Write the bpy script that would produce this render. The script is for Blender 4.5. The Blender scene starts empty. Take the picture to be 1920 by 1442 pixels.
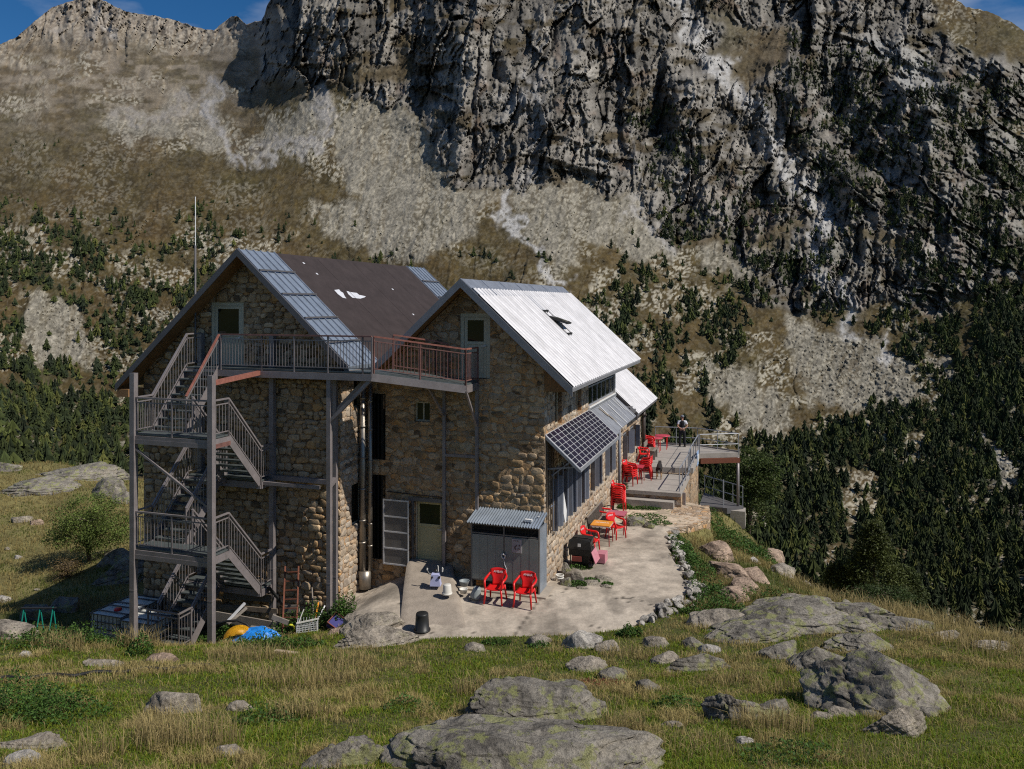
import bpy, math, random
import numpy as np
from mathutils import Matrix, Vector
SC = bpy.context.scene
COL = SC.collection
# ------------------------------------------------------------------ camera, sky, sun
FPX, CU, CV = 1493.0, 960.0, 570.0          # focal length, vertical centre line and horizon row in the 1920 px frame
cam = bpy.data.cameras.new("camera"); camo = bpy.data.objects.new("camera", cam); COL.objects.link(camo)
cam.sensor_width = 36.0; cam.lens = FPX/1920*36.0
cam.shift_y = (CV-721.0)/1920.0
cam.clip_start = 0.1; cam.clip_end = 8000
camo.location = (0, 0, 0); camo.rotation_euler = (math.radians(90), 0, 0)
SC.camera = camo
SUN_AZ, SUN_EL = math.radians(-24), math.radians(47)
SD = Vector((math.cos(SUN_AZ)*math.cos(SUN_EL), math.sin(SUN_AZ)*math.cos(SUN_EL), math.sin(SUN_EL)))
W = bpy.data.worlds.new("World"); SC.world = W; W.use_nodes = True
wn, wl = W.node_tree.nodes, W.node_tree.links
bg = wn['Background']
sky = wn.new('ShaderNodeTexSky'); sky.sky_type = 'NISHITA'; sky.sun_disc = False
sky.sun_elevation = SUN_EL; sky.sun_rotation = math.pi/2 - SUN_AZ
sky.altitude = 2200; sky.air_density = 1.0; sky.dust_density = 0.25; sky.ozone_density = 4.0
wtc = wn.new('ShaderNodeTexCoord'); wmp = wn.new('ShaderNodeMapping'); wmp.inputs['Scale'].default_value = (1.2, 1.2, 3.5)
wmp.inputs['Location'].default_value = (0.35, 0.1, 0.2)
wl.new(wtc.outputs['Generated'], wmp.inputs['Vector'])
wno = wn.new('ShaderNodeTexNoise'); wno.inputs['Scale'].default_value = 2.6; wno.inputs['Detail'].default_value = 8
wl.new(wmp.outputs[0], wno.inputs['Vector'])
wra = wn.new('ShaderNodeValToRGB'); wra.color_ramp.elements[0].position = 0.52; wra.color_ramp.elements[1].position = 0.84
wl.new(wno.outputs['Fac'], wra.inputs[0])
whs = wn.new('ShaderNodeHueSaturation'); whs.inputs['Saturation'].default_value = 1.28; whs.inputs['Value'].default_value = 1.0
wl.new(sky.outputs[0], whs.inputs['Color'])
wmx = wn.new('ShaderNodeMixRGB'); wmx.inputs[2].default_value = (9.0, 9.5, 10.5, 1)
wl.new(wra.outputs[0], wmx.inputs[0]); wl.new(whs.outputs[0], wmx.inputs[1]); wl.new(wmx.outputs[0], bg.inputs['Color'])
bg.inputs['Strength'].default_value = 0.078
sl = bpy.data.lights.new("sun", 'SUN'); sl.energy = 4.6; sl.angle = math.radians(0.5); sl.color = (1.0, 0.94, 0.84)
slo = bpy.data.objects.new("sun", sl); COL.objects.link(slo); slo.rotation_euler = SD.to_track_quat('Z', 'Y').to_euler()
slo.location = (60, -30, 70)
SC.view_settings.view_transform = 'Standard'; SC.view_settings.look = 'None'
SC.view_settings.exposure = 0.0; SC.view_settings.gamma = 1.0
SC.render.engine = 'CYCLES'
SC.cycles.max_bounces = 5; SC.cycles.diffuse_bounces = 3; SC.cycles.glossy_bounces = 3; SC.cycles.transmission_bounces = 4
SC.cycles.transparent_max_bounces = 6; SC.cycles.caustics_reflective = False; SC.cycles.caustics_refractive = False
SC.cycles.use_adaptive_sampling = True; SC.cycles.adaptive_threshold = 0.01
SC.cycles.use_denoising = False
try: SC.cycles.denoiser = 'OPENIMAGEDENOISE'; SC.cycles.denoising_input_passes = 'RGB_ALBEDO_NORMAL'
except Exception: pass
SC.cycles.pixel_filter_type = 'BLACKMAN_HARRIS'; SC.cycles.filter_width = 1.15

# ------------------------------------------------------------------ frames
HO = (0.966, 23.85, -8.5); TH = math.radians(-18.2)
CB, SB = math.cos(TH), math.sin(TH)          # house axes: s along the gables (to the right), t along the ridges (away)
def H(s, t, z): return (HO[0]+CB*s-SB*t, HO[1]+SB*s+CB*t, z)
def toH(X, Y):
    dx, dy = X-HO[0], Y-HO[1]
    return (CB*dx+SB*dy, -SB*dx+CB*dy)
def px(u, v, Y): return ((u-CU)/FPX*Y, Y, (CV-v)/FPX*Y)
def gz(u, v, z):
    Y = -z*FPX/(v-CV); return ((u-CU)/FPX*Y, Y, z)
MH = Matrix.Translation(Vector((HO[0], HO[1], 0))) @ Matrix.Rotation(TH, 4, 'Z')

# ------------------------------------------------------------------ object helpers
WM = {}
def wm(o): return WM.get(o.name, Matrix.Identity(4))
def tag(o, label=None, cat=None, group=None, kind=None):
    if label: o['label'] = label
    if cat: o['category'] = cat
    if group: o['group'] = group
    if kind: o['kind'] = kind
    return o
def thing(name, loc, rz=0.0, label=None, cat=None, group=None):
    o = bpy.data.objects.new(name, None); COL.objects.link(o); o.location = loc; o.rotation_euler = (0, 0, rz)
    o.empty_display_size = 0.3
    WM[o.name] = Matrix.Translation(Vector(loc)) @ Matrix.Rotation(rz, 4, 'Z')
    return tag(o, label, cat, group)
def copy_tree(o, parent=None):
    c = o.copy(); COL.objects.link(c); c.parent = parent
    for ch in o.children: copy_tree(ch, c)
    return c
class MB:
    def __init__(s): s.v = []; s.f = []; s.m = []; s.mi = 0; s.sm = []; s.smooth = False
    def add(s, vs, fs):
        n = len(s.v); s.v += [tuple(p) for p in vs]
        for f in fs: s.f.append([i+n for i in f]); s.m.append(s.mi); s.sm.append(s.smooth)
        return s
    def poly(s, *ps): return s.add(ps, [list(range(len(ps)))])
    def box(s, a, b):
        x0, y0, z0 = a; x1, y1, z1 = b
        if x0 > x1: x0, x1 = x1, x0
        if y0 > y1: y0, y1 = y1, y0
        if z0 > z1: z0, z1 = z1, z0
        return s.add([(x0,y0,z0),(x1,y0,z0),(x1,y1,z0),(x0,y1,z0),(x0,y0,z1),(x1,y0,z1),(x1,y1,z1),(x0,y1,z1)],
              [(0,3,2,1),(4,5,6,7),(0,1,5,4),(1,2,6,5),(2,3,7,6),(3,0,4,7)])
    def bar(s, p, q, w, h=None, up=(0,0,1)):
        h = h or w; p = Vector(p); q = Vector(q); d = (q-p).normalized(); u = Vector(up)
        if abs(d.dot(u)) > 0.98: u = Vector((0, 1, 0))
        x = d.cross(u).normalized(); y = x.cross(d).normalized()
        vs = [e + x*(a*w/2) + y*(b*h/2) for e in (p, q) for a, b in ((-1,-1),(1,-1),(1,1),(-1,1))]
        return s.add(vs, [(0,1,2,3),(7,6,5,4),(0,4,5,1),(1,5,6,2),(2,6,7,3),(3,7,4,0)])
    def tube(s, pts, r, n=10, caps=True):
        pts = [Vector(p) for p in pts]; rr = r if isinstance(r, (list, tuple)) else [r]*len(pts)
        vs = []; fs = []; k = len(pts); prev = None
        for i, p in enumerate(pts):
            d = (pts[min(i+1, k-1)]-pts[max(i-1, 0)]).normalized()
            if prev is None:
                u = Vector((0,0,1)) if abs(d.z) < 0.9 else Vector((0,1,0)); x = d.cross(u).normalized()
            else: x = (prev-d*prev.dot(d)).normalized()
            prev = x; y = d.cross(x)
            for j in range(n):
                a = 2*math.pi*j/n; vs.append(p+x*(rr[i]*math.cos(a))+y*(rr[i]*math.sin(a)))
        for i in range(k-1):
            for j in range(n): fs.append((i*n+j, i*n+(j+1)%n, (i+1)*n+(j+1)%n, (i+1)*n+j))
        if caps: fs.append(tuple(range(n))[::-1]); fs.append(tuple((k-1)*n+j for j in range(n)))
        sm = s.smooth; s.smooth = n > 7; s.add(vs, fs); s.smooth = sm; return s
    def lathe(s, c, prof, n=20, sx=1.0, sy=1.0):
        c = Vector(c); vs = [(c.x+r*sx*math.cos(2*math.pi*j/n), c.y+r*sy*math.sin(2*math.pi*j/n), c.z+z) for r, z in prof for j in range(n)]
        fs = [(i*n+j, i*n+(j+1)%n, (i+1)*n+(j+1)%n, (i+1)*n+j) for i in range(len(prof)-1) for j in range(n)]
        fs.append(tuple(range(n))[::-1]); fs.append(tuple((len(prof)-1)*n+j for j in range(n)))
        sm = s.smooth; s.smooth = True; s.add(vs, fs); s.smooth = sm; return s
    def prism(s, ps, off):
        o = Vector(off); n = len(ps); a = [Vector(p) for p in ps]
        return s.add(a+[p+o for p in a], [tuple(range(n))[::-1], tuple(range(n, 2*n))]+[(i, (i+1)%n, n+(i+1)%n, n+i) for i in range(n)])
    def build(s, name, mats, parent=None, frame='H', auto=True):
        me = bpy.data.meshes.new(name); vs = [Vector(p) for p in s.v]
        if frame == 'H': vs = [MH @ p for p in vs]
        if frame != 'L' and parent is not None:
            inv = wm(parent).inverted(); vs = [inv @ p for p in vs]
        piv = None
        me.from_pydata([tuple(p) for p in vs], [], s.f)
        if not isinstance(mats, (list, tuple)): mats = [mats]
        for m in mats: me.materials.append(m)
        me.polygons.foreach_set('material_index', s.m); me.polygons.foreach_set('use_smooth', s.sm)
        me.update(); o = bpy.data.objects.new(name, me); COL.objects.link(o)
        if parent is not None:
            o.parent = parent; WM[o.name] = wm(parent)
        return o
def fast_mesh(name, verts, tris, mats, col=None, smooth=False, mi=None):
    me = bpy.data.meshes.new(name); k = tris.shape[1]
    me.vertices.add(len(verts)); me.vertices.foreach_set('co', np.ascontiguousarray(verts, dtype=np.float32).ravel())
    me.loops.add(tris.size); me.loops.foreach_set('vertex_index', np.ascontiguousarray(tris, dtype=np.int32).ravel())
    me.polygons.add(len(tris)); me.polygons.foreach_set('loop_start', np.arange(0, tris.size, k, dtype=np.int32))
    me.polygons.foreach_set('loop_total', np.full(len(tris), k, dtype=np.int32))
    me.polygons.foreach_set('use_smooth', np.full(len(tris), smooth, dtype=bool))
    if mi is not None: me.polygons.foreach_set('material_index', mi.astype(np.int32))
    if col is not None:
        c4 = np.ones((len(verts), 4), np.float32); c4[:, :col.shape[1]] = col
        a = me.color_attributes.new('col', 'FLOAT_COLOR', 'POINT'); a.data.foreach_set('color', c4.ravel())
    for m in (mats if isinstance(mats, (list, tuple)) else [mats]): me.materials.append(m)
    me.update(calc_edges=True); me.validate()
    return me
def link(name, me, parent=None):
    o = bpy.data.objects.new(name, me); COL.objects.link(o)
    if parent is not None: o.parent = parent; WM[o.name] = wm(parent)
    return o

# ------------------------------------------------------------------ noise in numpy
def _h(ix, iy, seed):
    h = (ix.astype(np.int64)*374761393 + iy.astype(np.int64)*668265263 + seed*1274126177) & 0xffffffff
    h = ((h ^ (h >> 13)) * 1274126177) & 0xffffffff
    return ((h ^ (h >> 16)) & 0xffff)/65535.0
def vn(x, y, seed=0):
    x0 = np.floor(x); y0 = np.floor(y); fx = x-x0; fy = y-y0
    fx = fx*fx*fx*(fx*(fx*6-15)+10); fy = fy*fy*fy*(fy*(fy*6-15)+10)
    a = _h(x0, y0, seed); b = _h(x0+1, y0, seed); c = _h(x0, y0+1, seed); d = _h(x0+1, y0+1, seed)
    return (a*(1-fx)+b*fx)*(1-fy)+(c*(1-fx)+d*fx)*fy
def fbm(x, y, o=4, seed=0, g=0.5):
    r = np.zeros_like(x, dtype=float); a = 1.0; t = 0
    for i in range(o):
        r += a*vn(x, y, seed+i*17); t += a; a *= g; x = x*2.03+11.3; y = y*2.01-7.7
    return r/t
def ridged(x, y, o=4, seed=0, g=0.5):
    r = np.zeros_like(x, dtype=float); a = 1.0; t = 0
    for i in range(o):
        r += a*(1-np.abs(2*vn(x, y, seed+i*17)-1)); t += a; a *= g; x = x*2.07+5.1; y = y*2.03-3.3
    return r/t
def cells(x, y, seed=0):
    x0 = np.floor(x); y0 = np.floor(y); b1 = np.full(x.shape, 9.0); b2 = np.full(x.shape, 9.0); idv = np.zeros(x.shape)
    for dx in (-1, 0, 1):
        for dy in (-1, 0, 1):
            cx = x0+dx; cy = y0+dy; d = np.hypot(cx+_h(cx, cy, seed)-x, cy+_h(cx, cy, seed+5)-y); hh = _h(cx, cy, seed+9)
            n = d < b1; b2 = np.where(n, b1, np.minimum(b2, d)); idv = np.where(n, hh, idv); b1 = np.where(n, d, b1)
    return b1, b2, idv
def sst(a, b, x):
    t = np.clip((x-a)/(b-a), 0, 1); return t*t*(3-2*t)
def inpoly(x, y, poly):
    r = np.zeros(np.shape(x), bool); n = len(poly)
    for i in range(n):
        x1, y1 = poly[i]; x2, y2 = poly[(i+1) % n]
        if y1 == y2: continue
        r ^= ((y1 > y) != (y2 > y)) & (x < (x2-x1)*(y-y1)/(y2-y1)+x1)
    return r
def blur(a, n):
    k = np.array([1, 2, 1])/4.0
    for _ in range(n):
        p = np.pad(a, ((1, 1), (0, 0)), 'edge'); a = k[0]*p[:-2]+k[1]*p[1:-1]+k[2]*p[2:]
        p = np.pad(a, ((0, 0), (1, 1)), 'edge'); a = k[0]*p[:, :-2]+k[1]*p[:, 1:-1]+k[2]*p[:, 2:]
    return a
def rbf(P, val, Q):
    P = np.asarray(P, float); n = len(P); A = np.zeros((n+3, n+3))
    A[:n, :n] = np.hypot(P[:, None, 0]-P[None, :, 0], P[:, None, 1]-P[None, :, 1]); A[:n, n] = 1; A[:n, n+1:n+3] = P
    A[n, :n] = 1; A[n+1:n+3, :n] = P.T
    w = np.linalg.lstsq(A, np.r_[np.asarray(val, float), 0, 0, 0], rcond=None)[0]; r = np.zeros(len(Q))
    for i in range(n): r += w[i]*np.hypot(Q[:, 0]-P[i, 0], Q[:, 1]-P[i, 1])
    return r+w[n]+Q@w[n+1:n+3]
def bil(g, x, y):      # bilinear lookup g[y, x]
    x = np.clip(x, 0, g.shape[1]-1.001); y = np.clip(y, 0, g.shape[0]-1.001); i = x.astype(int); j = y.astype(int); fx = x-i; fy = y-j
    return (g[j, i]*(1-fx)+g[j, i+1]*fx)*(1-fy)+(g[j+1, i]*(1-fx)+g[j+1, i+1]*fx)*fy

# ------------------------------------------------------------------ materials
MAT = {}
def nodes(name):
    m = bpy.data.materials.new(name); m.use_nodes = True; MAT[name] = m
    return m, m.node_tree.nodes, m.node_tree.links, m.node_tree.nodes['Principled BSDF']
def ramp(n, l, fac, stops):
    r = n.new('ShaderNodeValToRGB'); e = r.color_ramp.elements
    while len(e) < len(stops): e.new(0.5)
    for i, (p, c) in enumerate(stops): e[i].position = p; e[i].color = (*c, 1) if len(c) == 3 else c
    l.new(fac, r.inputs[0]); return r.outputs[0]
def noise(n, l, co, scale, detail=4, rough=0.55, vec=None, dist=0.0):
    t = n.new('ShaderNodeTexNoise'); t.inputs['Scale'].default_value = scale; t.inputs['Detail'].default_value = detail
    t.inputs['Roughness'].default_value = rough; t.inputs['Distortion'].default_value = dist
    if vec:
        mp = n.new('ShaderNodeMapping'); mp.inputs['Scale'].default_value = vec; l.new(co, mp.inputs['Vector']); co = mp.outputs[0]
    l.new(co, t.inputs['Vector']); return t.outputs['Fac']
def mix(n, l, fac, a, b, mode='MIX'):
    m = n.new('ShaderNodeMixRGB'); m.blend_type = mode
    for i, x in ((0, fac), (1, a), (2, b)):
        if isinstance(x, (int, float)): m.inputs[i].default_value = x
        elif isinstance(x, tuple): m.inputs[i].default_value = (*x, 1)
        else: l.new(x, m.inputs[i])
    return m.outputs[0]
def bump(n, l, b, h, dist, strength=1.0, prev=None):
    bu = n.new('ShaderNodeBump'); bu.inputs['Distance'].default_value = dist; bu.inputs['Strength'].default_value = strength
    l.new(h, bu.inputs['Height'])
    if prev: l.new(prev, bu.inputs['Normal'])
    l.new(bu.outputs[0], b.inputs['Normal']); return bu.outputs[0]
def plain(name, c, rough=0.6, metal=0.0, var=0.15, sc=6.0, bmp=0.0, spec=0.4):
    m, n, l, b = nodes(name); co = n.new('ShaderNodeTexCoord').outputs['Object']
    f = noise(n, l, co, sc, 5); f2 = noise(n, l, co, sc*7, 3)
    lo = tuple(x*(1-var) for x in c); hi = tuple(min(1, x*(1+var)) for x in c)
    cc = ramp(n, l, f, [(0.3, lo), (0.7, hi)]); cc = mix(n, l, 0.35, cc, ramp(n, l, f2, [(0.3, lo), (0.7, hi)]))
    l.new(cc, b.inputs['Base Color']); b.inputs['Roughness'].default_value = rough; b.inputs['Metallic'].default_value = metal
    b.inputs['Specular IOR Level'].default_value = spec
    if bmp: bump(n, l, b, f2, bmp, 0.6)
    return m
def stone_wall(name, tint=(1, 1, 1), sc=(2.6, 2.6, 4.2), disp=0.06, pale=0.0):
    m, n, l, b = nodes(name); co = n.new('ShaderNodeTexCoord').outputs['Object']
    nz = n.new('ShaderNodeTexNoise'); nz.inputs['Scale'].default_value = 2.2; nz.inputs['Detail'].default_value = 3; l.new(co, nz.inputs['Vector'])
    ad = n.new('ShaderNodeVectorMath'); ad.operation = 'MULTIPLY_ADD'; ad.inputs[1].default_value = (0.34, 0.34, 0.34)
    l.new(nz.outputs['Color'], ad.inputs[0]); l.new(co, ad.inputs[2])
    mp = n.new('ShaderNodeMapping'); mp.inputs['Scale'].default_value = sc; l.new(ad.outputs[0], mp.inputs['Vector'])
    ve = n.new('ShaderNodeTexVoronoi'); ve.feature = 'DISTANCE_TO_EDGE'; ve.inputs['Scale'].default_value = 1.0; l.new(mp.outputs[0], ve.inputs['Vector'])
    vc = n.new('ShaderNodeTexVoronoi'); vc.feature = 'F1'; vc.inputs['Scale'].default_value = 1.0; l.new(mp.outputs[0], vc.inputs['Vector'])
    sp = n.new('ShaderNodeSeparateColor'); l.new(vc.outputs['Color'], sp.inputs[0])
    T = lambda c: tuple(x*t for x, t in zip(c, tint))
    c1 = ramp(n, l, sp.outputs[0], [(0.0, T((0.10,0.085,0.07))), (0.12, T((0.30,0.22,0.15))), (0.35, T((0.43,0.33,0.23))), (0.52, T((0.27,0.22,0.17))), (0.68, T((0.46,0.29,0.15))), (0.82, T((0.52,0.43,0.32))), (1.0, T((0.36,0.33,0.30)))])
    f = noise(n, l, co, 9, 6, 0.65); c1 = mix(n, l, 0.75, c1, ramp(n, l, f, [(0.3, (0.55,0.52,0.5)), (0.7, (1.15,1.1,1.05))]), 'MULTIPLY')
    mo = ramp(n, l, noise(n, l, co, 3, 5), [(0.3, T((0.26,0.20,0.14))), (0.7, T((0.40,0.32,0.24)))])
    ed = ramp(n, l, ve.outputs['Distance'], [(0.03, (0,0,0)), (0.10, (1,1,1))])
    big = ramp(n, l, noise(n, l, co, 0.35, 3), [(0.35, (0.72,0.70,0.68)), (0.7, (1.1,1.08,1.05))])
    cc = mix(n, l, ed, mo, c1); cc = mix(n, l, 1.0, cc, big, 'MULTIPLY')
    l.new(cc, b.inputs['Base Color']); b.inputs['Roughness'].default_value = 0.93; b.inputs['Specular IOR Level'].default_value = 0.2
    eh = ramp(n, l, ve.outputs['Distance'], [(0.0, (0,0,0)), (0.12, (0.75,0.75,0.75)), (0.5, (1,1,1))])
    vh = mix(n, l, 1.0, eh, ramp(n, l, sp.outputs[1], [(0, (0.45,)*3), (1, (1,)*3)]), 'MULTIPLY')
    p = bump(n, l, b, vh, disp, 1.0); bump(n, l, b, f, disp*0.7, 0.9, p)
    return m
M_wall = stone_wall('rubble_stone', tint=(1.5, 1.36, 1.14), sc=(3.0, 3.0, 5.0))
M_wall2 = stone_wall('rubble_stone_rough', tint=(1.4, 1.27, 1.08), disp=0.16, sc=(2.7, 2.7, 4.6))
M_wallside = stone_wall('rubble_stone_pale', tint=(1.2, 1.17, 1.15), sc=(4.2, 4.2, 5.6), disp=0.04)
def island_stone(name, stops, disp=0.02):
    m, n, l, b = nodes(name); co = n.new('ShaderNodeTexCoord').outputs['Object']; ge = n.new('ShaderNodeNewGeometry')
    c = ramp(n, l, ge.outputs['Random Per Island'], stops); f = noise(n, l, co, 7, 7, 0.7); f2 = noise(n, l, co, 26, 4, 0.7)
    c = mix(n, l, 0.8, c, ramp(n, l, f, [(0.3, (0.5, 0.5, 0.5)), (0.7, (1.25, 1.2, 1.15))]), 'MULTIPLY'); c = mix(n, l, 0.4, c, ramp(n, l, f2, [(0.3, (0.6,)*3), (0.7, (1.3,)*3)]), 'MULTIPLY')
    l.new(c, b.inputs['Base Color']); b.inputs['Roughness'].default_value = 0.92; b.inputs['Specular IOR Level'].default_value = 0.2
    p = bump(n, l, b, f, disp*1.6, 0.9); bump(n, l, b, f2, disp*0.5, 0.8, p); return m
_st = [(0.0,(.13,.10,.07)),(0.10,(.36,.26,.155)),(0.30,(.44,.335,.22)),(0.45,(.30,.24,.18)),(0.58,(.50,.32,.155)),(0.70,(.38,.30,.215)),(0.84,(.54,.43,.30)),(1.0,(.32,.27,.22))]
M_stoneA = island_stone('laid_stone_shade_warmed', [(p, (c[0]*1.24, c[1]*1.17, c[2]*1.06)) for p, c in _st])  # copy for the shaded gables, warm fill light put into the tint
M_stoneB = island_stone('laid_stone_sun_greyed', [(p, tuple((.35*sum(c)/3+.65*x)*1.2 for x in c)) for p, c in _st])  # same stones for the sunlit walls, greyed to offset the sun's yellow
M_steel = plain('galvanised_steel', (0.27, 0.24, 0.24), 0.5, 0.4, 0.25, 3.0)
M_steelred = plain('red_primed_steel', (0.30, 0.12, 0.09), 0.6, 0.2, 0.35, 9.0)
M_steeldull = plain('part_red_primed_steel', (0.20, 0.10, 0.085), 0.6, 0.2, 0.45, 5.0)
M_grate = plain('grating_steel', (0.13, 0.15, 0.15), 0.5, 0.5, 0.25, 5.0)
M_zinc = plain('zinc_sheet', (0.36, 0.42, 0.50), 0.38, 0.65, 0.22, 2.0)
def sheet(name, c, dirt, rough=0.45, metal=0.1, streak=(0.35, 9.0, 0.35)):
    m, n, l, b = nodes(name); co = n.new('ShaderNodeTexCoord').outputs['Object']
    f = noise(n, l, co, 1.0, 6, 0.7, vec=streak); g = noise(n, l, co, 1.7, 6, 0.7)
    k = ramp(n, l, f, [(0.42, (1,)*3), (0.70, (0,)*3)]); k2 = ramp(n, l, g, [(0.35, (0.82,)*3), (0.65, (1.05,)*3)])
    cc = mix(n, l, k, dirt, c); cc = mix(n, l, 1.0, cc, k2, 'MULTIPLY'); l.new(cc, b.inputs['Base Color']); b.inputs['Roughness'].default_value = rough; b.inputs['Metallic'].default_value = metal
    bump(n, l, b, g, 0.02, 0.5); return m
M_white = sheet('white_corrugated_sheet', (0.62, 0.61, 0.63), (0.44, 0.43, 0.44))
M_ridge = plain('ridge_zinc', (0.33, 0.36, 0.42), 0.4, 0.6, 0.25, 4.0)
M_greyroof = plain('grey_sheet', (0.30, 0.31, 0.34), 0.5, 0.4, 0.25, 2.5)
M_fascia = plain('fascia_grey', (0.12, 0.115, 0.12), 0.6, 0.2, 0.15, 3)
M_silverfascia = plain('fascia_silver', (0.22, 0.22, 0.235), 0.5, 0.3, 0.15, 3)
M_eavewood = plain('eave_wood', (0.26, 0.14, 0.06), 0.75, 0, 0.3, 4, 0.004)
M_felt = plain('brown_roof_felt', (0.040, 0.031, 0.031), 0.85, 0, 0.25, 2.2, 0.01, 0.2)
M_patch = plain('pale_patch', (0.55, 0.56, 0.6), 0.6)
M_frame = plain('cream_frame', (0.50, 0.45, 0.33), 0.55, 0, 0.08)
M_creamdoor = plain('yellow_cream_panel', (0.50, 0.44, 0.24), 0.6, 0, 0.08)
M_concrete = plain('concrete', (0.36, 0.31, 0.255), 0.95, 0, 0.2, 1.2, 0.012, 0.2)
M_deck = plain('deck_concrete', (0.33, 0.30, 0.27), 0.9, 0, 0.18, 1.5, 0.008, 0.2)
M_sheetgrey = plain('dull_sheet_metal', (0.17, 0.16, 0.15), 0.6, 0.3, 0.25, 3.0)
M_shed = plain('shed_sheet_metal', (0.235, 0.25, 0.235), 0.55, 0.25, 0.12, 2.0)
M_steelpipe = plain('stainless_pipe', (0.30, 0.27, 0.235), 0.42, 0.8, 0.15, 2.0)
M_red = plain('red_plastic', (0.62, 0.012, 0.012), 0.38, 0, 0.08, 3, 0, 0.5)
M_redtable = plain('red_table_top', (0.50, 0.05, 0.08), 0.35, 0, 0.08, 3, 0, 0.5)
M_pinktable = plain('faded_pink_table_top', (0.46, 0.12, 0.17), 0.4, 0, 0.1, 3)
M_orange = plain('orange_table_top', (0.72, 0.28, 0.03), 0.35, 0, 0.12, 3)
M_darkred = plain('dark_red_metal', (0.28, 0.02, 0.02), 0.45, 0.1, 0.1)
M_whitep = plain('white_paint', (0.72, 0.72, 0.72), 0.5, 0, 0.05)
M_offwhite = plain('off_white_plastic', (0.62, 0.60, 0.55), 0.5, 0, 0.06)
M_black = plain('black_plastic', (0.018, 0.018, 0.018), 0.45, 0, 0.2)
M_dark = plain('dark_void', (0.012, 0.012, 0.012), 0.8, 0, 0.3)
M_blackrub = plain('black_rubber', (0.012, 0.012, 0.013), 0.65, 0, 0.3)
M_lavender = plain('lavender_plastic', (0.42, 0.44, 0.66), 0.45, 0, 0.05)
M_greyplast = plain('grey_plastic', (0.24, 0.27, 0.28), 0.5, 0, 0.1)
M_wood = plain('old_wood', (0.16, 0.125, 0.09), 0.85, 0, 0.35, 5, 0.006)
M_woodgrey = plain('weathered_wood', (0.22, 0.19, 0.16), 0.85, 0, 0.3, 5, 0.006)
M_yellow = plain('yellow_plastic', (0.75, 0.40, 0.02), 0.4)
M_blue = plain('blue_tarp', (0.015, 0.20, 0.62), 0.45, 0, 0.15)
M_navy = plain('navy_plastic', (0.03, 0.03, 0.17), 0.45)
M_maroon = plain('maroon_plastic', (0.17, 0.04, 0.03), 0.5)
M_rust = plain('rusty_iron', (0.17, 0.06, 0.035), 0.8, 0.2, 0.35, 12)
M_green = plain('green_painted_tube', (0.01, 0.22, 0.17), 0.45)
M_tank = plain('tank_plastic', (0.60, 0.60, 0.55), 0.4, 0, 0.08)
M_cage = plain('tank_cage', (0.10, 0.11, 0.13), 0.45, 0.6)
M_skin = plain('skin', (0.40, 0.22, 0.15), 0.6, 0, 0.06)
M_clothblack = plain('black_cloth', (0.014, 0.014, 0.018), 0.9, 0, 0.2)
M_clothwhite = plain('white_cloth', (0.62, 0.63, 0.68), 0.9, 0, 0.05)
M_capgrey = plain('grey_cap', (0.16, 0.17, 0.20), 0.9)
M_furblack = plain('black_fur', (0.018, 0.015, 0.013), 0.9, 0, 0.4, 20)
M_furtan = plain('tan_fur', (0.30, 0.20, 0.11), 0.9, 0, 0.3, 20)
M_silver = plain('silver_label', (0.62, 0.62, 0.64), 0.4, 0.3)
M_bluegrey = plain('blue_grey_board', (0.17, 0.19, 0.24), 0.6)
M_brownpipe = plain('brown_pipe', (0.055, 0.042, 0.035), 0.5)
M_pinkplast = plain('pink_crate', (0.50, 0.20, 0.24), 0.5)
def glass(name, c=(0.012, 0.016, 0.012), rough=0.06):
    m, n, l, b = nodes(name); b.inputs['Base Color'].default_value = (*c, 1); b.inputs['Roughness'].default_value = rough
    b.inputs['Specular IOR Level'].default_value = 0.6
    co = n.new('ShaderNodeTexCoord').outputs['Object']; bump(n, l, b, noise(n, l, co, 1.5, 2), 0.01, 0.15)
    return m
M_glass = glass('dark_glass')
def solar(name):
    m, n, l, b = nodes(name); co = n.new('ShaderNodeTexCoord').outputs['Object']
    c = ramp(n, l, noise(n, l, co, 1.1, 3), [(0.3, (0.010, 0.010, 0.018)), (0.7, (0.022, 0.014, 0.030))])
    l.new(c, b.inputs['Base Color']); b.inputs['Roughness'].default_value = 0.25; return m
M_solar = solar('solar_cell')
def attr_mat(name, rough=0.9, nscale=1.0, namp=0.35, bd=0.0, trans=0.0, spec=0.2, bscale=None):
    m, n, l, b = nodes(name); a = n.new('ShaderNodeVertexColor'); a.layer_name = 'col'; c = a.outputs[0]
    if namp:
        co = n.new('ShaderNodeTexCoord').outputs['Object']; f = noise(n, l, co, nscale, 6, 0.65)
        c = mix(n, l, 1.0, c, ramp(n, l, f, [(0.25, (1-namp,)*3), (0.75, (1+namp,)*3)]), 'MULTIPLY')
        if bd: bump(n, l, b, f if bscale is None else noise(n, l, co, bscale, 5, 0.7), bd, 0.9)
    l.new(c, b.inputs['Base Color']); b.inputs['Roughness'].default_value = rough; b.inputs['Specular IOR Level'].default_value = spec
    if trans:
        t = n.new('ShaderNodeBsdfTranslucent'); l.new(c, t.inputs['Color']); ms = n.new('ShaderNodeMixShader'); ms.inputs[0].default_value = trans
        l.new(b.outputs[0], ms.inputs[1]); l.new(t.outputs[0], ms.inputs[2]); l.new(ms.outputs[0], n['Material Output'].inputs[0])
    return m
M_mount = attr_mat('mountain_surface', 0.95, 0.35, 0.30, 1.2, bscale=0.6)
M_ground = attr_mat('meadow_soil', 0.95, 6.0, 0.35, 0.05)
M_blade = attr_mat('grass_blade', 0.7, 1, 0, 0, 0.42)
M_leaf = attr_mat('leaf', 0.6, 1, 0, 0, 0.25)
M_needle = attr_mat('pine_needles', 0.85, 0.8, 0.3, 0, 0.0)
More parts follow.
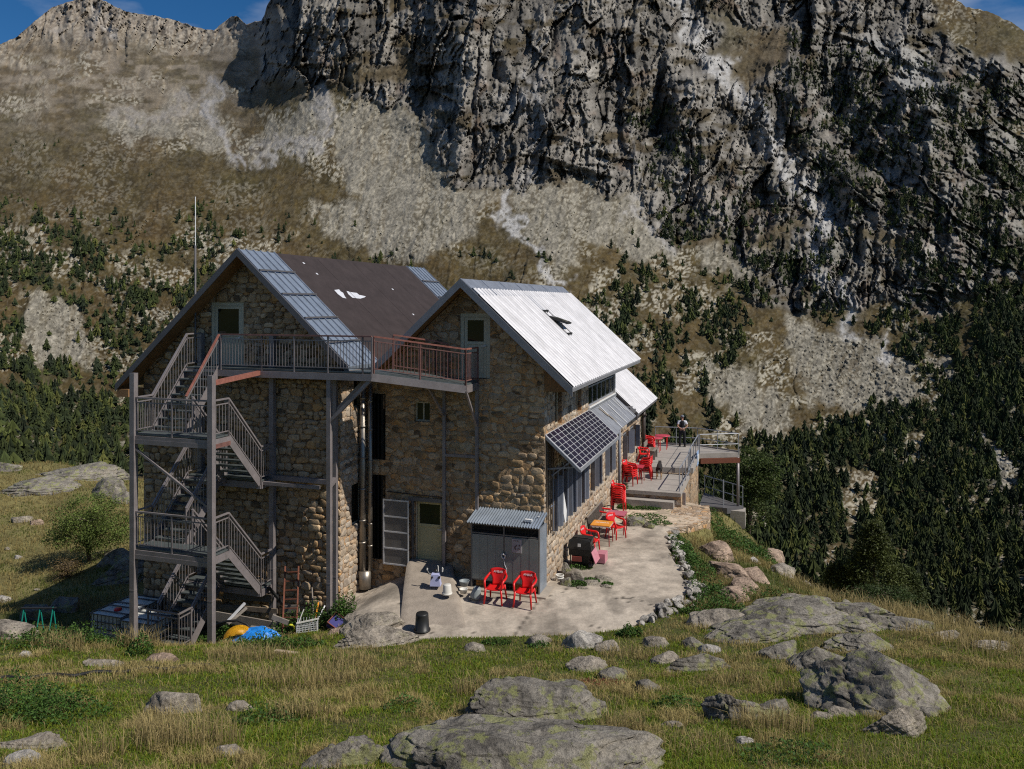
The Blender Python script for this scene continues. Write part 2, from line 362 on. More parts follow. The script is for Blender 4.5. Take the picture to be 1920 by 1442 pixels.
M_bark = plain('bark', (0.10, 0.075, 0.055), 0.95, 0, 0.3, 8, 0.01)
def rock(name, base=(0.25, 0.228, 0.195), dark=(0.11, 0.10, 0.088), lichen=0.7, ckm=0.18):
    m, n, l, b = nodes(name); co = n.new('ShaderNodeTexCoord').outputs['Object']
    f = noise(n, l, co, 1.6, 7, 0.65, dist=0.6); f2 = noise(n, l, co, 14, 6, 0.7); f3 = noise(n, l, co, 3.2, 7, 0.7)
    c = ramp(n, l, f, [(0.32, dark), (0.5, base), (0.72, tuple(x*1.35 for x in base))])
    c = mix(n, l, 0.9, c, ramp(n, l, f2, [(0.32, (0.42,)*3), (0.52, (1.0,)*3), (0.70, (1.35,)*3)]), 'MULTIPLY')
    f4 = noise(n, l, co, 0.9, 8, 0.72, vec=(1.0, 1.0, 3.0), dist=1.2); c = mix(n, l, 0.85, c, ramp(n, l, f4, [(0.36, (0.45, 0.44, 0.43)), (0.5, (1.0,)*3), (0.68, (1.25, 1.2, 1.1))]), 'MULTIPLY')
    lm = ramp(n, l, f3, [(0.575-0.06*lichen, (0,0,0)), (0.60-0.04*lichen, (1,1,1))]); lm = mix(n, l, lichen, (0,0,0), lm)
    c = mix(n, l, lm, c, (0.26, 0.27, 0.10))
    w = n.new('ShaderNodeTexVoronoi'); w.feature = 'DISTANCE_TO_EDGE'; w.inputs['Scale'].default_value = 1.1
    nz = n.new('ShaderNodeTexNoise'); nz.inputs['Scale'].default_value = 1.5; nz.inputs['Detail'].default_value = 5; l.new(co, nz.inputs['Vector'])
    ad = n.new('ShaderNodeVectorMath'); ad.operation = 'MULTIPLY_ADD'; ad.inputs[1].default_value = (1.1, 1.1, 0.6); l.new(nz.outputs['Color'], ad.inputs[0]); l.new(co, ad.inputs[2])
    mp = n.new('ShaderNodeMapping'); mp.inputs['Scale'].default_value = (0.55, 1.0, 2.0); mp.inputs['Rotation'].default_value = (0.2, 0.35, 0.5); l.new(ad.outputs[0], mp.inputs['Vector']); l.new(mp.outputs[0], w.inputs['Vector'])
    ck = ramp(n, l, w.outputs['Distance'], [(0.0, (0,0,0)), (0.02, (1,1,1))])
    c = mix(n, l, ckm, c, mix(n, l, ck, (0.35,0.33,0.30), (1,1,1)), 'MULTIPLY')
    l.new(c, b.inputs['Base Color']); b.inputs['Roughness'].default_value = 0.92; b.inputs['Specular IOR Level'].default_value = 0.25
    p = bump(n, l, b, ck, 0.03, 0.4); p = bump(n, l, b, f3, 0.13, 0.9, p); p = bump(n, l, b, f4, 0.10, 0.8, p); bump(n, l, b, f2, 0.035, 0.95, p); return m
M_rock = rock('lichened_granite')
M_rockpale = rock('pale_granite', (0.36, 0.315, 0.26), (0.20, 0.175, 0.145), 0.15)
M_rockpink = rock('pink_granite', (0.42, 0.31, 0.235), (0.22, 0.16, 0.12), 0.08, 0.6)
M_rockwhite = rock('white_granite', (0.46, 0.43, 0.39), (0.24, 0.22, 0.20), 0.0)
# ================================================================== SETTING: the mountain
def pl(pts): return [tuple(map(float, p)) for p in pts]
SKY = pl([(-900,420),(-500,260),(-200,150),(0,83),(33,68),(67,38),(97,15),(130,2),(160,-6),(190,0),(217,12),(243,23),(300,32),(333,40),(367,50),(400,57),
 (413,47),(433,32),(443,30),(462,45),(490,38),(496,26),(501,10),(512,-6),(560,-70),(700,-160),(900,-210),(1200,-250),(1500,-200),(1650,-90),(1750,-22),(1790,-2),(1813,13),(1847,20),
 (1877,33),(1897,42),(1920,57),(2000,90),(2300,260),(2800,420)])
uu = np.concatenate([np.linspace(-800, -60, 60), np.arange(-56, 1976, 2.0), np.linspace(1982, 2700, 60)])
NC = len(uu); NR = 640
vsky = np.interp(uu, [p[0] for p in SKY], [p[1] for p in SKY]); vsky = vsky + 5*(fbm(uu/9, uu*0, 4, 3)-0.5)
VB = 1330.0
rr = np.linspace(0, 1, NR); U = np.repeat(uu[None, :], NR, 0); V = VB + (vsky[None, :]-VB)*rr[:, None]
CP = pl([(-800,1330,60),(0,1330,62),(960,1330,60),(1600,1330,62),(2700,1330,66),
 (-800,1000,140),(0,1000,118),(500,1000,120),(960,1000,130),(1300,1100,190),(1600,1200,215),(1900,1200,240),(1500,1000,310),(1300,900,330),(1900,1000,340),(2700,1100,280),
 (-800,700,330),(100,850,310),(300,850,320),(100,720,350),(100,600,385),(600,800,330),(960,800,340),(1300,800,370),(1600,800,410),(1900,700,430),(2700,800,450),
 (200,450,440),(0,430,440),(-700,450,600),(500,480,440),(800,480,440),(1000,520,420),(1200,600,420),(1400,600,450),(1700,600,470),
 (300,350,540),(0,300,620),(400,250,720),(700,370,520),(900,400,490),(1100,400,500),(1300,450,520),(1600,430,540),(1900,500,480),
 (450,180,850),(200,200,900),(0,180,1000),(650,200,660),(760,180,690),(900,320,560),(950,150,680),(1100,300,580),(1300,200,660),(1500,200,690),(1700,250,650),(1900,300,600),(2700,500,700),
 (100,60,1350),(160,0,1450),(250,60,1300),(350,55,1350),(440,45,1450),(475,70,1080),(450,110,980),
 (500,130,800),(520,40,830),(540,-60,900),(700,60,750),(900,0,790),(1200,-100,920),(1100,50,760),(1300,0,820),(1500,0,830),(1700,60,780),(1800,20,840),(1900,60,800),(2300,300,820),(1500,-200,1000),(900,-200,980)])
GU, GV = np.meshgrid(np.linspace(-800, 2700, 141), np.linspace(-260, 1330, 96))
G0 = rbf([(p[0]/300, p[1]/300) for p in CP], [math.log(p[2]) for p in CP], np.c_[GU.ravel()/300, GV.ravel()/300]).reshape(GU.shape)
G0 = blur(G0, 3)
L = bil(G0, (U+800)/25.0, (V+260)/(1590/95.0))
wx = U/100.0; wy = V/100.0
# region masks (outlines traced from the slopes, edges broken up with noise)
jx = U+42*(fbm(U/34, V/34, 5, 71, .6)-0.5)*2; jy = V+42*(fbm(U/34, V/34, 5, 91, .6)-0.5)*2
def reg(poly): return inpoly(jx, jy, poly)
SCREE = [[(190,232),(300,190),(400,158),(425,200),(440,290),(395,295),(330,245),(250,250)],[(470,275),(540,220),(605,165),(612,225),(560,260),(480,292)],
 [(600,200),(690,195),(765,215),(820,315),(860,345),(945,352),(900,405),(840,470),(760,485),(700,430),(650,330)],
 [(965,352),(1045,338),(1170,362),(1235,460),(1190,490),(1100,440),(1060,510),(985,440)],
 [(1487,587),(1613,633),(1697,683),(1723,733),(1697,753),(1513,767),(1490,700),(1470,640)],[(1340,683),(1393,673),(1453,720),(1487,833),(1447,833),(1330,760),(1310,700)],
 [(1715,645),(1807,717),(1800,735),(1753,705)],[(1310,470),(1350,463),(1423,510),(1360,530)],[(40,590),(80,560),(150,570),(180,610),(180,680),(140,690),(60,680)],
 [(600,380),(700,370),(760,420),(780,480),(640,470)],[(1150,370),(1200,380),(1260,470),(1240,500)]]
GRASS = [[(-800,300),(0,215),(220,200),(300,225),(200,260),(420,300),(560,300),(620,340),(600,420),(520,450),(300,430),(100,420),(-800,500)],
 [(560,430),(700,445),(850,480),(930,400),(955,345),(985,355),(960,450),(1010,500),(990,560),(560,560)],[(1397,425),(1513,415),(1520,445),(1480,470),(1420,465)],
 [(1580,400),(1640,408),(1725,480),(1690,480),(1600,430)],[(1730,613),(1800,540),(1833,545),(1835,580),(1800,700),(1770,650),(1735,640)],[(1340,40),(1500,50),(1480,110),(1400,160),(1350,120)],
 [(1780,0),(1920,60),(1920,120),(1850,90),(1780,50)],[(440,170),(560,130),(600,160),(520,200),(480,190)],[(640,120),(800,110),(760,150),(650,160)],[(1300,450),(1350,430),(1400,560),(1330,560)],[(1560,600),(1640,620),(1720,690),(1690,690),(1600,640)]]
CLIFF = [[(470,-60),(500,-200),(1700,-200),(1760,20),(1700,120),(1560,240),(1480,300),(1440,360),(1240,480),(1160,370),(1040,340),(960,352),(860,345),(820,310),(765,215),(690,195),(610,165),(500,190),(470,150)],
 [(1240,330),(1500,310),(1640,400),(1720,520),(1620,580),(1480,590),(1400,560),(1280,440)]]
SLAB = [(1560,60),(1920,100),(1920,560),(1760,600),(1500,480),(1420,300)]
def anyr(ps):
    r = np.zeros(U.shape, bool)
    for p in ps: r |= reg(p)
    return blur(r.astype(float), 5)
mS = anyr(SCREE); mG = anyr(GRASS)*(1-mS); mC = anyr(CLIFF)*(1-mG*0.85)*(1-mS); mSl = anyr([SLAB])*(1-mG)*(1-mS)*(1-0.3*mC)
mPeak = sst(120, 40, V)*sst(520, 480, U)
# buttresses: crest lines with a steep left flank and a broad right flank
RID = [(pl([(893,-40),(893,33),(888,70),(889,190),(880,230)]),150,230,0.115,0.9),(pl([(886,190),(866,230),(855,320)]),60,120,0.05,0.9),
 (pl([(1112,-80),(1107,0),(1105,60),(1085,130),(1060,165),(1052,240)]),105,190,0.11,0.9),(pl([(1222,-60),(1218,80),(1214,205)]),52,170,0.06,0.9),
 (pl([(1535,-80),(1530,33),(1495,70)]),75,150,0.06,0.9),(pl([(1475,120),(1430,190),(1422,240)]),60,140,0.045,0.9),(pl([(1697,170),(1694,235),(1700,310)]),42,120,0.045,0.9),
 (pl([(1790,175),(1812,200),(1830,240)]),40,90,0.035,0.9),(pl([(505,-60),(497,30),(500,90)]),30,120,0.025,0.9),(pl([(757,40),(750,70)]),45,110,0.03,0.9),
 (pl([(1290,150),(1283,230),(1278,330)]),50,110,0.035,0.9),(pl([(1700,360),(1712,430),(1720,500)]),70,120,0.05,0.9),(pl([(1745,240),(1742,330),(1760,420)]),40,90,0.03,0.9),
 (pl([(1010,190),(1040,240),(1045,300)]),40,100,0.025,0.9),(pl([(640,-60),(655,60),(640,140)]),70,130,0.04,0.9),(pl([(820,-60),(815,40),(800,110)]),60,110,0.035,0.9),
 (pl([(1340,-40),(1350,20),(1345,60)]),50,120,0.04,0.9),(pl([(1590,330),(1600,380),(1610,440)]),40,90,0.03,0.9),(pl([(1880,120),(1890,170),(1900,210)]),40,90,0.03,0.9)]
for a_ in ([(1560,60),(1633,80),(1763,140),(1800,190)],[(1565,100),(1600,150),(1622,195)],[(1640,120),(1700,160),(1760,215)],[(1733,215),(1760,245),(1785,275)],[(1600,200),(1640,240),(1660,290)],
  [(1480,180),(1500,230),(1520,300)],[(1810,200),(1850,260),(1880,330)],[(1720,290),(1780,340),(1830,420)],[(1560,300),(1600,340),(1640,380)],[(1400,300),(1440,350),(1480,380)],
  [(1280,330),(1300,360),(1350,410)],[(1300,240),(1330,290),(1370,330)],[(1240,90),(1250,160),(1262,220)],[(1150,60),(1160,130),(1180,200)],[(1330,110),(1350,170),(1390,230)],
  [(700,70),(690,110),(670,170)],[(600,20),(610,70),(590,120)],[(560,60),(545,100),(540,140)],[(960,60),(950,120),(965,180)],[(985,200),(1000,250),(1030,290)],
  [(900,230),(930,270),(980,300)],[(1060,255),(1120,275),(1170,300)],[(1010,290),(1080,310),(1160,335)],[(1540,430),(1600,500),(1660,560)],[(1480,450),(1520,520),(1560,560)],[(1620,450),(1680,500),(1740,540)]):
    w_ = 26+(a_[0][0]*7+a_[0][1]) % 22; RID.append((pl(a_), w_, w_*2.4, .016+.012*((a_[0][0]*3) % 7)/7, 0))
wob = 24*(fbm(U/40, V/30, 4, 7)-0.5)
for pts, wl_, wr_, amp, _ in RID:
    vs_ = [p[1] for p in pts]; uc = np.interp(V, vs_, [p[0] for p in pts]) + wob
    du = U-uc; pr = np.where(du < 0, 1+du/wl_, 1-du/wr_); pr = np.clip(pr, 0, 1)
    big = amp > .045; fade = sst(vs_[0]-(50 if big else 25), vs_[0], V)*(1-sst(vs_[-1]-(110 if big else 20), vs_[-1]+(130 if big else 40), V))
    L = L - (1.15 if amp > .045 else 1.6)*amp*fade*pr
# relief
def facet(x, y, seed):               # broken rock: every block is a tilted plane of its own
    x0 = np.floor(x); y0 = np.floor(y); b1 = np.full(x.shape, 9.0); r = np.zeros(x.shape)
    for dx in (-1, 0, 1):
        for dy in (-1, 0, 1):
            cx = x0+dx; cy = y0+dy; ox = x-cx-_h(cx, cy, seed); oy = y-cy-_h(cx, cy, seed+5); d = ox*ox+oy*oy
            val = (_h(cx, cy, seed+9)-0.5)*0.9+ox*(_h(cx, cy, seed+13)*2-1)*1.0+oy*(_h(cx, cy, seed+17)*2-1)*0.8
            n = d < b1; r = np.where(n, val, r); b1 = np.where(n, d, b1)
    return r
wxx = wx+0.16*(fbm(wx*1.7, wy*1.7, 4, 501)-0.5)*2; wyy = wy+0.16*(fbm(wx*1.7, wy*1.7, 4, 511)-0.5)*2
wxf = wxx+0.018*(fbm(wx*14, wy*14, 3, 521)-0.5)*2; wyf = wyy+0.018*(fbm(wx*14, wy*14, 3, 531)-0.5)*2
rid1 = ridged(wxx*0.95+0.62*wyy, wyy*0.72-0.15*wxx, 4, 21, 0.5); rid2 = ridged(wxf*3.2+0.9*wyf, wyf*1.9-0.6*wxf, 4, 33, 0.55)
fa1 = facet(wxx*1.9+0.5*wyy, wyy*0.85-0.2*wxx, 601); fa2 = facet(wxf*5.6+1.6*wyf, wyf*1.7-0.4*wxf, 611); fa3 = facet(wxf*16+4*wyf, wyf*6-2*wxf, 621); fa4 = facet(wxf*38, wyf*24+4*wxf, 625)
dg = wxx*0.78+wyy*0.62; dn = -wxx*0.62+wyy*0.78                        # slabs dipping down to the right
rid3 = ridged(dn*3.0, dg*0.9, 4, 41, 0.55); fs1 = facet(dn*3.4, dg*1.2, 631); fs2 = facet((-wxf*0.62+wyf*0.78)*10, (wxf*0.78+wyf*0.62)*4.5, 641)
fine = fbm(U/7.0, V/5.0, 4, 55, 0.62)-0.5
wu = U+7*(fbm(U/22, V/22, 3, 541)-0.5)*2; wv = V+7*(fbm(U/22, V/22, 3, 551)-0.5)*2
c1, c2, cid = cells(wu/5.6, wv/3.6, 13); stones = np.clip(1-c1*1.5, 0, 1)*(cid > 0.45)*(0.5+cid)
d1, d2, did = cells(wu/3.0, wv/2.4, 23); small = np.clip(1-d1*1.4, 0, 1)*(did > 0.3)
saw = lambda x: (x-np.floor(x)); mk1 = sst(.40, .66, fbm(wx*.9, wy*.9, 3, 701))*1.4+.15; mk2 = sst(.42, .66, fbm(wx*2.1+4, wy*2.1, 3, 711))*1.4+.1
jt1 = saw(wxf*3.1+wyf*0.55+1.2*vn(wx*1.1, wy*1.6, 651)); jt2 = saw(wxf*9.5+wyf*1.1+1.5*vn(wx*2.3, wy*3.0, 661)); st1 = saw(dn*3.3+1.1*vn(wx*1.3, wy*1.3, 671)); st2 = saw(dn*10+.9*dg+1.6*vn(wx*2.7, wy*2.7, 681)); bd = saw(wyf*2.6-wxf*.35+1.3*vn(wx*1.5, wy*1.5, 691))
L -= mC*(0.036*(rid1-0.5)+0.030*fa1+0.011*mk1*(.5-jt1)+0.006*mk1*(bd-.5)) + mSl*(1-mC)*(0.026*(rid1-0.5)+0.024*fs1+0.012*mk1*(st1-.5))
L -= (mC+mSl*(1-mC))*0.010*fa2
kk = 0.00055*(VB-V)                                                  # no face steeper than about sixty degrees, no overhangs
dlt = np.maximum.accumulate(L-kk, axis=0)+kk-L; L = L+0.80*blur(dlt, 4)
L -= mC*(0.009*fa2+0.0062*fa3+0.0020*fa4+0.0040*mk2*(.5-jt2)) + mSl*(1-mC)*(0.005*fa2+0.008*fs2+0.004*fa3+0.0015*fa4+0.0050*mk2*(st2-.5)) + (1-mC)*(1-mSl)*(0.016*(rid1-0.5)+0.0035*fa2)
rocky = np.clip(mC+mSl, 0, 1); oth = 1-rocky
L -= rocky*0.006*fine + mPeak*(0.03*(rid2-0.5)+0.02*fa2+0.01*fa3)
broken = sst(0.42, 0.62, fbm(U/60, V/40, 4, 101))                    # boulder fields against turf
stonem = np.clip(mS*1.0 + oth*(1-mS)*(broken*(0.85-0.62*mG) + 0.10), 0, 1)
stonem = np.maximum(stonem, mPeak*0.8)
L -= oth*stonem*(0.0024*stones+0.0016*small) + oth*0.0034*fine + rocky*0.002*small
DD = np.exp(L)
MX = (U-CU)/FPX*DD; MY = DD; MZ = (CV-V)/FPX*DD
# surface colours: rock, scree, turf, needle litter
def C(r, g, b): return np.array([r, g, b])[None, None, :]
n1 = fbm(U/90, V/70, 5, 201)[..., None]; n2 = fbm(U/14, V/10, 4, 211)[..., None]; n3 = fbm(U/4, V/4, 3, 221)[..., None]
rockc = C(.150,.138,.122)*(1-n1)*1.1 + C(.265,.245,.215)*n1*1.1
rockc = rockc*(0.45+1.1*n2)*(0.8+0.4*n3)*(1+0.75*np.clip(fa2, -.6, .6)[..., None]+0.5*np.clip(fa1, -.6, .6)[..., None])
turf = C(.118,.074,.028)*(1-n1) + C(.080,.068,.024)*n1; turf = turf*(0.40+0.95*n2)*(0.62+0.76*n3)
stc = (C(.40,.365,.285)*(0.55+0.75*cid[..., None]))
screec = C(.245,.225,.185)*(0.45+1.1*n2)*(0.5+1.0*did[..., None])
e = lambda a: a[..., None]
colr = turf*(1-e(rocky)) + rockc*e(rocky)
sm = e(np.clip(oth*stonem*sst(0.15, 0.45, stones+0.35*small), 0, 1)); colr = colr*(1-sm)+stc*sm
sm = e(oth*mS*(0.50+0.45*sst(0.38, 0.56, fbm((U+V*.25)/13, (V-U*.25)/90, 5, 571, .6)))); colr = colr*(1-sm)+(0.75*screec+0.25*stc)*sm
ledge = e(rocky*sst(0.54, 0.66, fbm(U/40+3, V/14, 5, 231))*0.85*(1-sst(0.6, 0.9, rid2))); colr = colr*(1-ledge)+turf*0.8*ledge
sm = e(sst(0.60, 0.85, rid3)*mSl*0.65); colr = colr*(1-sm)+C(.40,.385,.34)*sm
reda = e(rocky*sst(0.66, 0.8, fbm(U/30, V/50, 4, 241))*0.5); colr = colr*(1-reda)+C(.27,.20,.155)*reda
pk = e(mPeak+0*V); colr = colr*(1-0.6*pk)+C(.36,.31,.265)*(0.7+0.6*n2)*0.6*pk
upl = e(sst(330, 120, V)*sst(520, 430, U)*(1-mPeak)*(0.2+0.5*sst(0.4,0.6,fbm(U/30,V/9,5,561)))); colr = colr*(1-upl)+C(.33,.28,.22)*(0.6+0.8*n2)*upl
def streak(pts, w, c, k=0.85, dens=0.4):
    global colr
    best = np.full(U.shape, 1e9)
    for (x1, y1), (x2, y2) in zip(pts[:-1], pts[1:]):
        t = np.clip(((jx-x1)*(x2-x1)+(jy-y1)*(y2-y1))/((x2-x1)**2+(y2-y1)**2), 0, 1)
        best = np.minimum(best, np.hypot(jx-x1-t*(x2-x1), jy-y1-t*(y2-y1)))
    m = np.exp(-(best/w)**2)*k*sst(dens-0.15, dens+0.15, n2[..., 0]+0.2*n3[..., 0]); colr = colr*(1-m[..., None])+np.array(c)*m[..., None]
PALE = (0.56, 0.55, 0.54)
streak([(1280,20),(1312,72),(1360,130),(1402,170),(1420,228),(1452,270),(1470,320),(1520,365),(1550,410)], 12, PALE)
streak([(952,360),(955,400),(980,450),(1010,485),(1050,540)], 9, PALE)
streak([(398,160),(405,200),(412,240),(432,272),(462,292)], 7, (0.45,0.43,0.42), 0.85, .3)
streak([(620,240),(560,290),(490,305)], 6, (0.42,0.40,0.38), 0.8, .3); streak([(420,150),(330,200),(230,225)], 7, (0.36,0.33,0.30), 0.7, .3)
streak([(600,170),(612,210),(590,250),(500,292)], 9, (0.42,0.40,0.39), 0.7)
streak([(950,200),(1000,150),(1010,220),(990,330)], 16, (0.42,0.41,0.40), 0.7)
streak([(1180,380),(1220,420),(1260,480)], 10, (0.45,0.43,0.41), 0.8)
streak([(1290,340),(1330,380),(1360,410)], 22, (0.42,0.38,0.33), 0.8)
streak([(1510,360),(1560,400),(1530,440),(1540,500),(1590,580),(1600,620)], 14, PALE, 0.8)
streak([(1660,640),(1670,680)], 9, PALE, 0.8); streak([(1640,90),(1700,130),(1740,150)], 22, (0.42,0.42,0.41), 0.7)
streak([(1800,740),(1840,830),(1900,930),(1960,1000)], 13, (0.33,0.31,0.29), 0.7); streak([(190,20),(205,50),(225,65)], 7, (0.5,0.47,0.44), 0.8)
streak([(1790,770),(1860,850),(1920,900)], 8, PALE, 0.6); streak([(215,18),(150,62),(100,66)], 8, (0.4,0.36,0.32), 0.6)
# forest cover
def soft(poly, b=10): return blur(inpoly(U+40*(fbm(U/50, V/50, 3, 301)-0.5)*2, V+40*(fbm(U/50, V/50, 3, 311)-0.5)*2, poly).astype(float), b)
cover = np.zeros(U.shape)
for poly, d in (([(1310,1330),(1320,900),(1450,840),(1560,775),(1700,755),(1850,700),(2000,560),(2700,500),(2700,1330)], 1.0),
                ([(1820,560),(1930,500),(2700,500),(2700,800),(1800,760)], 0.9),
                ([(1480,60),(1600,90),(1920,140),(2700,300),(2700,560),(1920,560),(1750,560),(1660,470),(1480,300),(1420,200)], 0.42),
                ([(1780,280),(1960,260),(1960,560),(1850,520),(1790,400)], 0.55),
                ([(1180,200),(1300,230),(1290,340),(1190,320)], 0.5), ([(1140,560),(1200,380),(1420,420),(1480,540),(1400,600),(1350,780),(1200,760)], 0.42),
                ([(1380,430),(1500,470),(1500,600),(1380,560)], 0.5),
                ([(1290,740),(1330,740),(1480,860),(1480,960),(1250,900)], 0.5), ([(1000,430),(1050,440),(1050,490),(1010,490)], 0.6),
                ([(1600,600),(1700,560),(1860,540),(1860,700),(1760,760)], 0.45),
                ([(-800,360),(0,360),(100,400),(230,420),(300,520),(420,560),(440,900),(-800,1000)], 0.50),
                ([(-800,700),(0,730),(240,760),(300,800),(300,900),(-800,950)], 0.95), ([(60,360),(240,400),(230,440),(60,420)], 0.45),
                ([(350,370),(420,375),(430,420),(360,430)], 0.6), ([(360,430),(420,440),(420,560),(380,560),(300,480)], 0.45), ([(600,465),(770,480),(760,500),(600,490)], 0.7),
                ([(880,488),(955,490),(950,515),(880,512)], 0.8), ([(250,380),(600,400),(600,500),(250,470)], 0.10), ([(60,250),(600,300),(700,470),(60,400)], 0.012),
                ([(380,550),(1200,560),(1250,1000),(350,1000)], 0.6), ([(0,250),(110,260),(110,330),(0,340)], 0.06), ([(1240,330),(1640,400),(1600,600),(1380,600)], 0.16)):
    cover = np.maximum(cover, soft(poly)*d)
GAPS = [[(1560,870),(1650,905),(1645,985),(1575,965)],[(1478,868),(1520,915),(1490,930)],[(1775,912),(1850,938),(1830,960)],[(1835,805),(1870,830),(1940,940),(1900,930)],[(1608,785),(1662,815),(1630,830)],[(1555,1010),(1590,1050),(1560,1060)],[(1700,800),(1740,830),(1720,860)],[(1880,1010),(1910,1060),(1885,1070)],[(1400,940),(1450,960),(1420,990)]]
gap_m = np.zeros(U.shape)
for g_ in GAPS: gap_m = np.maximum(gap_m, blur(inpoly(jx, jy, g_).astype(float), 3))
cover = cover*(1-.93*gap_m); sm = e(gap_m*.8*sst(.3,.6,stones+.4*small+.2)); colr = colr*(1-sm)+stc*sm
clump = sst(0.44, 0.60, fbm(U/38, V/26, 5, 321, 0.6)); cov = cover*np.where(cover > 0.8, 0.55+0.70*clump, 0.10+1.1*clump)
cov *= np.where(mS > 0.5, 0.10, 1.0)*np.where(V < 480, np.where((mG > 0.5), 0.5, 1), 1)
litter = e(sst(0.15, 0.8, cov)*0.55); colr = colr*(1-litter)+C(.045,.050,.022)*litter
lum = colr.mean(-1, keepdims=True); colr = np.clip((lum+(colr-lum)*0.95)*(0.80-0.04*e(rocky)), 0.008, 0.7)
# far side of the ridges, so that the mountain is a body
B1 = np.stack([MX[-1]*1.10, MY[-1]*1.12, MZ[-1]-30], -1); B2 = np.stack([MX[-1]*1.3, MY[-1]*1.35, MZ[-1]*0.2-150], -1)
B0 = np.stack([MX[0]*1.6, MY[0]*0-12, MZ[0]*0-58], -1)
P = np.concatenate([B0[None], np.stack([MX, MY, MZ], -1), B1[None], B2[None]], 0); CC_ = np.concatenate([colr[:1], colr, colr[-1:], colr[-1:]], 0)
idx = np.arange((NR+3)*NC).reshape(NR+3, NC)
q = np.stack([idx[:-1, :-1], idx[:-1, 1:], idx[1:, 1:], idx[1:, :-1]], -1).reshape(-1, 4)
me = fast_mesh('mountain', P.reshape(-1, 3), q, M_mount, CC_.reshape(-1, 3), True)
tag(link('mountain', me), 'rocky mountainside with cliffs, scree and turf rising behind the refuge', 'mountain', kind='structure')

# ------------------------------------------------------------------ pines on the slopes
rng = np.random.default_rng(5)
def pine_arrays(tiers, n, seed, rw=0.19, gap=0.0, bushy=0.0):
    r = np.random.default_rng(seed); vs = []; ts = []; cs = []
    lean = r.normal(0, 0.02, 2)
    for k in range(tiers):
        a = k/tiers; z0 = 0.06+0.90*a; z1 = min(1.02, z0+1.9/tiers+0.03); R = rw*(1-a)**(0.75-0.3*bushy)*(r.uniform(0.6, 1.3))+0.012
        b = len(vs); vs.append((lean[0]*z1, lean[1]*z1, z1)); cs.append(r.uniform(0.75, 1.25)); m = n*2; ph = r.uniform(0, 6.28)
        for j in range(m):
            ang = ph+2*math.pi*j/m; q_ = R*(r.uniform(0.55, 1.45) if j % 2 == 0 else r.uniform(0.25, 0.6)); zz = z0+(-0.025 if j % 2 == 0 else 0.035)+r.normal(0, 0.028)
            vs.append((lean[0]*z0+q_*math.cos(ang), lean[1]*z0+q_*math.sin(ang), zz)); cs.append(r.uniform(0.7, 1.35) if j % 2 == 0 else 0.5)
        for j in range(m): ts.append((b, b+1+j, b+1+(j+1) % m))
    b = len(vs)                                                      # stem
    for z_, q_ in ((-0.12, 0.016), (0.55, 0.008)):
        for j in range(3): vs.append((q_*math.cos(j*2.1), q_*math.sin(j*2.1), z_)); cs.append(-1)
    for j in range(3): ts += [(b+j, b+(j+1) % 3, b+3+j), (b+(j+1) % 3, b+3+(j+1) % 3, b+3+j)]
    return np.array(vs, float), np.array(ts), np.array(cs)
FAR = [pine_arrays(6, 6, 100+i, rw=0.17+0.03*(i % 3), bushy=0.5*(i % 2)) for i in range(8)]
vis = np.zeros(U.shape, bool); vis[:, (uu > -150) & (uu < 2070)] = True
dv = np.abs(np.gradient(V, axis=0)); duu = np.gradient(uu)[None, :]
lam = cov*dv*duu*DD**2/FPX**2/7.0*3.0*np.where(vis, 1, 0.25)
lam[V > 1250] = 0; lam[:3] = 0
pick = np.argwhere(rng.random(U.shape) < np.clip(lam, 0, 0.9))
tp = P[pick[:, 0]+1, pick[:, 1]]; tu = U[pick[:, 0], pick[:, 1]]; tv = V[pick[:, 0], pick[:, 1]]
hgt = 0.70*np.clip(rng.normal(8.0, 2.2, len(tp)), 3.0, 14)*np.interp(tv, [0, 300, 450, 650, 900], [0.62, 0.68, 0.78, 0.95, 1.05])
hgt *= np.where((tu > 1480) & (tv > 760), 0.92, 1.0)*np.where((tv < 380) & (tu < 700), 0.7, 1)
squat = rng.random(len(tp)) < 0.45; hgt = np.where(squat, hgt*rng.uniform(0.35, 0.6, len(tp)), hgt)
hpx = hgt*FPX/tp[:, 1]
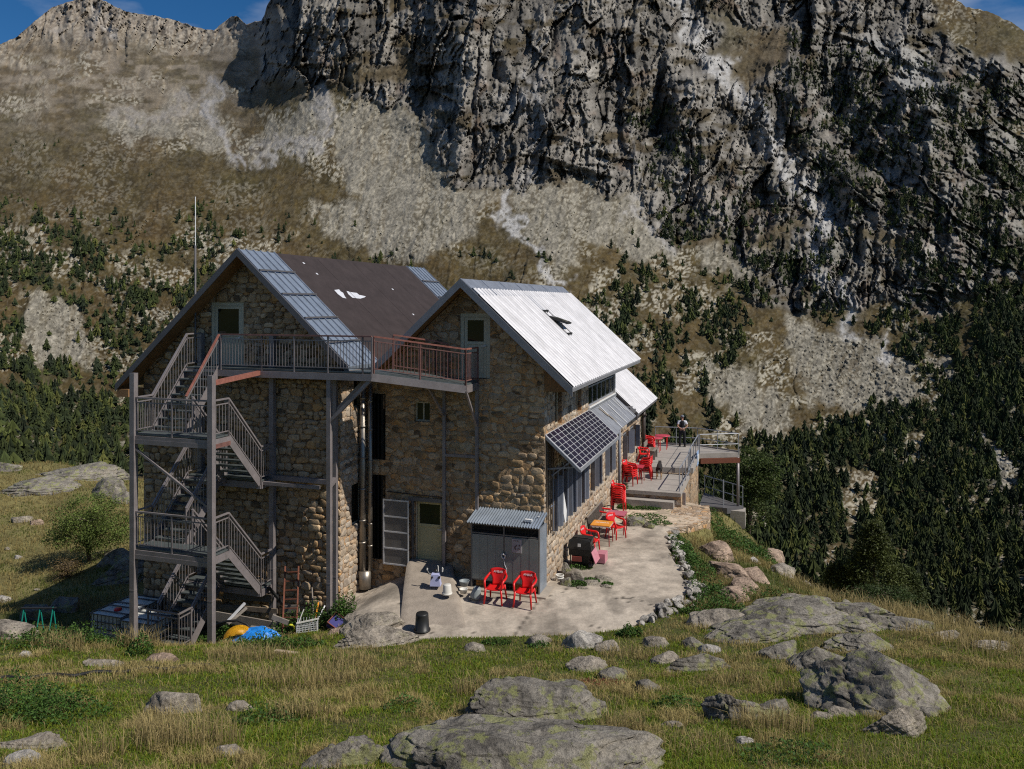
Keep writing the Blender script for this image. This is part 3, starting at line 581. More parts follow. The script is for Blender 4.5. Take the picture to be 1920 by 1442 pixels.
# hidden behind the near crest, the house or the frame edge: not candidates for individual trees
near_hide = (tu < 0) | (tu > 1920) | ((tu > 250) & (tu < 1200) & (tv > 560)) | ((tu > 1150) & (tu < 1480) & (tv > 1000)) | (tv > 840+0.0*tu) & (tu < 300) | ((tu > 1480) & (tv > 1080+0.25*(tu-1480)))
order = np.argsort(-np.where(near_hide, 0, hpx)); single = order[:285]; rest = order[285:]
print('trees', len(tp), 'min single px', hpx[single].min())
def pcol(k, cs, g):
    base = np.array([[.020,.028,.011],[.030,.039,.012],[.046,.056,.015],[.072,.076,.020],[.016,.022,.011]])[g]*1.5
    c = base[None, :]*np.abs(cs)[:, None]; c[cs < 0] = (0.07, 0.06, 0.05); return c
vall = []; tall = []; call = []; off = 0
gsel = rng.choice(5, len(tp), p=[.38,.27,.15,.06,.14])
for fi, (fv, ft, fc) in enumerate(FAR):
    for g in range(5):
        ii = rest[(rest % 8 == fi) & (gsel[rest] == g)]
        if not len(ii): continue
        a = rng.uniform(0, 6.28, len(ii)); hh = hgt[ii]; wdt = rng.uniform(1.0, 1.7, len(ii))*hh*np.where(squat[ii], 1.9, 1.0)
        ca, sa = np.cos(a)[:, None], np.sin(a)[:, None]
        x = (fv[None, :, 0]*ca-fv[None, :, 1]*sa)*wdt[:, None]; y = (fv[None, :, 0]*sa+fv[None, :, 1]*ca)*wdt[:, None]; z = fv[None, :, 2]*hh[:, None]
        vv = np.stack([x, y, z], -1)+tp[ii][:, None, :]
        tt = ft[None]+(np.arange(len(ii))*len(fv))[:, None, None]+off
        br = rng.uniform(0.75, 1.3, len(ii))[:, None, None]
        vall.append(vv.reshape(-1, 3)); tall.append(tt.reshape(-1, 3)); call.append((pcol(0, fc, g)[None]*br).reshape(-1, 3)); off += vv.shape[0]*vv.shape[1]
me = fast_mesh('forest', np.concatenate(vall), np.concatenate(tall), M_needle, np.concatenate(call))
tag(link('forest', me), 'dark pine forest thinning out up the mountain slopes', 'forest', kind='stuff')
NEAR = []
for i in range(6):
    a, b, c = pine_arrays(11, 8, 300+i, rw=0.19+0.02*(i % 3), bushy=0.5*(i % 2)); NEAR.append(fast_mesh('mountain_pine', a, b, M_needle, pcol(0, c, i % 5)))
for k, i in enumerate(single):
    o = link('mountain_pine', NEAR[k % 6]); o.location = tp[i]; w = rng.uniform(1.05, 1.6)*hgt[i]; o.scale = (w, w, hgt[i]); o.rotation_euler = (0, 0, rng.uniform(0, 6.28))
    u_, v_ = tu[i], tv[i]
    if u_ < 500: lb, gr = 'dark mountain pine among pale rocks on the slope left of the house', 'pines on the left slope'
    elif v_ > 800 and u_ > 1430: lb, gr = 'dark pine in the thick forest below the scree right of the terrace', 'pines in the right-hand forest'
    elif u_ > 1100: lb, gr = 'dark pine standing on the rocky slope beyond the silver roofs', 'pines on the slope beyond the house'
    else: lb, gr = 'small dark pine on the brown slope just above the roof ridges', 'pines above the roofs'
    tag(o, lb, 'pine tree', gr)

# ================================================================== SETTING: near ground
GP = []
def gp(u, v, Y): GP.append(px(u, v, Y))
def gx(X, Y, z): GP.append((X, Y, z))
for u in (-300, 100, 500, 900, 1300, 1700, 2200):
    gp(u, 1442, 9.5); gp(u, 1340, 12.6); gp(u, 1270, 15.6)
for u, v, Y in [(0,1215,18.5),(300,1225,18.6),(600,1228,18.4),(900,1222,18.8),(1200,1222,18.2),(1500,1225,17.6),
 (-250,1180,20.5),(0,1182,20.6),(100,1186,20.4),(200,1195,20.3),(330,1208,20.4),(450,1205,21.0),(560,1195,21.6),(640,1185,21.8),
 (1340,1180,20.2),(1500,1165,20.4),(1600,1180,19.5),(1800,1235,16.8),(1500,1105,26),(1620,1128,24),(1700,1152,22.3),(1800,1172,20.3),(1920,1212,18.2),(2150,1300,15.5),
 (1332,1005,34.3),(1386,972,40.8),(1440,1012,34),(1480,1075,29),(1420,1100,25.5),(1340,1100,24.8),(1300,1150,22.4),(1290,1050,28),(1380,1040,30),
 (0,1148,32),(200,1050,36),(241,1034,37.6),(-300,1100,36),(0,1000,41.6),(0,900,52),(100,862,58),(240,912,51),(240,1000,42),(-300,850,60),(60,1130,29.5),(-200,1160,28),
 (120,950,47),(1415,985,44)]: gp(u, v, Y)
for p in [(-12.6,24.9,-10.6),(-11.3,24.2,-10.35),(-10,23.2,-10.15),(-8.6,22.4,-9.9),(-8.5,25.2,-10.3),(-6.6,23.3,-9.75),(-5.2,22.8,-9.35),(-14,24,-10.6),(-16,26,-11.4),(-20,24,-11.0),
 (0,0,-1.75),(-25,0,-2.4),(25,0,-2.6),(0,-15,2),(-25,-15,2),(25,-15,1),(-13,32,-11.6),
 (15,33,-17),(14,40,-19),(18,28,-16),(20,24,-13),(26,20,-14),(30,14,-11),(13,46,-19),(9,55,-24),(0,58,-22),(-10,62,-20),(-18,66,-19),(-30,72,-22),(-45,70,-20),(-45,40,-13),(-40,20,-9),
 (30,40,-34),(30,60,-42),(0,80,-46),(-45,95,-40),(-20,95,-44),(45,80,-55),(50,30,-32),(50,10,-16),(40,0,-6),(6,43.5,-11.0),(2,45,-10.6),(-5,45,-11),(-10,40,-11.3),(9,40,-10.9),(11,43,-11.4),(12.4,42.5,-11.1),(6.3,37.5,-9.6),(8.6,37,-10.3)]: gx(*p)
GX = np.arange(-50, 50.01, 0.25); GY = np.arange(-15, 96.01, 0.25)
gxx, gyy = np.meshgrid(GX, GY)
cs_ = 1.0; cx_, cy_ = np.meshgrid(np.arange(-50, 50.01, cs_), np.arange(-15, 96.01, cs_))
Gc = rbf([(p[0]/10, p[1]/10) for p in GP], [p[2] for p in GP], np.c_[cx_.ravel()/10, cy_.ravel()/10]).reshape(cx_.shape); Gc = blur(Gc, 1)
Gz = bil(Gc, (gxx+50)/cs_, (gyy+15)/cs_)
def Tz(X, Y):
    s, t = toH(X, Y); z = -8.47-0.028*np.maximum(t, 0)-0.045*np.maximum(-t-1, 0)
    z = z-0.75*sst(-3.9, -6.3, s)*sst(-7, -1.5, t+0*s)
    return z
TPOLY = [gz(*p)[:2] for p in [(648,1152,-9.3),(668,1182,-9.1),(735,1203,-8.8),(800,1207,-8.72),(880,1209,-8.7),(1000,1204,-8.65),(1100,1203,-8.64),(1170,1195,-8.63),(1220,1167,-8.6),(1255,1134,-8.58),(1283,1127,-8.57),(1297,1100,-8.55),
   (1279,1069,-8.55),(1262,1041,-8.6),(1257,1019,-8.65),(1250,997,-8.68),(1291,985,-8.7),(1332,972,-8.75),(1330,948,-8.8)]]
TPOLY += [H(2.7, 13.5, 0)[:2], H(-3, 13.5, 0)[:2], H(-6.0, 3, 0)[:2], H(-6.15, -1.4, 0)[:2]]
inT = inpoly(gxx, gyy, TPOLY).astype(float); mT = sst(0.15, 0.75, blur(inT, 2)); mT = np.maximum(mT, sst(0.02, 0.5, blur(inT, 10))*sst(-1.5, -3.0, gxx)*sst(-6.3, -5.6, toH(gxx, gyy)[0]+0*gxx+.6*(toH(gxx, gyy)[1] < -1.6)))
Gz = Gz*(1-mT)+(Tz(gxx, gyy)-0.07)*mT
Gz = Gz + (1-mT)*(0.16*(fbm(gxx/2.3, gyy/2.3, 4, 401)-0.5)+0.05*(fbm(gxx/0.6, gyy/0.6, 2, 411)-0.5))
def Gh(X, Y):
    X = np.asarray(X, float); Y = np.asarray(Y, float); return bil(Gz, (X+50)/0.25, (Y+15)/0.25)
def hit(u, v, y0=5.0, y1=75.0):
    Y = np.arange(y0, y1, 0.05); X = (u-CU)/FPX*Y; z = (CV-v)/FPX*Y; g = Gh(X, Y); k = np.argmax(g >= z)
    if not (g >= z).any(): k = np.argmax((g-z)/Y)
    return (float(X[k]), float(Y[k]), float(g[k]))
g1 = fbm(gxx/3.0, gyy/3.0, 4, 421)[..., None]; g2 = fbm(gxx/0.8, gyy/0.8, 4, 431)[..., None]
gcol = C(.050,.066,.018)*(1-g1)+C(.115,.098,.036)*g1; gcol = gcol*(0.6+0.8*g2)
far_ = e(sst(26, 34, gyy)*0.6); gcol = gcol*(1-far_)+C(.22,.185,.075)*(0.5+1.0*g2)*far_
idx = np.arange(gxx.size).reshape(gxx.shape); q = np.stack([idx[:-1, :-1], idx[:-1, 1:], idx[1:, 1:], idx[1:, :-1]], -1).reshape(-1, 4)
me = fast_mesh('ground', np.stack([gxx, gyy, Gz], -1).reshape(-1, 3), q, M_ground, gcol.reshape(-1, 3), True)
tag(link('ground', me), 'grassy ground sloping down to the refuge', 'ground', kind='structure')
# terrace sheet
st_ = 0.10; ax = np.arange(-7, 9.5, st_); ay = np.arange(19, 38, st_); tx, ty = np.meshgrid(ax, ay)
jt = inpoly(tx+0.12*(fbm(tx/0.5, ty/0.5, 3, 441)-0.5)*2, ty+0.12*(fbm(tx/0.5, ty/0.5, 3, 451)-0.5)*2, TPOLY)
tz = Tz(tx, ty)+0.035*(fbm(tx/1.3, ty/1.3, 4, 461)-0.5)+0.012*(fbm(tx/0.25, ty/0.25, 3, 471)-0.5)
ss_, tt_ = toH(tx, ty)
lowl = sst(-4.3, -6.0, ss_); tz += lowl*0.22*(fbm(tx/0.5, ty/0.5, 4, 481)-0.5)
fl = (tt_ > 8.6) & (ss_ > 0.2); f1, f2, fid = cells(tx/0.55, ty/0.38, 61)          # flagstones near the steps
gap_ = sst(0.10, 0.03, f2-f1)*fl; tz -= gap_*0.035
k1 = fbm(tx/2.2, ty/2.2, 4, 491)[..., None]; k2 = fbm(tx/0.35, ty/0.35, 5, 495)[..., None]
stn = fbm(tx/.9+3, ty/1.6, 5, 497)[..., None]; tc = (C(.36,.305,.245)*(1-k1)+C(.47,.41,.34)*k1)*(0.52+0.85*k2)*(1-.35*sst(.52,.68,stn))
tc = np.where(fl[..., None], C(.50,.40,.30)*(0.7+0.55*fid[..., None])*(0.8+0.4*k2), tc); tc = tc*(1-e(gap_)*0.75)+C(.05,.07,.02)*e(gap_)*0.75
crack = np.abs(fbm(tx/1.4, ty/0.9, 5, 499)-0.5); tc = tc*(1-0.75*e((crack < 0.006)*(fbm(tx/1.5, ty/1.5, 2, 503) > 0.55)))
joint = (np.abs(ss_-0.15) < 0.04) & (tt_ < -0.3); tc = tc*(1-0.6*e(joint))
Z0 = np.stack([tx, ty, tz], -1).reshape(-1, 3); idx = np.arange(tx.size).reshape(tx.shape)
q = np.stack([idx[:-1, :-1], idx[:-1, 1:], idx[1:, 1:], idx[1:, :-1]], -1); keep = jt[:-1, :-1] & jt[1:, 1:] & jt[1:, :-1] & jt[:-1, 1:]
q = q[keep]; us, inv = np.unique(q, return_inverse=True); q = inv.reshape(-1, 4)
tv_ = Z0[us]; tcc = tc.reshape(-1, 3)[us]
ed = {}
for f in q.tolist():
    for a, b in ((0, 1), (1, 2), (2, 3), (3, 0)):
        k = (f[a], f[b])
        if (k[1], k[0]) in ed: del ed[(k[1], k[0])]
        else: ed[k] = 1
bs = np.array(list(ed.keys())); nb = len(tv_); low = tv_.copy(); low[:, 2] -= 0.5
tv2 = np.concatenate([tv_, low]); q2 = np.stack([bs[:, 1], bs[:, 0], bs[:, 0]+nb, bs[:, 1]+nb], -1)
M_terr = attr_mat('trodden_concrete', 0.95, 9.0, 0.22, 0.015)
me = fast_mesh('terrace', tv2, np.concatenate([q, q2]), M_terr, np.concatenate([tcc, tcc*0.8]), False)
tag(link('terrace', me), 'pale trodden concrete terrace in front of the refuge', 'terrace', kind='structure')
# ================================================================== THE REFUGE
house = thing('stone_house', HO, TH, 'large stone mountain refuge with one brown and two silver pitched roofs', 'house')
SL = 0.915
def zr1(s): return 0.72-SL*abs(s+2.416)
def zr2(s): return 1.705-SL*abs(s+9.289)
def zr3(s): return -5.13+SL*(0.5-s)
VAL = -5.40
import bmesh
def masonry(obj_, P, x0, x1, zb, zt, holes, seed, mat, prot=(-.006, .014), lift=0.0, sc=.84, quoin=(False, False)):
    """lay real rubble stones over a wall face, as part of the wall's own mesh"""
    r = np.random.default_rng(seed); V0, T0 = ico_(2); vs = []; fs = []; off = 0; z = zb; inv = MH; n0 = MH
    while z < zt((x0+x1)/2)+6:
        hh = r.uniform(.15, .34)*sc; x = x0+r.uniform(-.15, 0); first = True
        if z > max(zt(x0), zt(x1), zt((x0+x1)/2), zt(x0*.4+x1*.6), zt(x0*.6+x1*.4)): break
        while x < x1:
            w = r.uniform(.17, .56)*sc; cx = x+w/2; cz = z+hh/2+r.normal(0, .025); x += w
            ww = w*r.uniform(.86, 1.06); h2 = hh*r.uniform(.80, 1.16)
            if cx-ww/2 < x0-.015 or cx+ww/2 > x1+.02:
                a = max(cx-ww/2, x0-.012); b_ = min(cx+ww/2, x1+.012); 
                if b_-a < .1: continue
                cx = (a+b_)/2; ww = b_-a
            if cz+h2*.45 > min(zt(cx-ww*.4), zt(cx+ww*.4))-.03 or any(h[0]-ww/2+.02 < cx < h[1]+ww/2-.02 and h[2]-h2/2+.02 < cz < h[3]+h2/2-.02 for h in holes): continue
            v = V0.copy(); v = np.sign(v)*np.abs(v)**.5
            for k in range(4):
                d = r.normal(size=3); d[2] *= .5; d /= np.linalg.norm(d); o2 = r.uniform(.72, 1.1); s_ = v@d; v -= np.where(s_ > o2, s_-o2, 0)[:, None]*d
            v *= (1+.10*(vn(v[:, 0]*2+cx*7, v[:, 1]*2+cz*5, 3)-.5))[:, None]; a = r.normal(0, .10); ca, sa = math.cos(a), math.sin(a)
            lx, lz, ld = v[:, 0]*ww/2, v[:, 1]*h2/2, np.minimum(v[:, 2], .78+.08*v[:, 0]*r.uniform(-1, 1)+.08*v[:, 1]*r.uniform(-1, 1))/.78; pr = r.uniform(*prot)*(.6+.8*vn(np.array([cx*.7]), np.array([cz*.7]), 8)[0])
            X_ = cx+lx*ca-lz*sa; Z_ = cz+lx*sa+lz*ca; D_ = -pr-.0+ -ld*(.05)+.045-lift
            p = np.array([P(float(q1), float(q2), float(q3)) for q1, q2, q3 in zip(X_, Z_, D_)]); vs.append(p); fs.append(T0+off); off += len(p)
        z += hh*.98
    vs = np.concatenate(vs); fs = np.concatenate(fs); loc = np.array([(p[0], p[1], p[2]-HO[2]) for p in vs])
    me2 = fast_mesh('tmp', loc, fs, mat, None, True); bm = bmesh.new(); bm.from_mesh(obj_.data); nf = len(bm.faces); bm.from_mesh(me2); bm.faces.ensure_lookup_table()
    obj_.data.materials.append(mat)
    for f in bm.faces[nf:]: f.material_index = 1; f.smooth = True
    bm.to_mesh(obj_.data); bm.free(); bpy.data.meshes.remove(me2)
def ico_(sub):
    bm = bmesh.new(); bmesh.ops.create_icosphere(bm, subdivisions=sub, radius=1); bm.verts.ensure_lookup_table()
    r_ = (np.array([v.co[:] for v in bm.verts]), np.array([[v.index for v in f.verts] for f in bm.faces])); bm.free(); return r_
def wall(mb, P, x0, x1, zb, zt, holes, depth, brk=(), rev=None):
    """vertical wall with rectangular openings; P(x, z, d) gives the point, zt the top line"""
    xs = sorted(set([x0, x1]+[h[k] for h in holes for k in (0, 1)]+[b for b in brk if x0 < b < x1]))
    for a, b in zip(xs[:-1], xs[1:]):
        m = (a+b)/2; hs = sorted([(h[2], h[3]) for h in holes if h[0] < m < h[1]])
        lo = zb
        for h0, h1 in hs:
            if h0 > lo: mb.poly(P(a, lo, 0), P(b, lo, 0), P(b, h0, 0), P(a, h0, 0))
            lo = h1
        ta, tb = zt(a+1e-6), zt(b-1e-6)
        if min(ta, tb) > lo-0.01: mb.poly(P(a, lo, 0), P(b, lo, 0), P(b, tb, 0), P(a, ta, 0))
    for h in holes:
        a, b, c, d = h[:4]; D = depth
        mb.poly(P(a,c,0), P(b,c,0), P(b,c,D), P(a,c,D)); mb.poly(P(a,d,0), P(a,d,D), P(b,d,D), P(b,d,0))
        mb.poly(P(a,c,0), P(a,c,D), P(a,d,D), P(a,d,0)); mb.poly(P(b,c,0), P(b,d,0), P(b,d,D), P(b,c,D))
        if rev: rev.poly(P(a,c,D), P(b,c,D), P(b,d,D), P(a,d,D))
PG1 = lambda x, z, d: (x, 0+d, z)             # gable of the silver-roofed wing
PG2 = lambda x, z, d: (x, -1.44+d, z)         # gable of the brown-roofed wing
PS = lambda x, z, d: (0-d, x, z)              # long right-hand wall
PI = lambda x, z, d: (-6.08-d, x, z)          # short sunlit return between the gables
inner = MB()
g1 = MB(); D1 = (-2.72, -1.72, -2.30, -0.28); D0 = (-4.27, -3.33, -8.12, -6.22)
W1 = [(-5.82,-5.28,-5.0,-2.88), (-5.82,-5.28,-8.2,-5.49), (-4.28,-3.73,-3.72,-3.08), D0, D1]
wall(g1, PG1, -6.08, 0, -9.9, lambda s: max(zr1(s), zr2(s))-0.14, W1, 0.28, (-2.416, VAL), inner)
go1 = g1.build('gable_wall', M_wall, house); masonry(go1, PG1, -6.08, 0, -9.6, lambda s: max(zr1(s), zr2(s))-0.16, W1, 11, M_stoneA)
g2 = MB(); D2 = (-10.85, -9.58, -1.98, 0.06)
wall(g2, PG2, -13.54, -6.08, -12.2, lambda s: zr2(s)-0.14, [D2], 0.28, (-9.289,), inner)
go2 = g2.build('gable_wall', M_wall2, house); masonry(go2, PG2, -13.54, -6.08, -10.6, lambda s: zr2(s)-0.16, [D2], 12, M_stoneA, (.0, .05))
rw = MB(); wall(rw, PI, -1.44, 0, -9.9, lambda t: zr2(-6.08)-0.14, [(-0.62,-0.12,-3.3,-2.3),(-0.75,-0.06,-7.0,-5.7)], 0.25, (), inner)
SLIT = [(1.26, 2.08, -3.86, -2.4), (4.1, 4.84, -3.80, -2.3)]
GLZ = (6.0, 11.0, -3.83, -1.75)
LW = [(1.0+i*0.62, 1.0+i*0.62+0.50, -7.05, -5.35) for i in range(8)]+[(6.4+i*0.68, 6.4+i*0.68+0.52, -7.0, -5.4) for i in range(3)]+[(9.1+i*0.68, 9.1+i*0.68+0.52, -7.0, -5.4) for i in range(3)]
UW = [(13.1, 14.6, -7.07, -5.9), (15.0, 16.6, -7.07, -5.9)]
sw = MB(); wall(sw, PS, 0, 18.3, -10.6, lambda t: (zr1(0)-0.14 if t < 11.05 else -4.75), SLIT+[GLZ]+LW+UW, 0.22, (11.05,), inner)
so_ = sw.build('side_wall', M_wallside, house); ro_ = rw.build('return_wall', M_wallside, house)
masonry(so_, PS, 0, 18.3, -9.6, lambda t: (zr1(0)-0.2 if t < 11.05 else -4.8), SLIT+[(GLZ[0]-.05, GLZ[1]+.1, GLZ[2]-.1, GLZ[3])]+LW+UW+[(0,11.2,-4.05,-3.85)], 13, M_stoneB, (.0, .02), .0, .8)
masonry(ro_, PI, -1.44, 0, -9.8, lambda t: zr2(-6.08)-.16, [(-0.62,-0.12,-3.3,-2.3),(-0.75,-0.06,-7.0,-5.7)], 14, M_stoneB, (.0, .025), .0, .8)
bw = MB(); bw.poly((-13.54,-1.44,-12.2), (-13.54,11.0,-12.2), (-13.54,11.0,zr2(-13.54)-.14), (-13.54,-1.44,zr2(-13.54)-.14))
bw.poly((-13.54,11.0,-12.2), (-6.08,11.0,-12.2), (-6.08,11.0,zr2(-6.08)-.14), (-9.289,11.0,1.55), (-13.54,11.0,zr2(-13.54)-.14))
bw.poly((-6.08,11.05,-12), (0,11.05,-12), (0,11.05,zr1(0)-.14), (-2.416,11.05,.58), (-6.08,11.05,zr1(-6.08)))
bw.poly((0,18.3,-12), (-3.5,18.3,-12), (-3.5,18.3,zr3(-3.5)-.1), (0,18.3,zr3(0)-.1)); bw.poly((-3.5,18.3,-12), (-3.5,11,-12), (-3.5,11,-1.6), (-3.5,18.3,-1.6))
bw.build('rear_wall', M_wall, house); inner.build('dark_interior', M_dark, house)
# --- roofs
def slope(mb, s0, s1, z, t0, t1, th=0.10):
    z0, z1 = z(s0), z(s1)
    mb.prism([(s0,t0,z0),(s1,t0,z1),(s1,t1,z1),(s0,t1,z0)], (0, 0, -th))
def corr(mb, s0, s1, z, t0, t1, period, amp):
    n = int((t1-t0)/period*6); vs = []; nrm = Vector((SL, 0, 1)).normalized()*(1 if z(s0) > z(s1) else 1)
    if z(s0) < z(s1): nrm = Vector((-SL, 0, 1)).normalized()
    for i in range(n+1):
        t = t0+(t1-t0)*i/n; a = amp*(0.5+0.5*math.cos(2*math.pi*(t-t0)/period))
        for s in (s0, s1): p = Vector((s, t, z(s)+0.012))+nrm*a; vs.append(p)
    sm = mb.smooth; mb.smooth = True; mb.add(vs, [(2*i, 2*i+1, 2*i+3, 2*i+2) for i in range(n)]); mb.smooth = sm
TF2, TB2 = -2.14, 11.7
felt = MB(); slope(felt, -9.289, VAL, zr2, -0.2, 9.8); felt.mi = 1
felt.poly(*[(s, t, zr2(s)+0.006) for s, t in ((-7.95,1.35),(-7.8,1.33),(-7.66,1.42),(-7.63,1.62),(-7.72,1.66),(-7.85,1.78),(-7.9,1.7),(-7.98,1.72))]); felt.poly(*[(s, t, zr2(s)+0.006) for s, t in ((-7.93,2.15),(-7.8,2.05),(-7.66,2.1),(-7.63,2.6),(-7.68,3.0),(-7.73,3.2),(-7.78,2.8),(-7.86,2.75),(-7.88,2.4))])
for s, t in ((-9.0,1.0),(-8.6,1.2),(-8.1,6.0),(-7.0,5.6)): felt.poly((s,t,zr2(s)+.006), (s,t+.1,zr2(s)+.006), (s+.06,t+.1,zr2(s+.06)+.006), (s+.06,t,zr2(s+.06)+.006))
felt.mi = 0
for k in range(1, 4): felt.bar((-9.2, -0.2+k*2.5, zr2(-9.2)+.002), (VAL, -0.2+k*2.5, zr2(VAL)+.002), 0.03, 0.008)
felt.build('roof', [M_felt, M_patch], house)
for t0, t1 in ((TF2, -0.203), (9.803, TB2)):
    zs = MB(); slope(zs, -9.289, VAL, zr2, t0, t1, 0.12); zo = zs.build('roof_strip', M_zinc, house); sm_ = MB(); sn = MB()
    for k in range(6): t = t0+0.04+(t1-t0-0.08)*k/5; sm_.bar((-9.289,t,zr2(-9.289)+.02), (VAL,t,zr2(VAL)+.02), 0.035, 0.05)
    sm_.build('standing_seam', M_ridge, zo)
    for k in range(1, 5): s = -9.289+0.80*k; sn.bar((s,t0+.02,zr2(s)+.08), (s,t1-.02,zr2(s)+.08), 0.05, 0.05)
    sn.build('snow_guard', M_fascia, zo)
lf = MB(); slope(lf, -9.289, -14.05, zr2, TF2, TB2, 0.12); lf.build('roof', M_fascia, house)
fa = MB()                                                           # verge boards along the brown roof's gable
for s0, s1 in ((-9.289, -14.05), (-9.289, VAL)):
    z0, z1 = zr2(s0), zr2(s1); fa.prism([(s0,TF2-.03,z0+.02),(s1,TF2-.03,z1+.02),(s1,TF2-.03,z1-.22),(s0,TF2-.03,z0-.22)], (0, .03, 0))
fa.build('verge_board', M_fascia, house)
so = MB()
for s0, s1 in ((-9.289, -14.05), (-9.289, VAL)):
    z0, z1 = zr2(s0)-.122, zr2(s1)-.122; so.prism([(s0,TF2,z0),(s1,TF2,z1),(s1,-1.4,z1),(s0,-1.4,z0)], (0, 0, -.04))
so.box((-14.0, TF2+.02, -3.05), (-13.54, -1.44, -2.80)); so.build('soffit', M_eavewood, house)
# silver wing
RT0, RT1 = -0.70, 11.5
r1 = MB(); slope(r1, -2.416, 1.019, zr1, RT0, RT1, 0.06); corr(r1, -2.10, 1.03, zr1, RT0, RT1, 0.305, 0.075); r1.build('roof', M_white, house)
l1 = MB(); slope(l1, -2.416, VAL, zr1, RT0, RT1, 0.06); l1.build('roof', M_fascia, house)
rc = MB(); rc.prism([(-2.416,RT0-.01,.765),(-1.86,RT0-.01,zr1(-1.86)+.065),(-1.86,RT1+.01,zr1(-1.86)+.065),(-2.416,RT1+.01,.765)], (0,0,-.03))
rc.prism([(-2.416,RT0-.01,.767),(-2.416,RT1+.01,.767),(-2.75,RT1+.01,zr1(-2.75)+.04),(-2.75,RT0-.01,zr1(-2.75)+.04)], (0,0,-.03))
for k in range(7): t = RT0+1.74*k+.02; rc.bar((-2.416,t,.775), (-1.86,t,zr1(-1.86)+.075), 0.06, 0.012)
rc.build('ridge_cap', M_ridge, house)
v1 = MB()
for s0, s1 in ((-2.416, 1.05), (-2.416, VAL)):
    z0, z1 = zr1(s0), zr1(s1); v1.prism([(s0,RT0-.03,z0+.05),(s1,RT0-.03,z1+.05),(s1,RT0-.03,z1-.22),(s0,RT0-.03,z0-.22)], (0, .028, 0))
v1.build('verge_board', M_silverfascia, house)
ev = MB(); ev.box((1.02, RT0, zr1(1.03)-.10), (1.05, RT1, zr1(1.03)-.01)); ev.build('eave_trim', M_silverfascia, house)
s1_ = MB(); zz0, zz1 = zr1(-2.416)-.063, zr1(1.0)-.063
s1_.prism([(-2.416,RT0,zz0),(1.0,RT0,zz1),(1.0,RT1,zz1),(-2.416,RT1,zz0)], (0,0,-.05)); s1_.prism([(-2.416,RT0,zz0),(VAL,RT0,zr1(VAL)-.063),(VAL,0,zr1(VAL)-.063),(-2.416,0,zz0)], (0,0,-.05))
s1_.prism([(.003,.003,-1.80),(.93,.003,zr1(.93)-.12),(.93,.003,-2.62),(.003,.003,-2.62)], (0,.06,0)); s1_.build('soffit', M_eavewood, house)
# skylight with flashing, propped open
skl = MB(); t0, t1 = 4.2, 4.85
skl.prism([(-1.9,t0,zr1(-1.9)+.07),(-1.28,t0,zr1(-1.28)+.07),(-1.28,t1,zr1(-1.28)+.07),(-1.9,t1,zr1(-1.9)+.07)], (0,0,-.03)); fl_ = skl.build('skylight', M_ridge, house)
fr = MB()
for tt in (t0, t1-.05): fr.prism([(-1.28,tt,zr1(-1.28)+.13),(-.33,tt,zr1(-.33)+.13),(-.33,tt+.05,zr1(-.33)+.13),(-1.28,tt+.05,zr1(-1.28)+.13)], (0,0,-.16))
for s in (-1.28, -.40): fr.box((s,t0,zr1(s)-.06), (s+.07,t1,zr1(s)+.11))
fr.build('frame', M_black, fl_)
gl = MB(); gl.prism([(-1.25,t0+.05,zr1(-1.25)+.045),(-.35,t0+.05,zr1(-.35)+.045),(-.35,t1-.05,zr1(-.35)+.045),(-1.25,t1-.05,zr1(-1.25)+.045)], (0,0,-.01)); gl.build('opening', M_dark, fl_)
sa = MB(); p0 = Vector((-0.92,t0+.02,zr1(-.92)+.12)); d = Vector((1.25,0,-.42)).normalized(); u = Vector((d.z*-1,0,d.x))
a0 = p0-d*.16; a1 = p0+d*0.58
sa.prism([a0, a1, a1+Vector((0,t1-t0-.04,0)), a0+Vector((0,t1-t0-.04,0))], u*0.06); sa.bar(a1-d*.2, a1-d*.16+Vector((0,0,-.2)), .03); sa.build('sash', M_black, fl_)
sg = MB(); b0 = a0+u*.063+d*.06+Vector((0,.06,0)); b1 = a1+u*.063-d*.06+Vector((0,.06,0)); w_ = Vector((0,t1-t0-.16,0)); sg.prism([b0,b1,b1+w_,b0+w_], u*.01); sg.build('pane', M_glass, fl_)
# far lower roof
r3 = MB(); slope(r3, -3.2, 0.5, zr3, 14.0, 20.4, .08); corr(r3, -3.2, 0.52, zr3, 14.0, 20.4, .32, .075); r3.build('roof', M_white, house)
v3 = MB(); v3.prism([(-3.2,13.96,zr3(-3.2)+.05),(.52,13.96,zr3(.52)+.05),(.52,13.96,zr3(.52)-.28),(-3.2,13.96,zr3(-3.2)-.28)], (0,.035,0)); v3.box((-.05,13.3,-4.95),(.3,13.95,-4.75)); v3.build('verge_board', M_fascia, house)
g3 = MB(); g3.box((0.0, 11.2, -5.02), (0.45, 13.95, -4.86)); g3.box((.44,14,-5.24),(.52,20.4,-5.16)); g3.build('gutter', M_fascia, house)
# sheet awning and solar awning
aw = MB(); ang = (-4.9+3.96)/1.05
za = lambda s: -3.98+ang*s
n_ = 24
for k in range(n_):
    t = 6.2+(11.15-6.2)*k/n_; t2 = 6.2+(11.15-6.2)*(k+1)/n_; o = .006*(k % 2)
    se = 0.92 if k > 3 else .98
    aw.prism([(.0,t,za(0)+o),(se,t,za(se)+o),(se,t2,za(se)+o),(.0,t2,za(0)+o)], (0,0,-.03))
aw.mi = 1
for t, s0_, s1_x, w in ((7.7,.0,.95,.05),(8.9,.15,.9,.06),(9.6,0,.9,.03),(10.2,0,.5,.05),(10.5,.1,.6,.04),(10.7,0,.9,.05),(8.3,.4,.8,.03)): aw.prism([(s0_,t,za(s0_)+.04),(s1_x,t,za(s1_x)+.04),(s1_x,t+w,za(s1_x)+.04),(s0_,t+w,za(s0_)+.04)], (0,0,-.01))
aw.mi = 2
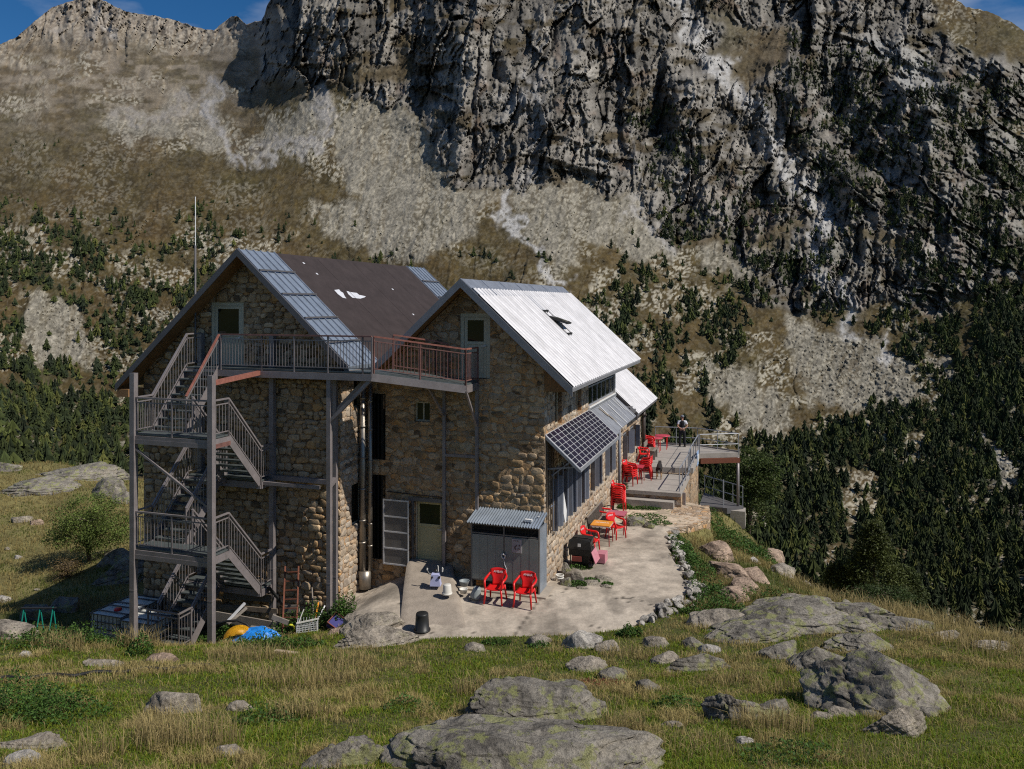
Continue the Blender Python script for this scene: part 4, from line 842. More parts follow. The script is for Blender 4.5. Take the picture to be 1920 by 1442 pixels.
for t, a, b in ((7.35,.1,.45),(7.5,.25,.6),(7.62,.4,.72)): aw.prism([(a,t,za(a)+.045),(b,t+.15,za(b)+.045),(b,t+.24,za(b)+.045),(a,t+.1,za(a)+.045)], (0,0,-.01))
aw.mi = 0; aw.box((-.0,6.0,-3.97),(.06,11.2,-3.87)); aw.build('awning', [M_greyroof, M_whitep, M_woodgrey], house)
so2 = MB(); so2.prism([(.01,.1,za(.01)+.05),(1.07,.1,za(1.07)+.05),(1.07,6.15,za(1.07)+.05),(.01,6.15,za(.01)+.05)], (0,0,-.05)); sp_ = so2.build('solar_panel', M_solar, house)
ln = MB(); zb_ = lambda s: za(s)+.056
for k in range(14): t = .1+6.05*k/13; ln.bar((.01,t,zb_(.01)), (1.07,t,zb_(1.07)), .035 if k not in (0, 13) else .06, .012)
for k in range(9): s = .01+1.06*k/8; ln.bar((s,.1,zb_(s)+.002), (s,6.15,zb_(s)+.002), .012 if k not in (0, 8) else .05, .010)
ln.build('cell_grid', M_silver, sp_)
sf = MB(); sf.bar((.0,.06,za(0)), (1.08,.06,za(1.08)), .06, .08); sf.bar((1.08,.06,za(1.08)), (1.08,6.2,za(1.08)), .06, .08)
for t in (.3, 3.1, 6.0): sf.bar((.02,t,-5.0), (.95,t,za(.95)-.05), .05)
sf.build('frame', M_greyroof, sp_)
# windows
def win(P, h, dep=.16, fw=.07, mull=(), trans=(), mat=None, panes=True):
    x0, x1, z0, z1 = h; mb = MB(); mat = mat or M_frame
    def bx(a, b, c, d_, e0, e1):
        p, q_ = P(a, c, e0), P(b, d_, e1); mb.box(p, q_)
    bx(x0+.003, x1-.003, z0+.003, z0+fw, dep, dep+.06); bx(x0+.003, x1-.003, z1-fw, z1-.003, dep, dep+.06)
    bx(x0+.003, x0+fw, z0+fw, z1-fw, dep, dep+.06); bx(x1-fw, x1-.003, z0+fw, z1-fw, dep, dep+.06)
    for m in mull: bx(m-fw/2.5, m+fw/2.5, z0+fw, z1-fw, dep+.002, dep+.05)
    for z in trans: bx(x0+fw, x1-fw, z-fw/2.5, z+fw/2.5, dep+.004, dep+.048)
    w = mb.build('window', mat, house); g = MB(); g.poly(P(x0,z0,dep+.03), P(x1,z0,dep+.03), P(x1,z1,dep+.03), P(x0,z1,dep+.03)); g.build('pane', M_glass, w); return w
for h in SLIT:
    win(PS, h, .14, .06, (), ()); 
win(PS, GLZ, .02, .07, [6+5*k/6 for k in range(1, 6)], [-3.1, -2.45], M_greyroof)
sb = MB(); sb.box((0.002,5.95,-3.98),(.06,11.06,-3.83)); sb.box((0.002,11.0,-3.95),(.05,11.06,-1.8)); sb.build('sill', M_whitep, house)
for h in LW+UW: win(PS, h, .12, .06, [(h[0]+h[1])/2] if h[1]-h[0] > 1 else (), (-6.1,), M_greyroof)
for i, h in enumerate(LW+UW):                                        # shutters, opened out from the wall
    for x, sg_ in ((h[0], 1), (h[1], -1)):
        if h[1]-h[0] < 1 and sg_ < 0 and i % 3: continue
        m = MB(); o = 0.17 if h[1]-h[0] < 1 else .22; dx = (0.02 if i % 2 else -.05)*sg_
        m.prism([PS(x-.015, h[2], -.004), PS(x+dx-.015, h[2], -o), PS(x+dx-.015, h[3]-.1, -o), PS(x-.015, h[3]-.1, -.004)], (0, .03, 0)); m.build('shutter', M_bluegrey, house)
sl_ = MB()
for h in (1.0-.1, 5.9), (6.3, 8.4), (9.0, 11.1), (13.0, 14.7), (14.9, 16.7): sl_.box((.003, h[0], -7.13), (.09, h[1], -7.06))
sl_.build('sill', M_concrete, house)
vb = MB()
for k in range(9): vb.bar((.07, .75+.62*k, -7.0), (.05, .75+.62*k, -5.1), .05)
vb.bar((.07,.6,-5.25), (.07,6.0,-5.25), .05); vb.bar((.05,.5,-6.2), (.05,2.2,-6.25), .03)
vb.build('window_bars', M_bluegrey, house)
w = win(PG1, W1[2], .12, .06, (-4.0,), ()); 
for h in W1[:2]:
    win(PG1, h, .10, .05, (), [h[2]+(h[3]-h[2])*k/4 for k in (1, 2, 3)], M_black)
    lv = MB()
    for k in range(3): lv.bar((h[0]+.13+.14*k, .03, h[2]+.02), (h[0]+.13+.14*k, .03, h[3]-.02), .04)
    lv.build('grille', M_black, house)
win(PI, (-0.62,-0.12,-3.3,-2.3), .1, .05); win(PI, (-0.75,-0.06,-7.0,-5.7), .1, .05)
# doors
def door(P, h, split, dep=.10, fw=.12, pm=None, sash=.10):
    x0, x1, z0, z1 = h; d_ = MB()
    def bx(mb, a, b, c, e_, f0, f1): mb.box(P(a, c, f0), P(b, e_, f1))
    bx(d_, x0+.004, x1-.004, z1-fw, z1-.004, dep, dep+.08); bx(d_, x0+.004, x0+fw, z0, z1-fw, dep, dep+.08); bx(d_, x1-fw, x1-.004, z0, z1-fw, dep, dep+.08)
    do = d_.build('door', M_frame, house); f = MB()
    a, b = x0+fw+.01, x1-fw-.01
    bx(f, a, b, z1-fw-sash, z1-fw-.01, dep+.02, dep+.07); bx(f, a, b, split, split+.09, dep+.02, dep+.07); bx(f, a, a+sash, z0+.02, z1-fw-sash, dep+.022, dep+.072); bx(f, b-sash, b, z0+.02, z1-fw-sash, dep+.022, dep+.072)
    bx(f, a, b, z0+.02, z0+.14, dep+.024, dep+.074); f.build('frame', pm or M_frame, do)
    g = MB(); g.poly(P(a,split,dep+.05), P(b,split,dep+.05), P(b,z1-fw,dep+.05), P(a,z1-fw,dep+.05)); g.build('pane', M_glass, do)
    p = MB(); bx(p, a+sash, b-sash, z0+.14, split, dep+.045, dep+.075); p.build('panel', pm or M_frame, do)
    k = MB(); bx(k, b-sash+.02, b-sash+.08, split-.06, split-.02, dep-.04, dep+.02); bx(k, b-sash-.06, b-sash+.08, split-.055, split-.03, dep-.055, dep-.035); k.build('handle', M_silver, do); return do
door(PG2, D2, -1.05, .04); door(PG1, D1, -1.25, .04); door(PG1, D0, -7.05, .12, .04, M_creamdoor, .07)
ln2 = MB(); ln2.box((-4.45,-.05,-6.26+.04), (-3.2,-.003,-6.10)); ln2.box((-3.31,-.06,-8.15),(-3.22,-.003,-6.22)); ln2.box((-4.34,-.05,-8.15),(-4.28,-.003,-6.22)); ln2.build('lintel', M_sheetgrey, house)
sh = MB(); sh.box((-5.22,-.24,-8.22), (-4.36,-.20,-6.2)); dl = sh.build('metal_shutter', M_sheetgrey, house)
ed_ = MB()
for z in (-8.22, -7.72, -7.2, -6.72, -6.2): ed_.box((-5.24,-.262,z-.02), (-4.34,-.242,z+.025))
for s in (-5.22, -4.36): ed_.box((s-.02,-.264,-8.22), (s+.02,-.243,-6.2))
ed_.build('edge_frame', M_silver, dl)
# ducts and pipes
pp = MB(); pp.tube([(-5.93,-.32,-8.55),(-5.93,-.32,-2.3)], .105, 16); pp.tube([(-5.70,-.24,-8.5),(-5.70,-.24,-2.3)], .075, 14); pp.tube([(-5.86,-.30,-9.05),(-5.86,-.30,-8.5)], .20, 18)
for z in (-7.6, -6.9, -5.9, -4.9, -3.9, -3.0): pp.tube([(-5.93,-.32,z-.03),(-5.93,-.32,z+.03)], .125, 16); pp.tube([(-5.70,-.24,z-.13),(-5.70,-.24,z-.08)], .092, 14)
pp.build('flue_duct', M_steelpipe, house)
dp = MB(); dp.tube([(.12,11.55,-8.3),(.12,11.55,-4.95)], .06, 10); dp.build('downpipe', M_bluegrey, house)
dp = MB(); dp.tube([(.16,18.15,-7.6),(.16,18.15,-5.2)], .10, 12); dp.box((.02,18.0,-5.75),(.3,18.3,-5.68)); dp.build('downpipe', M_brownpipe, house)
dp = MB(); dp.tube([(-5.2,-.06,-5.98),(-3.3,-.06,-6.03)], .015, 6); dp.build('cable', M_black, house)
fp = MB(); fp.box((.004,0.02,-5.2),(.03,.9,-4.0));
for k in range(5): fp.bar((.05,.12+.2*k,-7.0), (.05,.12+.2*k,-4.1), .03)
fp.build('timber_batten', M_wood, house)

# ================================================================== fire escape
fe = thing('fire_escape', H(-9.75, -3.0, -10.0), TH, 'galvanised steel fire escape of stairs, landings and railed walkway against the gables', 'fire escape')
sL, sR, tF, tB, sM = -11.10, -8.39, -4.45, -1.60, -9.78
def post(s, t, z0, z1, w=.16, m=M_steel):
    b = MB(); h = w/2; b.box((s-h,t-h,z0),(s+h,t-h+.02,z1)); b.box((s-h,t+h-.02,z0),(s+h,t+h,z1)); b.box((s-.012,t-h+.02,z0),(s+.012,t+h-.02,z1)); b.box((s-h+.003,t-h+.02,z0),(s-h+.015,t+h-.02,z1)); b.box((s+h-.015,t-h+.02,z0),(s+h-.003,t+h-.02,z1))
    b.box((s-h-.004,t-h-.004,-8.30),(s+h+.004,t+h+.004,-8.27)) if z0 < -9 else None
    return b.build('post', m, fe)
post(sL, tF, -10.9, -2.0); post(sR, tF, -10.6, -2.0); post(sL, tB, -11.5, -.95); post(sR, tB, -10.9, -.95)
post(-6.0, -2.2, -9.95, -2.1, .13); post(-6.12, -1.66, -9.9, -2.1, .12); post(-3.18, -.15, -8.12, -2.35, .09); post(-2.10, -.15, -8.6, -2.5, .09)
def landing(s0, s1, t0, t1, z, fr=True):
    b = MB(); b.box((s0,t0,z-.04),(s1,t1,z)); lo = b.build('landing', M_grate, fe)
    f = MB()
    for a, c in (((s0,t0),(s1,t0)), ((s0,t1),(s1,t1)), ((s0,t0),(s0,t1)), ((s1,t0),(s1,t1))): f.bar((a[0],a[1],z-.16), (c[0],c[1],z-.16), .07, .20)
    f.build('edge_beam', M_steel, lo); return lo
landing(sL, sR, tF, -3.72, -3.75); landing(sL, sR, tF, -3.72, -7.05); landing(sL, sR, -2.2, tB, -5.40); landing(sL, sR, -2.2, tB, -8.70)
landing(sL, -4.55, -2.28, -1.5, -1.98)
landing(-11.0, -9.9, -4.0, -3.45, -10.05)
b = MB(); b.prism([(-4.55,-2.28,-1.98),(-2.1,-1.08,-2.37),(-2.1,-.02,-2.37),(-4.55,-.9,-1.98)], (0,0,-.05)); w2 = b.build('landing', M_grate, fe)
f = MB(); f.bar((-4.55,-2.28,-2.13), (-2.1,-1.08,-2.52), .06, .22); f.bar((-2.1,-1.08,-2.52), (-2.1,0,-2.52), .06, .22); f.bar((-4.55,-.9,-2.13), (-2.1,-.05,-2.52), .06, .18); f.build('edge_beam', M_steel, w2)
def rail(pts, hand=M_steel, posts=M_steel, sp=.125, ht=1.02, hname='handrail'):
    b = MB(); pts = [Vector(p) for p in pts]; Z = Vector((0,0,1))
    for p, q_ in zip(pts[:-1], pts[1:]):
        b.bar(p+Z*.10, q_+Z*.10, .025); b.bar(p+Z*(ht-.12), q_+Z*(ht-.12), .028)
        L_ = (Vector((q_.x,q_.y,0))-Vector((p.x,p.y,0))).length; n = max(1, int(round(L_/sp)))
        for k in range(1, n): c = p.lerp(q_, k/n); b.bar(c+Z*.10, c+Z*(ht-.12), .014)
        m = max(1, int(round(L_/1.15)))
        for k in range(m+1):
            c = p.lerp(q_, k/m); b.bar(c-Z*.12, c+Z*ht, .042)
    ro = b.build('railing', posts, fe); h_ = MB()
    for p, q_ in zip(pts[:-1], pts[1:]): h_.bar(p+Z*(ht+.015), q_+Z*(ht+.015), .055, .045)
    h_.build('handrail', hand, ro); return ro
def flight(s0, s1, ta, za_, tb, zb2, n):
    """stringers and treads from (ta, za) up to (tb, zb)"""
    b = MB()
    for s in (s0, s1): b.bar((s,ta,za_-.10), (s,tb,zb2-.10), .03, .22)
    fo = b.build('stair_flight', M_steel, fe)
    for k in range(n):
        a = (k+.5)/n; t = ta+(tb-ta)*a; z = za_+(zb2-za_)*a; m = MB(); m.box((s0+.02,t-.13,z-.035),(s1-.02,t+.13,z)); m.build('tread', M_grate, fo)
    return fo
flight(sL+.05, sM-.12, -3.72, -3.75, -2.25, -1.98, 8); flight(sM+.15, sR-.02, -3.72, -3.75, -2.2, -5.40, 8)
flight(sL+.05, sM-.12, -3.72, -7.05, -2.2, -5.40, 8); flight(sM+.15, sR-.02, -3.72, -7.05, -2.2, -8.70, 8); flight(sL+.05, sM-.12, -3.50, -10.05, -2.2, -8.70, 7)
for z in (-3.75, -7.05):
    rail([(sR,tF+.05,z),(sR,-3.72,z)]); rail([(sL,tF+.05,z),(sL,-3.72,z)]); rail([(sL,tF,z),(sR,tF,z)])
    rail([(sR,-3.72,z),(sR,-2.2,z-1.65)]); rail([(sR,-2.2,z-1.65),(sR,tB,z-1.65)]); rail([(sM+.13,-3.72,z),(sM+.13,-2.2,z-1.65)])
    z2 = z+1.65 if z < -5 else -1.98; tb2 = -2.2 if z < -5 else -2.25
    rail([(sL,-3.72,z),(sL,tb2,z2)]); rail([(sL,tb2,z2),(sL,tB,z2)]); rail([(sM-.1,-3.72,z),(sM-.1,tb2,z2)], M_steelred if z > -5 else M_steel)
rail([(sL,-3.50,-10.05),(sL,-2.2,-8.70)]); rail([(sM-.1,-3.50,-10.05),(sM-.1,-2.2,-8.70)]); rail([(-11.0,-4.0,-10.05),(-9.9,-4.0,-10.05)]); rail([(-9.9,-4.0,-10.05),(-9.9,-3.5,-10.05)])
rail([(sL,-2.2,-8.70),(sL,tB,-8.70)])
rail([(sM,-2.28,-1.98),(-8.3,-2.28,-1.98),(-4.85,-2.28,-1.98),(-4.55,-2.28,-1.98)], M_steeldull, sp=.105)
rail([(-4.50,-2.25,-1.98),(-2.1,-1.08,-2.37),(-2.1,-.06,-2.37)], M_steelred, M_steeldull, sp=.105)
rail([(-4.5,-1.0,-1.98),(-3.35,-.42,-2.18),(-3.05,-.12,-2.30)], M_steelred, M_steeldull, sp=.11)
def brace(p, q_, w=.07, m=M_steel, nm='brace'): b = MB(); b.bar(p, q_, w); return b.build(nm, m, fe)
brace((sL,tF,-4.15), (sR,tF,-5.75), .06); brace((sR,-1.65,-4.4), (sL,-1.7,-6.1), .06); brace((-4.55,-2.22,-2.15), (-6.0,-2.2,-3.5), .10); brace((-5.0,-1.62,-2.15), (-6.1,-1.66,-3.25), .09)
brace((-2.1,-1.08,-2.55), (-2.1,-.15,-3.75), .06); brace((-3.3,-1.2,-2.4), (-3.18,-.15,-3.5), .06)
brace((-3.18,-.15,-4.68), (-2.10,-.15,-4.68), .08, nm='cross_beam'); brace((sR,tB,-5.42), (-6.1,-1.66,-5.42), .14, nm='cross_beam'); brace((sR,-2.1,-5.50), (-6.4,-2.1,-5.50), .10, nm='cross_beam'); brace((-6.0,-2.2,-5.42), (-6.12,-1.66,-5.3), .12, nm='cross_beam')
brace((sR,tF,-2.22), (sR,-2.28,-2.10), .13, M_steelred, 'cross_beam'); brace((sL,tF+.02,-3.98), (sR,tF+.02,-3.98), .13, M_steel, 'cross_beam'); brace((sR,tF+.1,-4.0), (sR,-3.7,-4.0), .12, M_steeldull, 'cross_beam'); brace((sL,tF+.02,-7.30), (sR,tF+.02,-7.30), .13, M_steel, 'cross_beam')
brace((sR+.05,-1.9,-8.75), (-7.0,-1.75,-10.1), .07, M_black, 'strut')
# ================================================================== mast
ms = MB(); ms.tube([(-11.30,-1.62,-3.6),(-11.30,-1.62,1.9)], .030, 8); mo = ms.build('antenna_mast', M_fascia, None); tag(mo, 'thin tall antenna mast with a white whip fixed to the left gable', 'antenna mast')
ms = MB(); ms.tube([(-11.30,-1.62,1.9),(-11.30,-1.62,3.48)], .016, 6); ms.build('whip', M_whitep, mo)
ms = MB(); ms.box((-11.42,-1.72,.02),(-11.2,-1.5,.10)); ms.box((-11.42,-1.72,-1.9),(-11.2,-1.46,-1.83)); ms.build('bracket', M_fascia, mo)

# ================================================================== metal shed
shd = thing('metal_shed', H(-1.0, -.7, -8.5), TH, 'small sheet metal shed with corrugated roof leaning on the gable wall', 'shed')
b = MB(); b.box((-2.05,-.72,-8.42),(-2.0,-.02,-6.55)); b.box((.03,-.72,-8.42),(.08,-.02,-6.55)); b.box((-2.0,-.10,-8.42),(.03,-.06,-6.5)); b.build('side_wall', M_zinc, shd)
b = MB()
for s in (-2.05, .04, -1.03): b.box((s,-.79,-8.44),(s+.04,-.74,-6.52))
for z in (-8.44, -6.82, -6.56, -8.20): b.box((-2.01,-.785,z),(.04,-.745,z+.035))
b.build('frame', M_sheetgrey, shd)
for s0, s1 in ((-2.0, -1.03), (-.98, .04)):
    b = MB(); b.box((s0,-.80,-8.16),(s1,-.77,-6.84)); d_ = b.build('door', M_shed, shd)
    b = MB(); 
    for k in range(1, 4): x = s0+(s1-s0)*k/4; b.box((x-.004,-.803,-8.15),(x+.004,-.801,-6.85))
    b.build('seam', M_sheetgrey, d_)
for z0, z1 in ((-6.79, -6.56), (-8.42, -8.17)):
    b = MB()
    for k in range(22): x = -2.0+2.03*k/21; b.bar((x,-.76,z0), (x,-.76,z1), .008)
    for k in range(3): z = z0+(z1-z0)*(k+.5)/3; b.bar((-2,-.76,z), (.04,-.76,z), .008)
    b.build('mesh_vent', M_black, shd)
b = MB(); b.box((-1.98,-.70,-8.40),(.02,-.5,-6.58)); b.build('dark_inside', M_dark, shd)
b = MB(); b.box((-1.9,-.74,-8.40),(-1.6,-.71,-8.2)); b.box((-.75,-.74,-8.40),(-.45,-.71,-8.2)); b.box((-.25,-.74,-8.40),(-.02,-.71,-8.22)); b.build('firewood', plain('orange_brown_wood', (.35,.15,.03), .8), shd)
b = MB(); n = 27*6; vs = []
for i in range(n+1):
    x = -2.12+2.26*i/n; o = .020*math.cos(2*math.pi*27*i/n)
    for t, z in ((-.95,-6.47),(.0,-6.24)): vs.append((x, t, z+o))
b.smooth = True; b.add(vs, [(2*i,2*i+2,2*i+3,2*i+1) for i in range(n)]); b.smooth = False
b.build('roof', M_zinc, shd)
b = MB(); b.tube([(-1.06,-.83,-7.35),(-1.0,-.87,-7.33),(-.95,-.83,-7.38),(-.97,-.83,-7.46),(-1.04,-.83,-7.46),(-1.07,-.83,-7.38)], .02, 6); b.tube([(-1.0,-.84,-7.45),(-.97,-.84,-7.65),(-.91,-.83,-7.78),(-.92,-.83,-7.9)], .012, 6); b.build('chain_lock', M_silver, shd)
b = MB(); b.box((-.75,-.83,-7.27),(-.45,-.803,-6.87)); po = b.build('poster', plain('poster_paper', (.36,.33,.33), .7), shd)
b = MB()
rr_ = random.Random(4)
for k in range(9): x = -.68+.17*rr_.random(); z = -7.18+.16*rr_.random(); b.bar((x,-.833,z), (x+.06*(rr_.random()-.2),-.833,z+.07*(rr_.random()-.3)), .03, .004, (0,1,0))
for k in range(6): b.bar((-.69+.028*k,-.833,-6.94+.02*(k % 2)), (-.68+.028*k,-.833,-6.92+.02*((k+1) % 2)), .014, .004, (0,1,0))
b.build('print_marks', plain('poster_ink', (.09,.05,.05), .7), po)
br = MB(); br.box((-.40,-.72,-6.36),(-.18,-.62,-6.30)); br.box((-.1,-.4,-6.30),(-.05,-.35,-6.27)); tag(br.build('white_block', M_whitep), 'small white block lying on the corrugated shed roof', 'block')
sc_ = MB(); sc_.box((-2.25,-.98,-8.72),(.32,.0,-8.425)); tag(sc_.build('concrete_plinth', M_concrete), 'low concrete plinth under the metal shed', 'plinth')

# ================================================================== concrete ramp to the door
rp = MB(); A = [px(762,1060,24.7), px(850,1063,24.55), px(857,1083,23.7), px(868,1130,22.1), px(890,1208,20.35)]; Bq = [px(757,1090,23.5), px(752,1135,22.0), px(752,1175,21.1), px(772,1206,20.5)]
top = [A[0], Bq[0], Bq[1], Bq[2], Bq[3], A[4], A[3], A[2], A[1]]
n = len(top); zt_ = lambda p: -8.13-.13*(24.6-p[1])
L1 = [A[0]]+Bq; R1 = [A[1], A[2], A[3], ((A[3][0]+A[4][0])/2, (A[3][1]+A[4][1])/2, 0), A[4]]
for Y_ in [0]:
    vs = []; m_ = 30; k_ = 16
    Ly = [p[1] for p in L1][::-1]; Lx = [p[0] for p in L1][::-1]; Ry = [p[1] for p in R1][::-1]; Rx = [p[0] for p in R1][::-1]
    for i in range(m_+1):
        y = 20.3+(25.2-20.3)*i/m_; xl = float(np.interp(y, Ly, Lx)); xr = float(np.interp(y, Ry, Rx))
        for j in range(k_+1):
            x = xl+(xr-xl)*j/k_; z = zt_((x, y))+.02*math.sin(x*3+y*2)
            if j == 0: z -= .05
            if j == k_: z -= .10
            vs.append((x, y, z))
    rp.smooth = True; rp.add(vs, [(i*(k_+1)+j, i*(k_+1)+j+1, (i+1)*(k_+1)+j+1, (i+1)*(k_+1)+j) for i in range(m_) for j in range(k_)]); rp.smooth = False
    for j, dx in ((0, 0), (k_, 0.16)):
        w_ = [Vector(vs[i*(k_+1)+j]) for i in range(m_+1)]
        for a, c in zip(w_[:-1], w_[1:]): rp.poly(a, c, c+Vector((dx,0,-1.2)), a+Vector((dx,0,-1.2)))
    f0 = [Vector(vs[j]) for j in range(k_+1)]
    for a, c in zip(f0[:-1], f0[1:]): rp.poly(a, c, c+Vector((0,0,-.6)), a+Vector((0,0,-.6)))
tag(rp.build('ramp', plain('ramp_concrete', (.30,.255,.21), .95, 0, .25, 3.0, .02, .2), None, 'W'), 'sloping concrete ramp leading up to the yellowish door', 'ramp')

# ================================================================== decks beyond the terrace
st = thing('stone_deck', H(1.5, 15, -8.9), TH, 'concrete deck on stone walls with steps at the far end of the house', 'deck')
b = MB(); b.box((.02,12.02,-9.8),(2.72,15.8,-8.34)); b.box((.02,15.9,-11.2),(2.74,20.1,-8.16)); b.build('stone_wall', M_wallside, st)
b = MB(); b.box((.005,11.95,-8.345),(2.72,15.75,-8.18)); b.build('slab', M_deck, st)
b = MB(); b.prism([(.005,15.72,-7.9),(2.85,16.15,-7.9),(2.8,20.1,-7.9),(4.80,21.1,-7.9),(2.5,22.35,-7.9),(.0,22.15,-7.9)], (0,0,-.255)); b.build('slab', M_deck, st)
b = MB(); b.box((.005,11.55,-9.3),(2.45,11.948,-8.50)); b.build('step', M_deck, st)
b = MB()
for t in (17.0, 18.3, 19.6, 20.9): b.box((.1,t,-7.8995),(2.75,t+.03,-7.897))
b.box((1.5,16.1,-7.8995),(1.53,22.0,-7.897)); b.build('slab_joint', M_fascia, st)
b = MB(); b.bar((2.85,20.08,-8.30), (4.81,21.06,-8.30), .12, .26); b.build('edge_beam', M_rust, st)
b = MB(); b.tube([(4.72,21.05,-11.0),(4.72,21.05,-8.16)], .075, 10); b.build('support_post', M_steel, st)
b = MB(); b.box((2.73,12.6,-9.6),(2.85,12.72,-8.3)); b.build('drain_pipe', M_steel, st)
b = MB(); b.bar((.0,22.18,-7.86), (2.5,22.38,-7.86), .08, .12); b.bar((2.5,22.38,-7.86), (4.82,21.13,-7.86), .05, .08); b.build('kerb', M_deck, st)
def drail(parent, pts, mids=(.5,), ht=1.0, n=2, r=.022, mat=M_greyroof):
    b = MB(); pts = [Vector(p) for p in pts]; Z = Vector((0,0,1))
    for p, q_ in zip(pts[:-1], pts[1:]):
        b.tube([p+Z*ht, q_+Z*ht], r*1.2, 6)
        for m in mids: b.tube([p+Z*ht*m, q_+Z*ht*m], r, 6)
        for k in range(n+1): c = p.lerp(q_, k/n); b.tube([c-Z*.1, c+Z*ht], r, 6)
    return b.build('railing', mat, parent)
drail(st, [(2.62,12.3,-8.18),(2.66,15.7,-8.18)], (.15,), n=3); drail(st, [(2.66,15.75,-8.1),(2.72,16.3,-7.9),(2.74,20.0,-7.9)], (.15,), n=3); drail(st, [(2.8,20.12,-7.9),(4.74,21.08,-7.9)], (.45,), n=1)
drail(st, [(.2,22.1,-7.9),(2.5,22.3,-7.9)], (.45,), n=2); drail(st, [(2.5,22.3,-7.9),(4.74,21.12,-7.9)], (.45,), n=2)
cb = MB(); cb.box((4.35,20.55,-11.8),(5.1,21.4,-10.9)); tag(cb.build('concrete_block', M_deck), 'concrete footing block under the deck support post', 'concrete block')
wk = thing('lower_walkway', H(4, 21.5, -10.9), TH, 'grey lower walkway with pipe railing beneath the deck', 'walkway')
b = MB(); b.prism([(2.75,20.5,-10.75),(4.2,20.4,-10.75),(5.0,21.1,-10.75),(2.75,23.6,-10.75)], (0,0,-.3)); b.build('floor', M_fascia, wk)
drail(wk, [(2.8,23.4,-10.75),(4.95,21.3,-10.75)], (.4,), n=4); drail(wk, [(4.0,20.5,-11.2),(4.01,20.52,-11.2)], (), 1.9, n=1)
cl = MB(); cl.box((2.78,18.6,-8.3),(2.82,19.4,-7.6)); cl.mi = 1; cl.box((2.821,18.7,-8.1),(2.84,19.1,-7.75)); tag(cl.build('hanging_towel', [plain('light_blue_cloth', (.25,.36,.55), .8), M_whitep]), 'blue and white towel hanging on the deck railing', 'towel')
# ================================================================== chairs and tables
def text(s_, size, mat, parent, loc, rot, name='lettering', ext=0.002):
    c = bpy.data.curves.new(name, 'FONT'); c.body = s_; c.size = size; c.extrude = ext; c.align_x = 'CENTER'; c.align_y = 'CENTER'; c.materials.append(mat)
    tmp = bpy.data.objects.new('tmp', c); COL.objects.link(tmp); bpy.context.view_layer.update()
    me = bpy.data.meshes.new_from_object(tmp.evaluated_get(bpy.context.evaluated_depsgraph_get())); bpy.data.objects.remove(tmp); me.name = name
    o = bpy.data.objects.new(name, me); COL.objects.link(o); o.parent = parent; o.location = loc; o.rotation_euler = rot; return o
def make_chair(label):
    t = thing('plastic_armchair', (0,0,0), 0, label, 'chair', 'red plastic armchairs')
    b = MB(); b.smooth = True; n = 8; m = 8; vs = []
    for i in range(n+1):
        y = -.24+.46*i/n
        for j in range(m+1):
            a = -1+2*j/m; w = .225+.015*math.sin(i/n*3.1); vs.append((a*w, y-.02*(1-a*a)*(i == 0), .43+.022*a*a-.025*math.sin(math.pi*i/n)-.02*(i/n) - (.02 if i == 0 else 0)))
    k = len(vs); vs += [(x, y, z-.022) for x, y, z in vs[:k]]
    fs = [(i*(m+1)+j, i*(m+1)+j+1, (i+1)*(m+1)+j+1, (i+1)*(m+1)+j) for i in range(n) for j in range(m)]
    fs += [tuple(k+q for q in f[::-1]) for f in fs]
    rim = [j for j in range(m+1)]+[(i*(m+1)+m) for i in range(1, n+1)]+[n*(m+1)+j for j in range(m-1, -1, -1)]+[i*(m+1) for i in range(n-1, 0, -1)]
    fs += [(rim[i], rim[i-1], k+rim[i-1], k+rim[i]) for i in range(len(rim))]
    b.add(vs, fs); b.build('seat', M_red, t, 'L')
    b = MB(); b.smooth = True; vs = []; n = 10
    for i in range(n+1):
        a = i/n; z = .42+.45*a; y = .20+.11*a; w = .145+.02*a if a < .45 else .155+.085*math.sin(min(1, (a-.45)/.3)*1.57)-.05*max(0, (a-.9)/.1)
        for j in range(m+1): q = -1+2*j/m; vs.append((q*w, y-.045*q*q, z-.02*q*q*(a > .9)))
    k = len(vs); vs += [(x, y+.016, z) for x, y, z in vs[:k]]
    fs = [(i*(m+1)+j, i*(m+1)+j+1, (i+1)*(m+1)+j+1, (i+1)*(m+1)+j) for i in range(n) for j in range(m)]
    fs += [tuple(k+q for q in f[::-1]) for f in fs]
    rim = [j for j in range(m+1)]+[(i*(m+1)+m) for i in range(1, n+1)]+[n*(m+1)+j for j in range(m-1, -1, -1)]+[i*(m+1) for i in range(n-1, 0, -1)]
    fs += [(rim[i], rim[i-1], k+rim[i-1], k+rim[i]) for i in range(len(rim))]
    b.add(vs, fs); bk = b.build('backrest', M_red, t, 'L')
    text('AMBAR', .085, M_whitep, bk, (0, .268, .765), (math.radians(76), 0, 0))
    for sx in (-1, 1):
        b = MB(); b.smooth = True
        b.tube([(sx*.215,.285,.76),(sx*.27,.20,.68),(sx*.285,.05,.655),(sx*.28,-.14,.65),(sx*.265,-.21,.62),(sx*.25,-.235,.52),(sx*.235,-.24,.42)], [.024,.032,.036,.036,.034,.030,.030], 8); b.build('armrest', M_red, t, 'L')
        b = MB(); b.tube([(sx*.225,-.235,.44),(sx*.262,-.268,0)], [.032,.024], 8); b.build('leg', M_red, t, 'L')
        b = MB(); b.tube([(sx*.205,.20,.43),(sx*.245,.30,0)], [.032,.023], 8); b.build('leg', M_red, t, 'L')
    return t
def put(o, s, t, z=None, rz=0.0, label=None):
    x, y, _ = H(s, t, 0); z = float(Tz(x, y))+.015 if z is None else z
    o.location = (x, y, z); o.rotation_euler = (0, 0, TH+rz)
    if label: o['label'] = label
    return o
R90 = math.pi/2
ch0 = make_chair('red plastic armchair facing out in front of the left shed door'); put(ch0, -1.0, -1.55, rz=0.05)
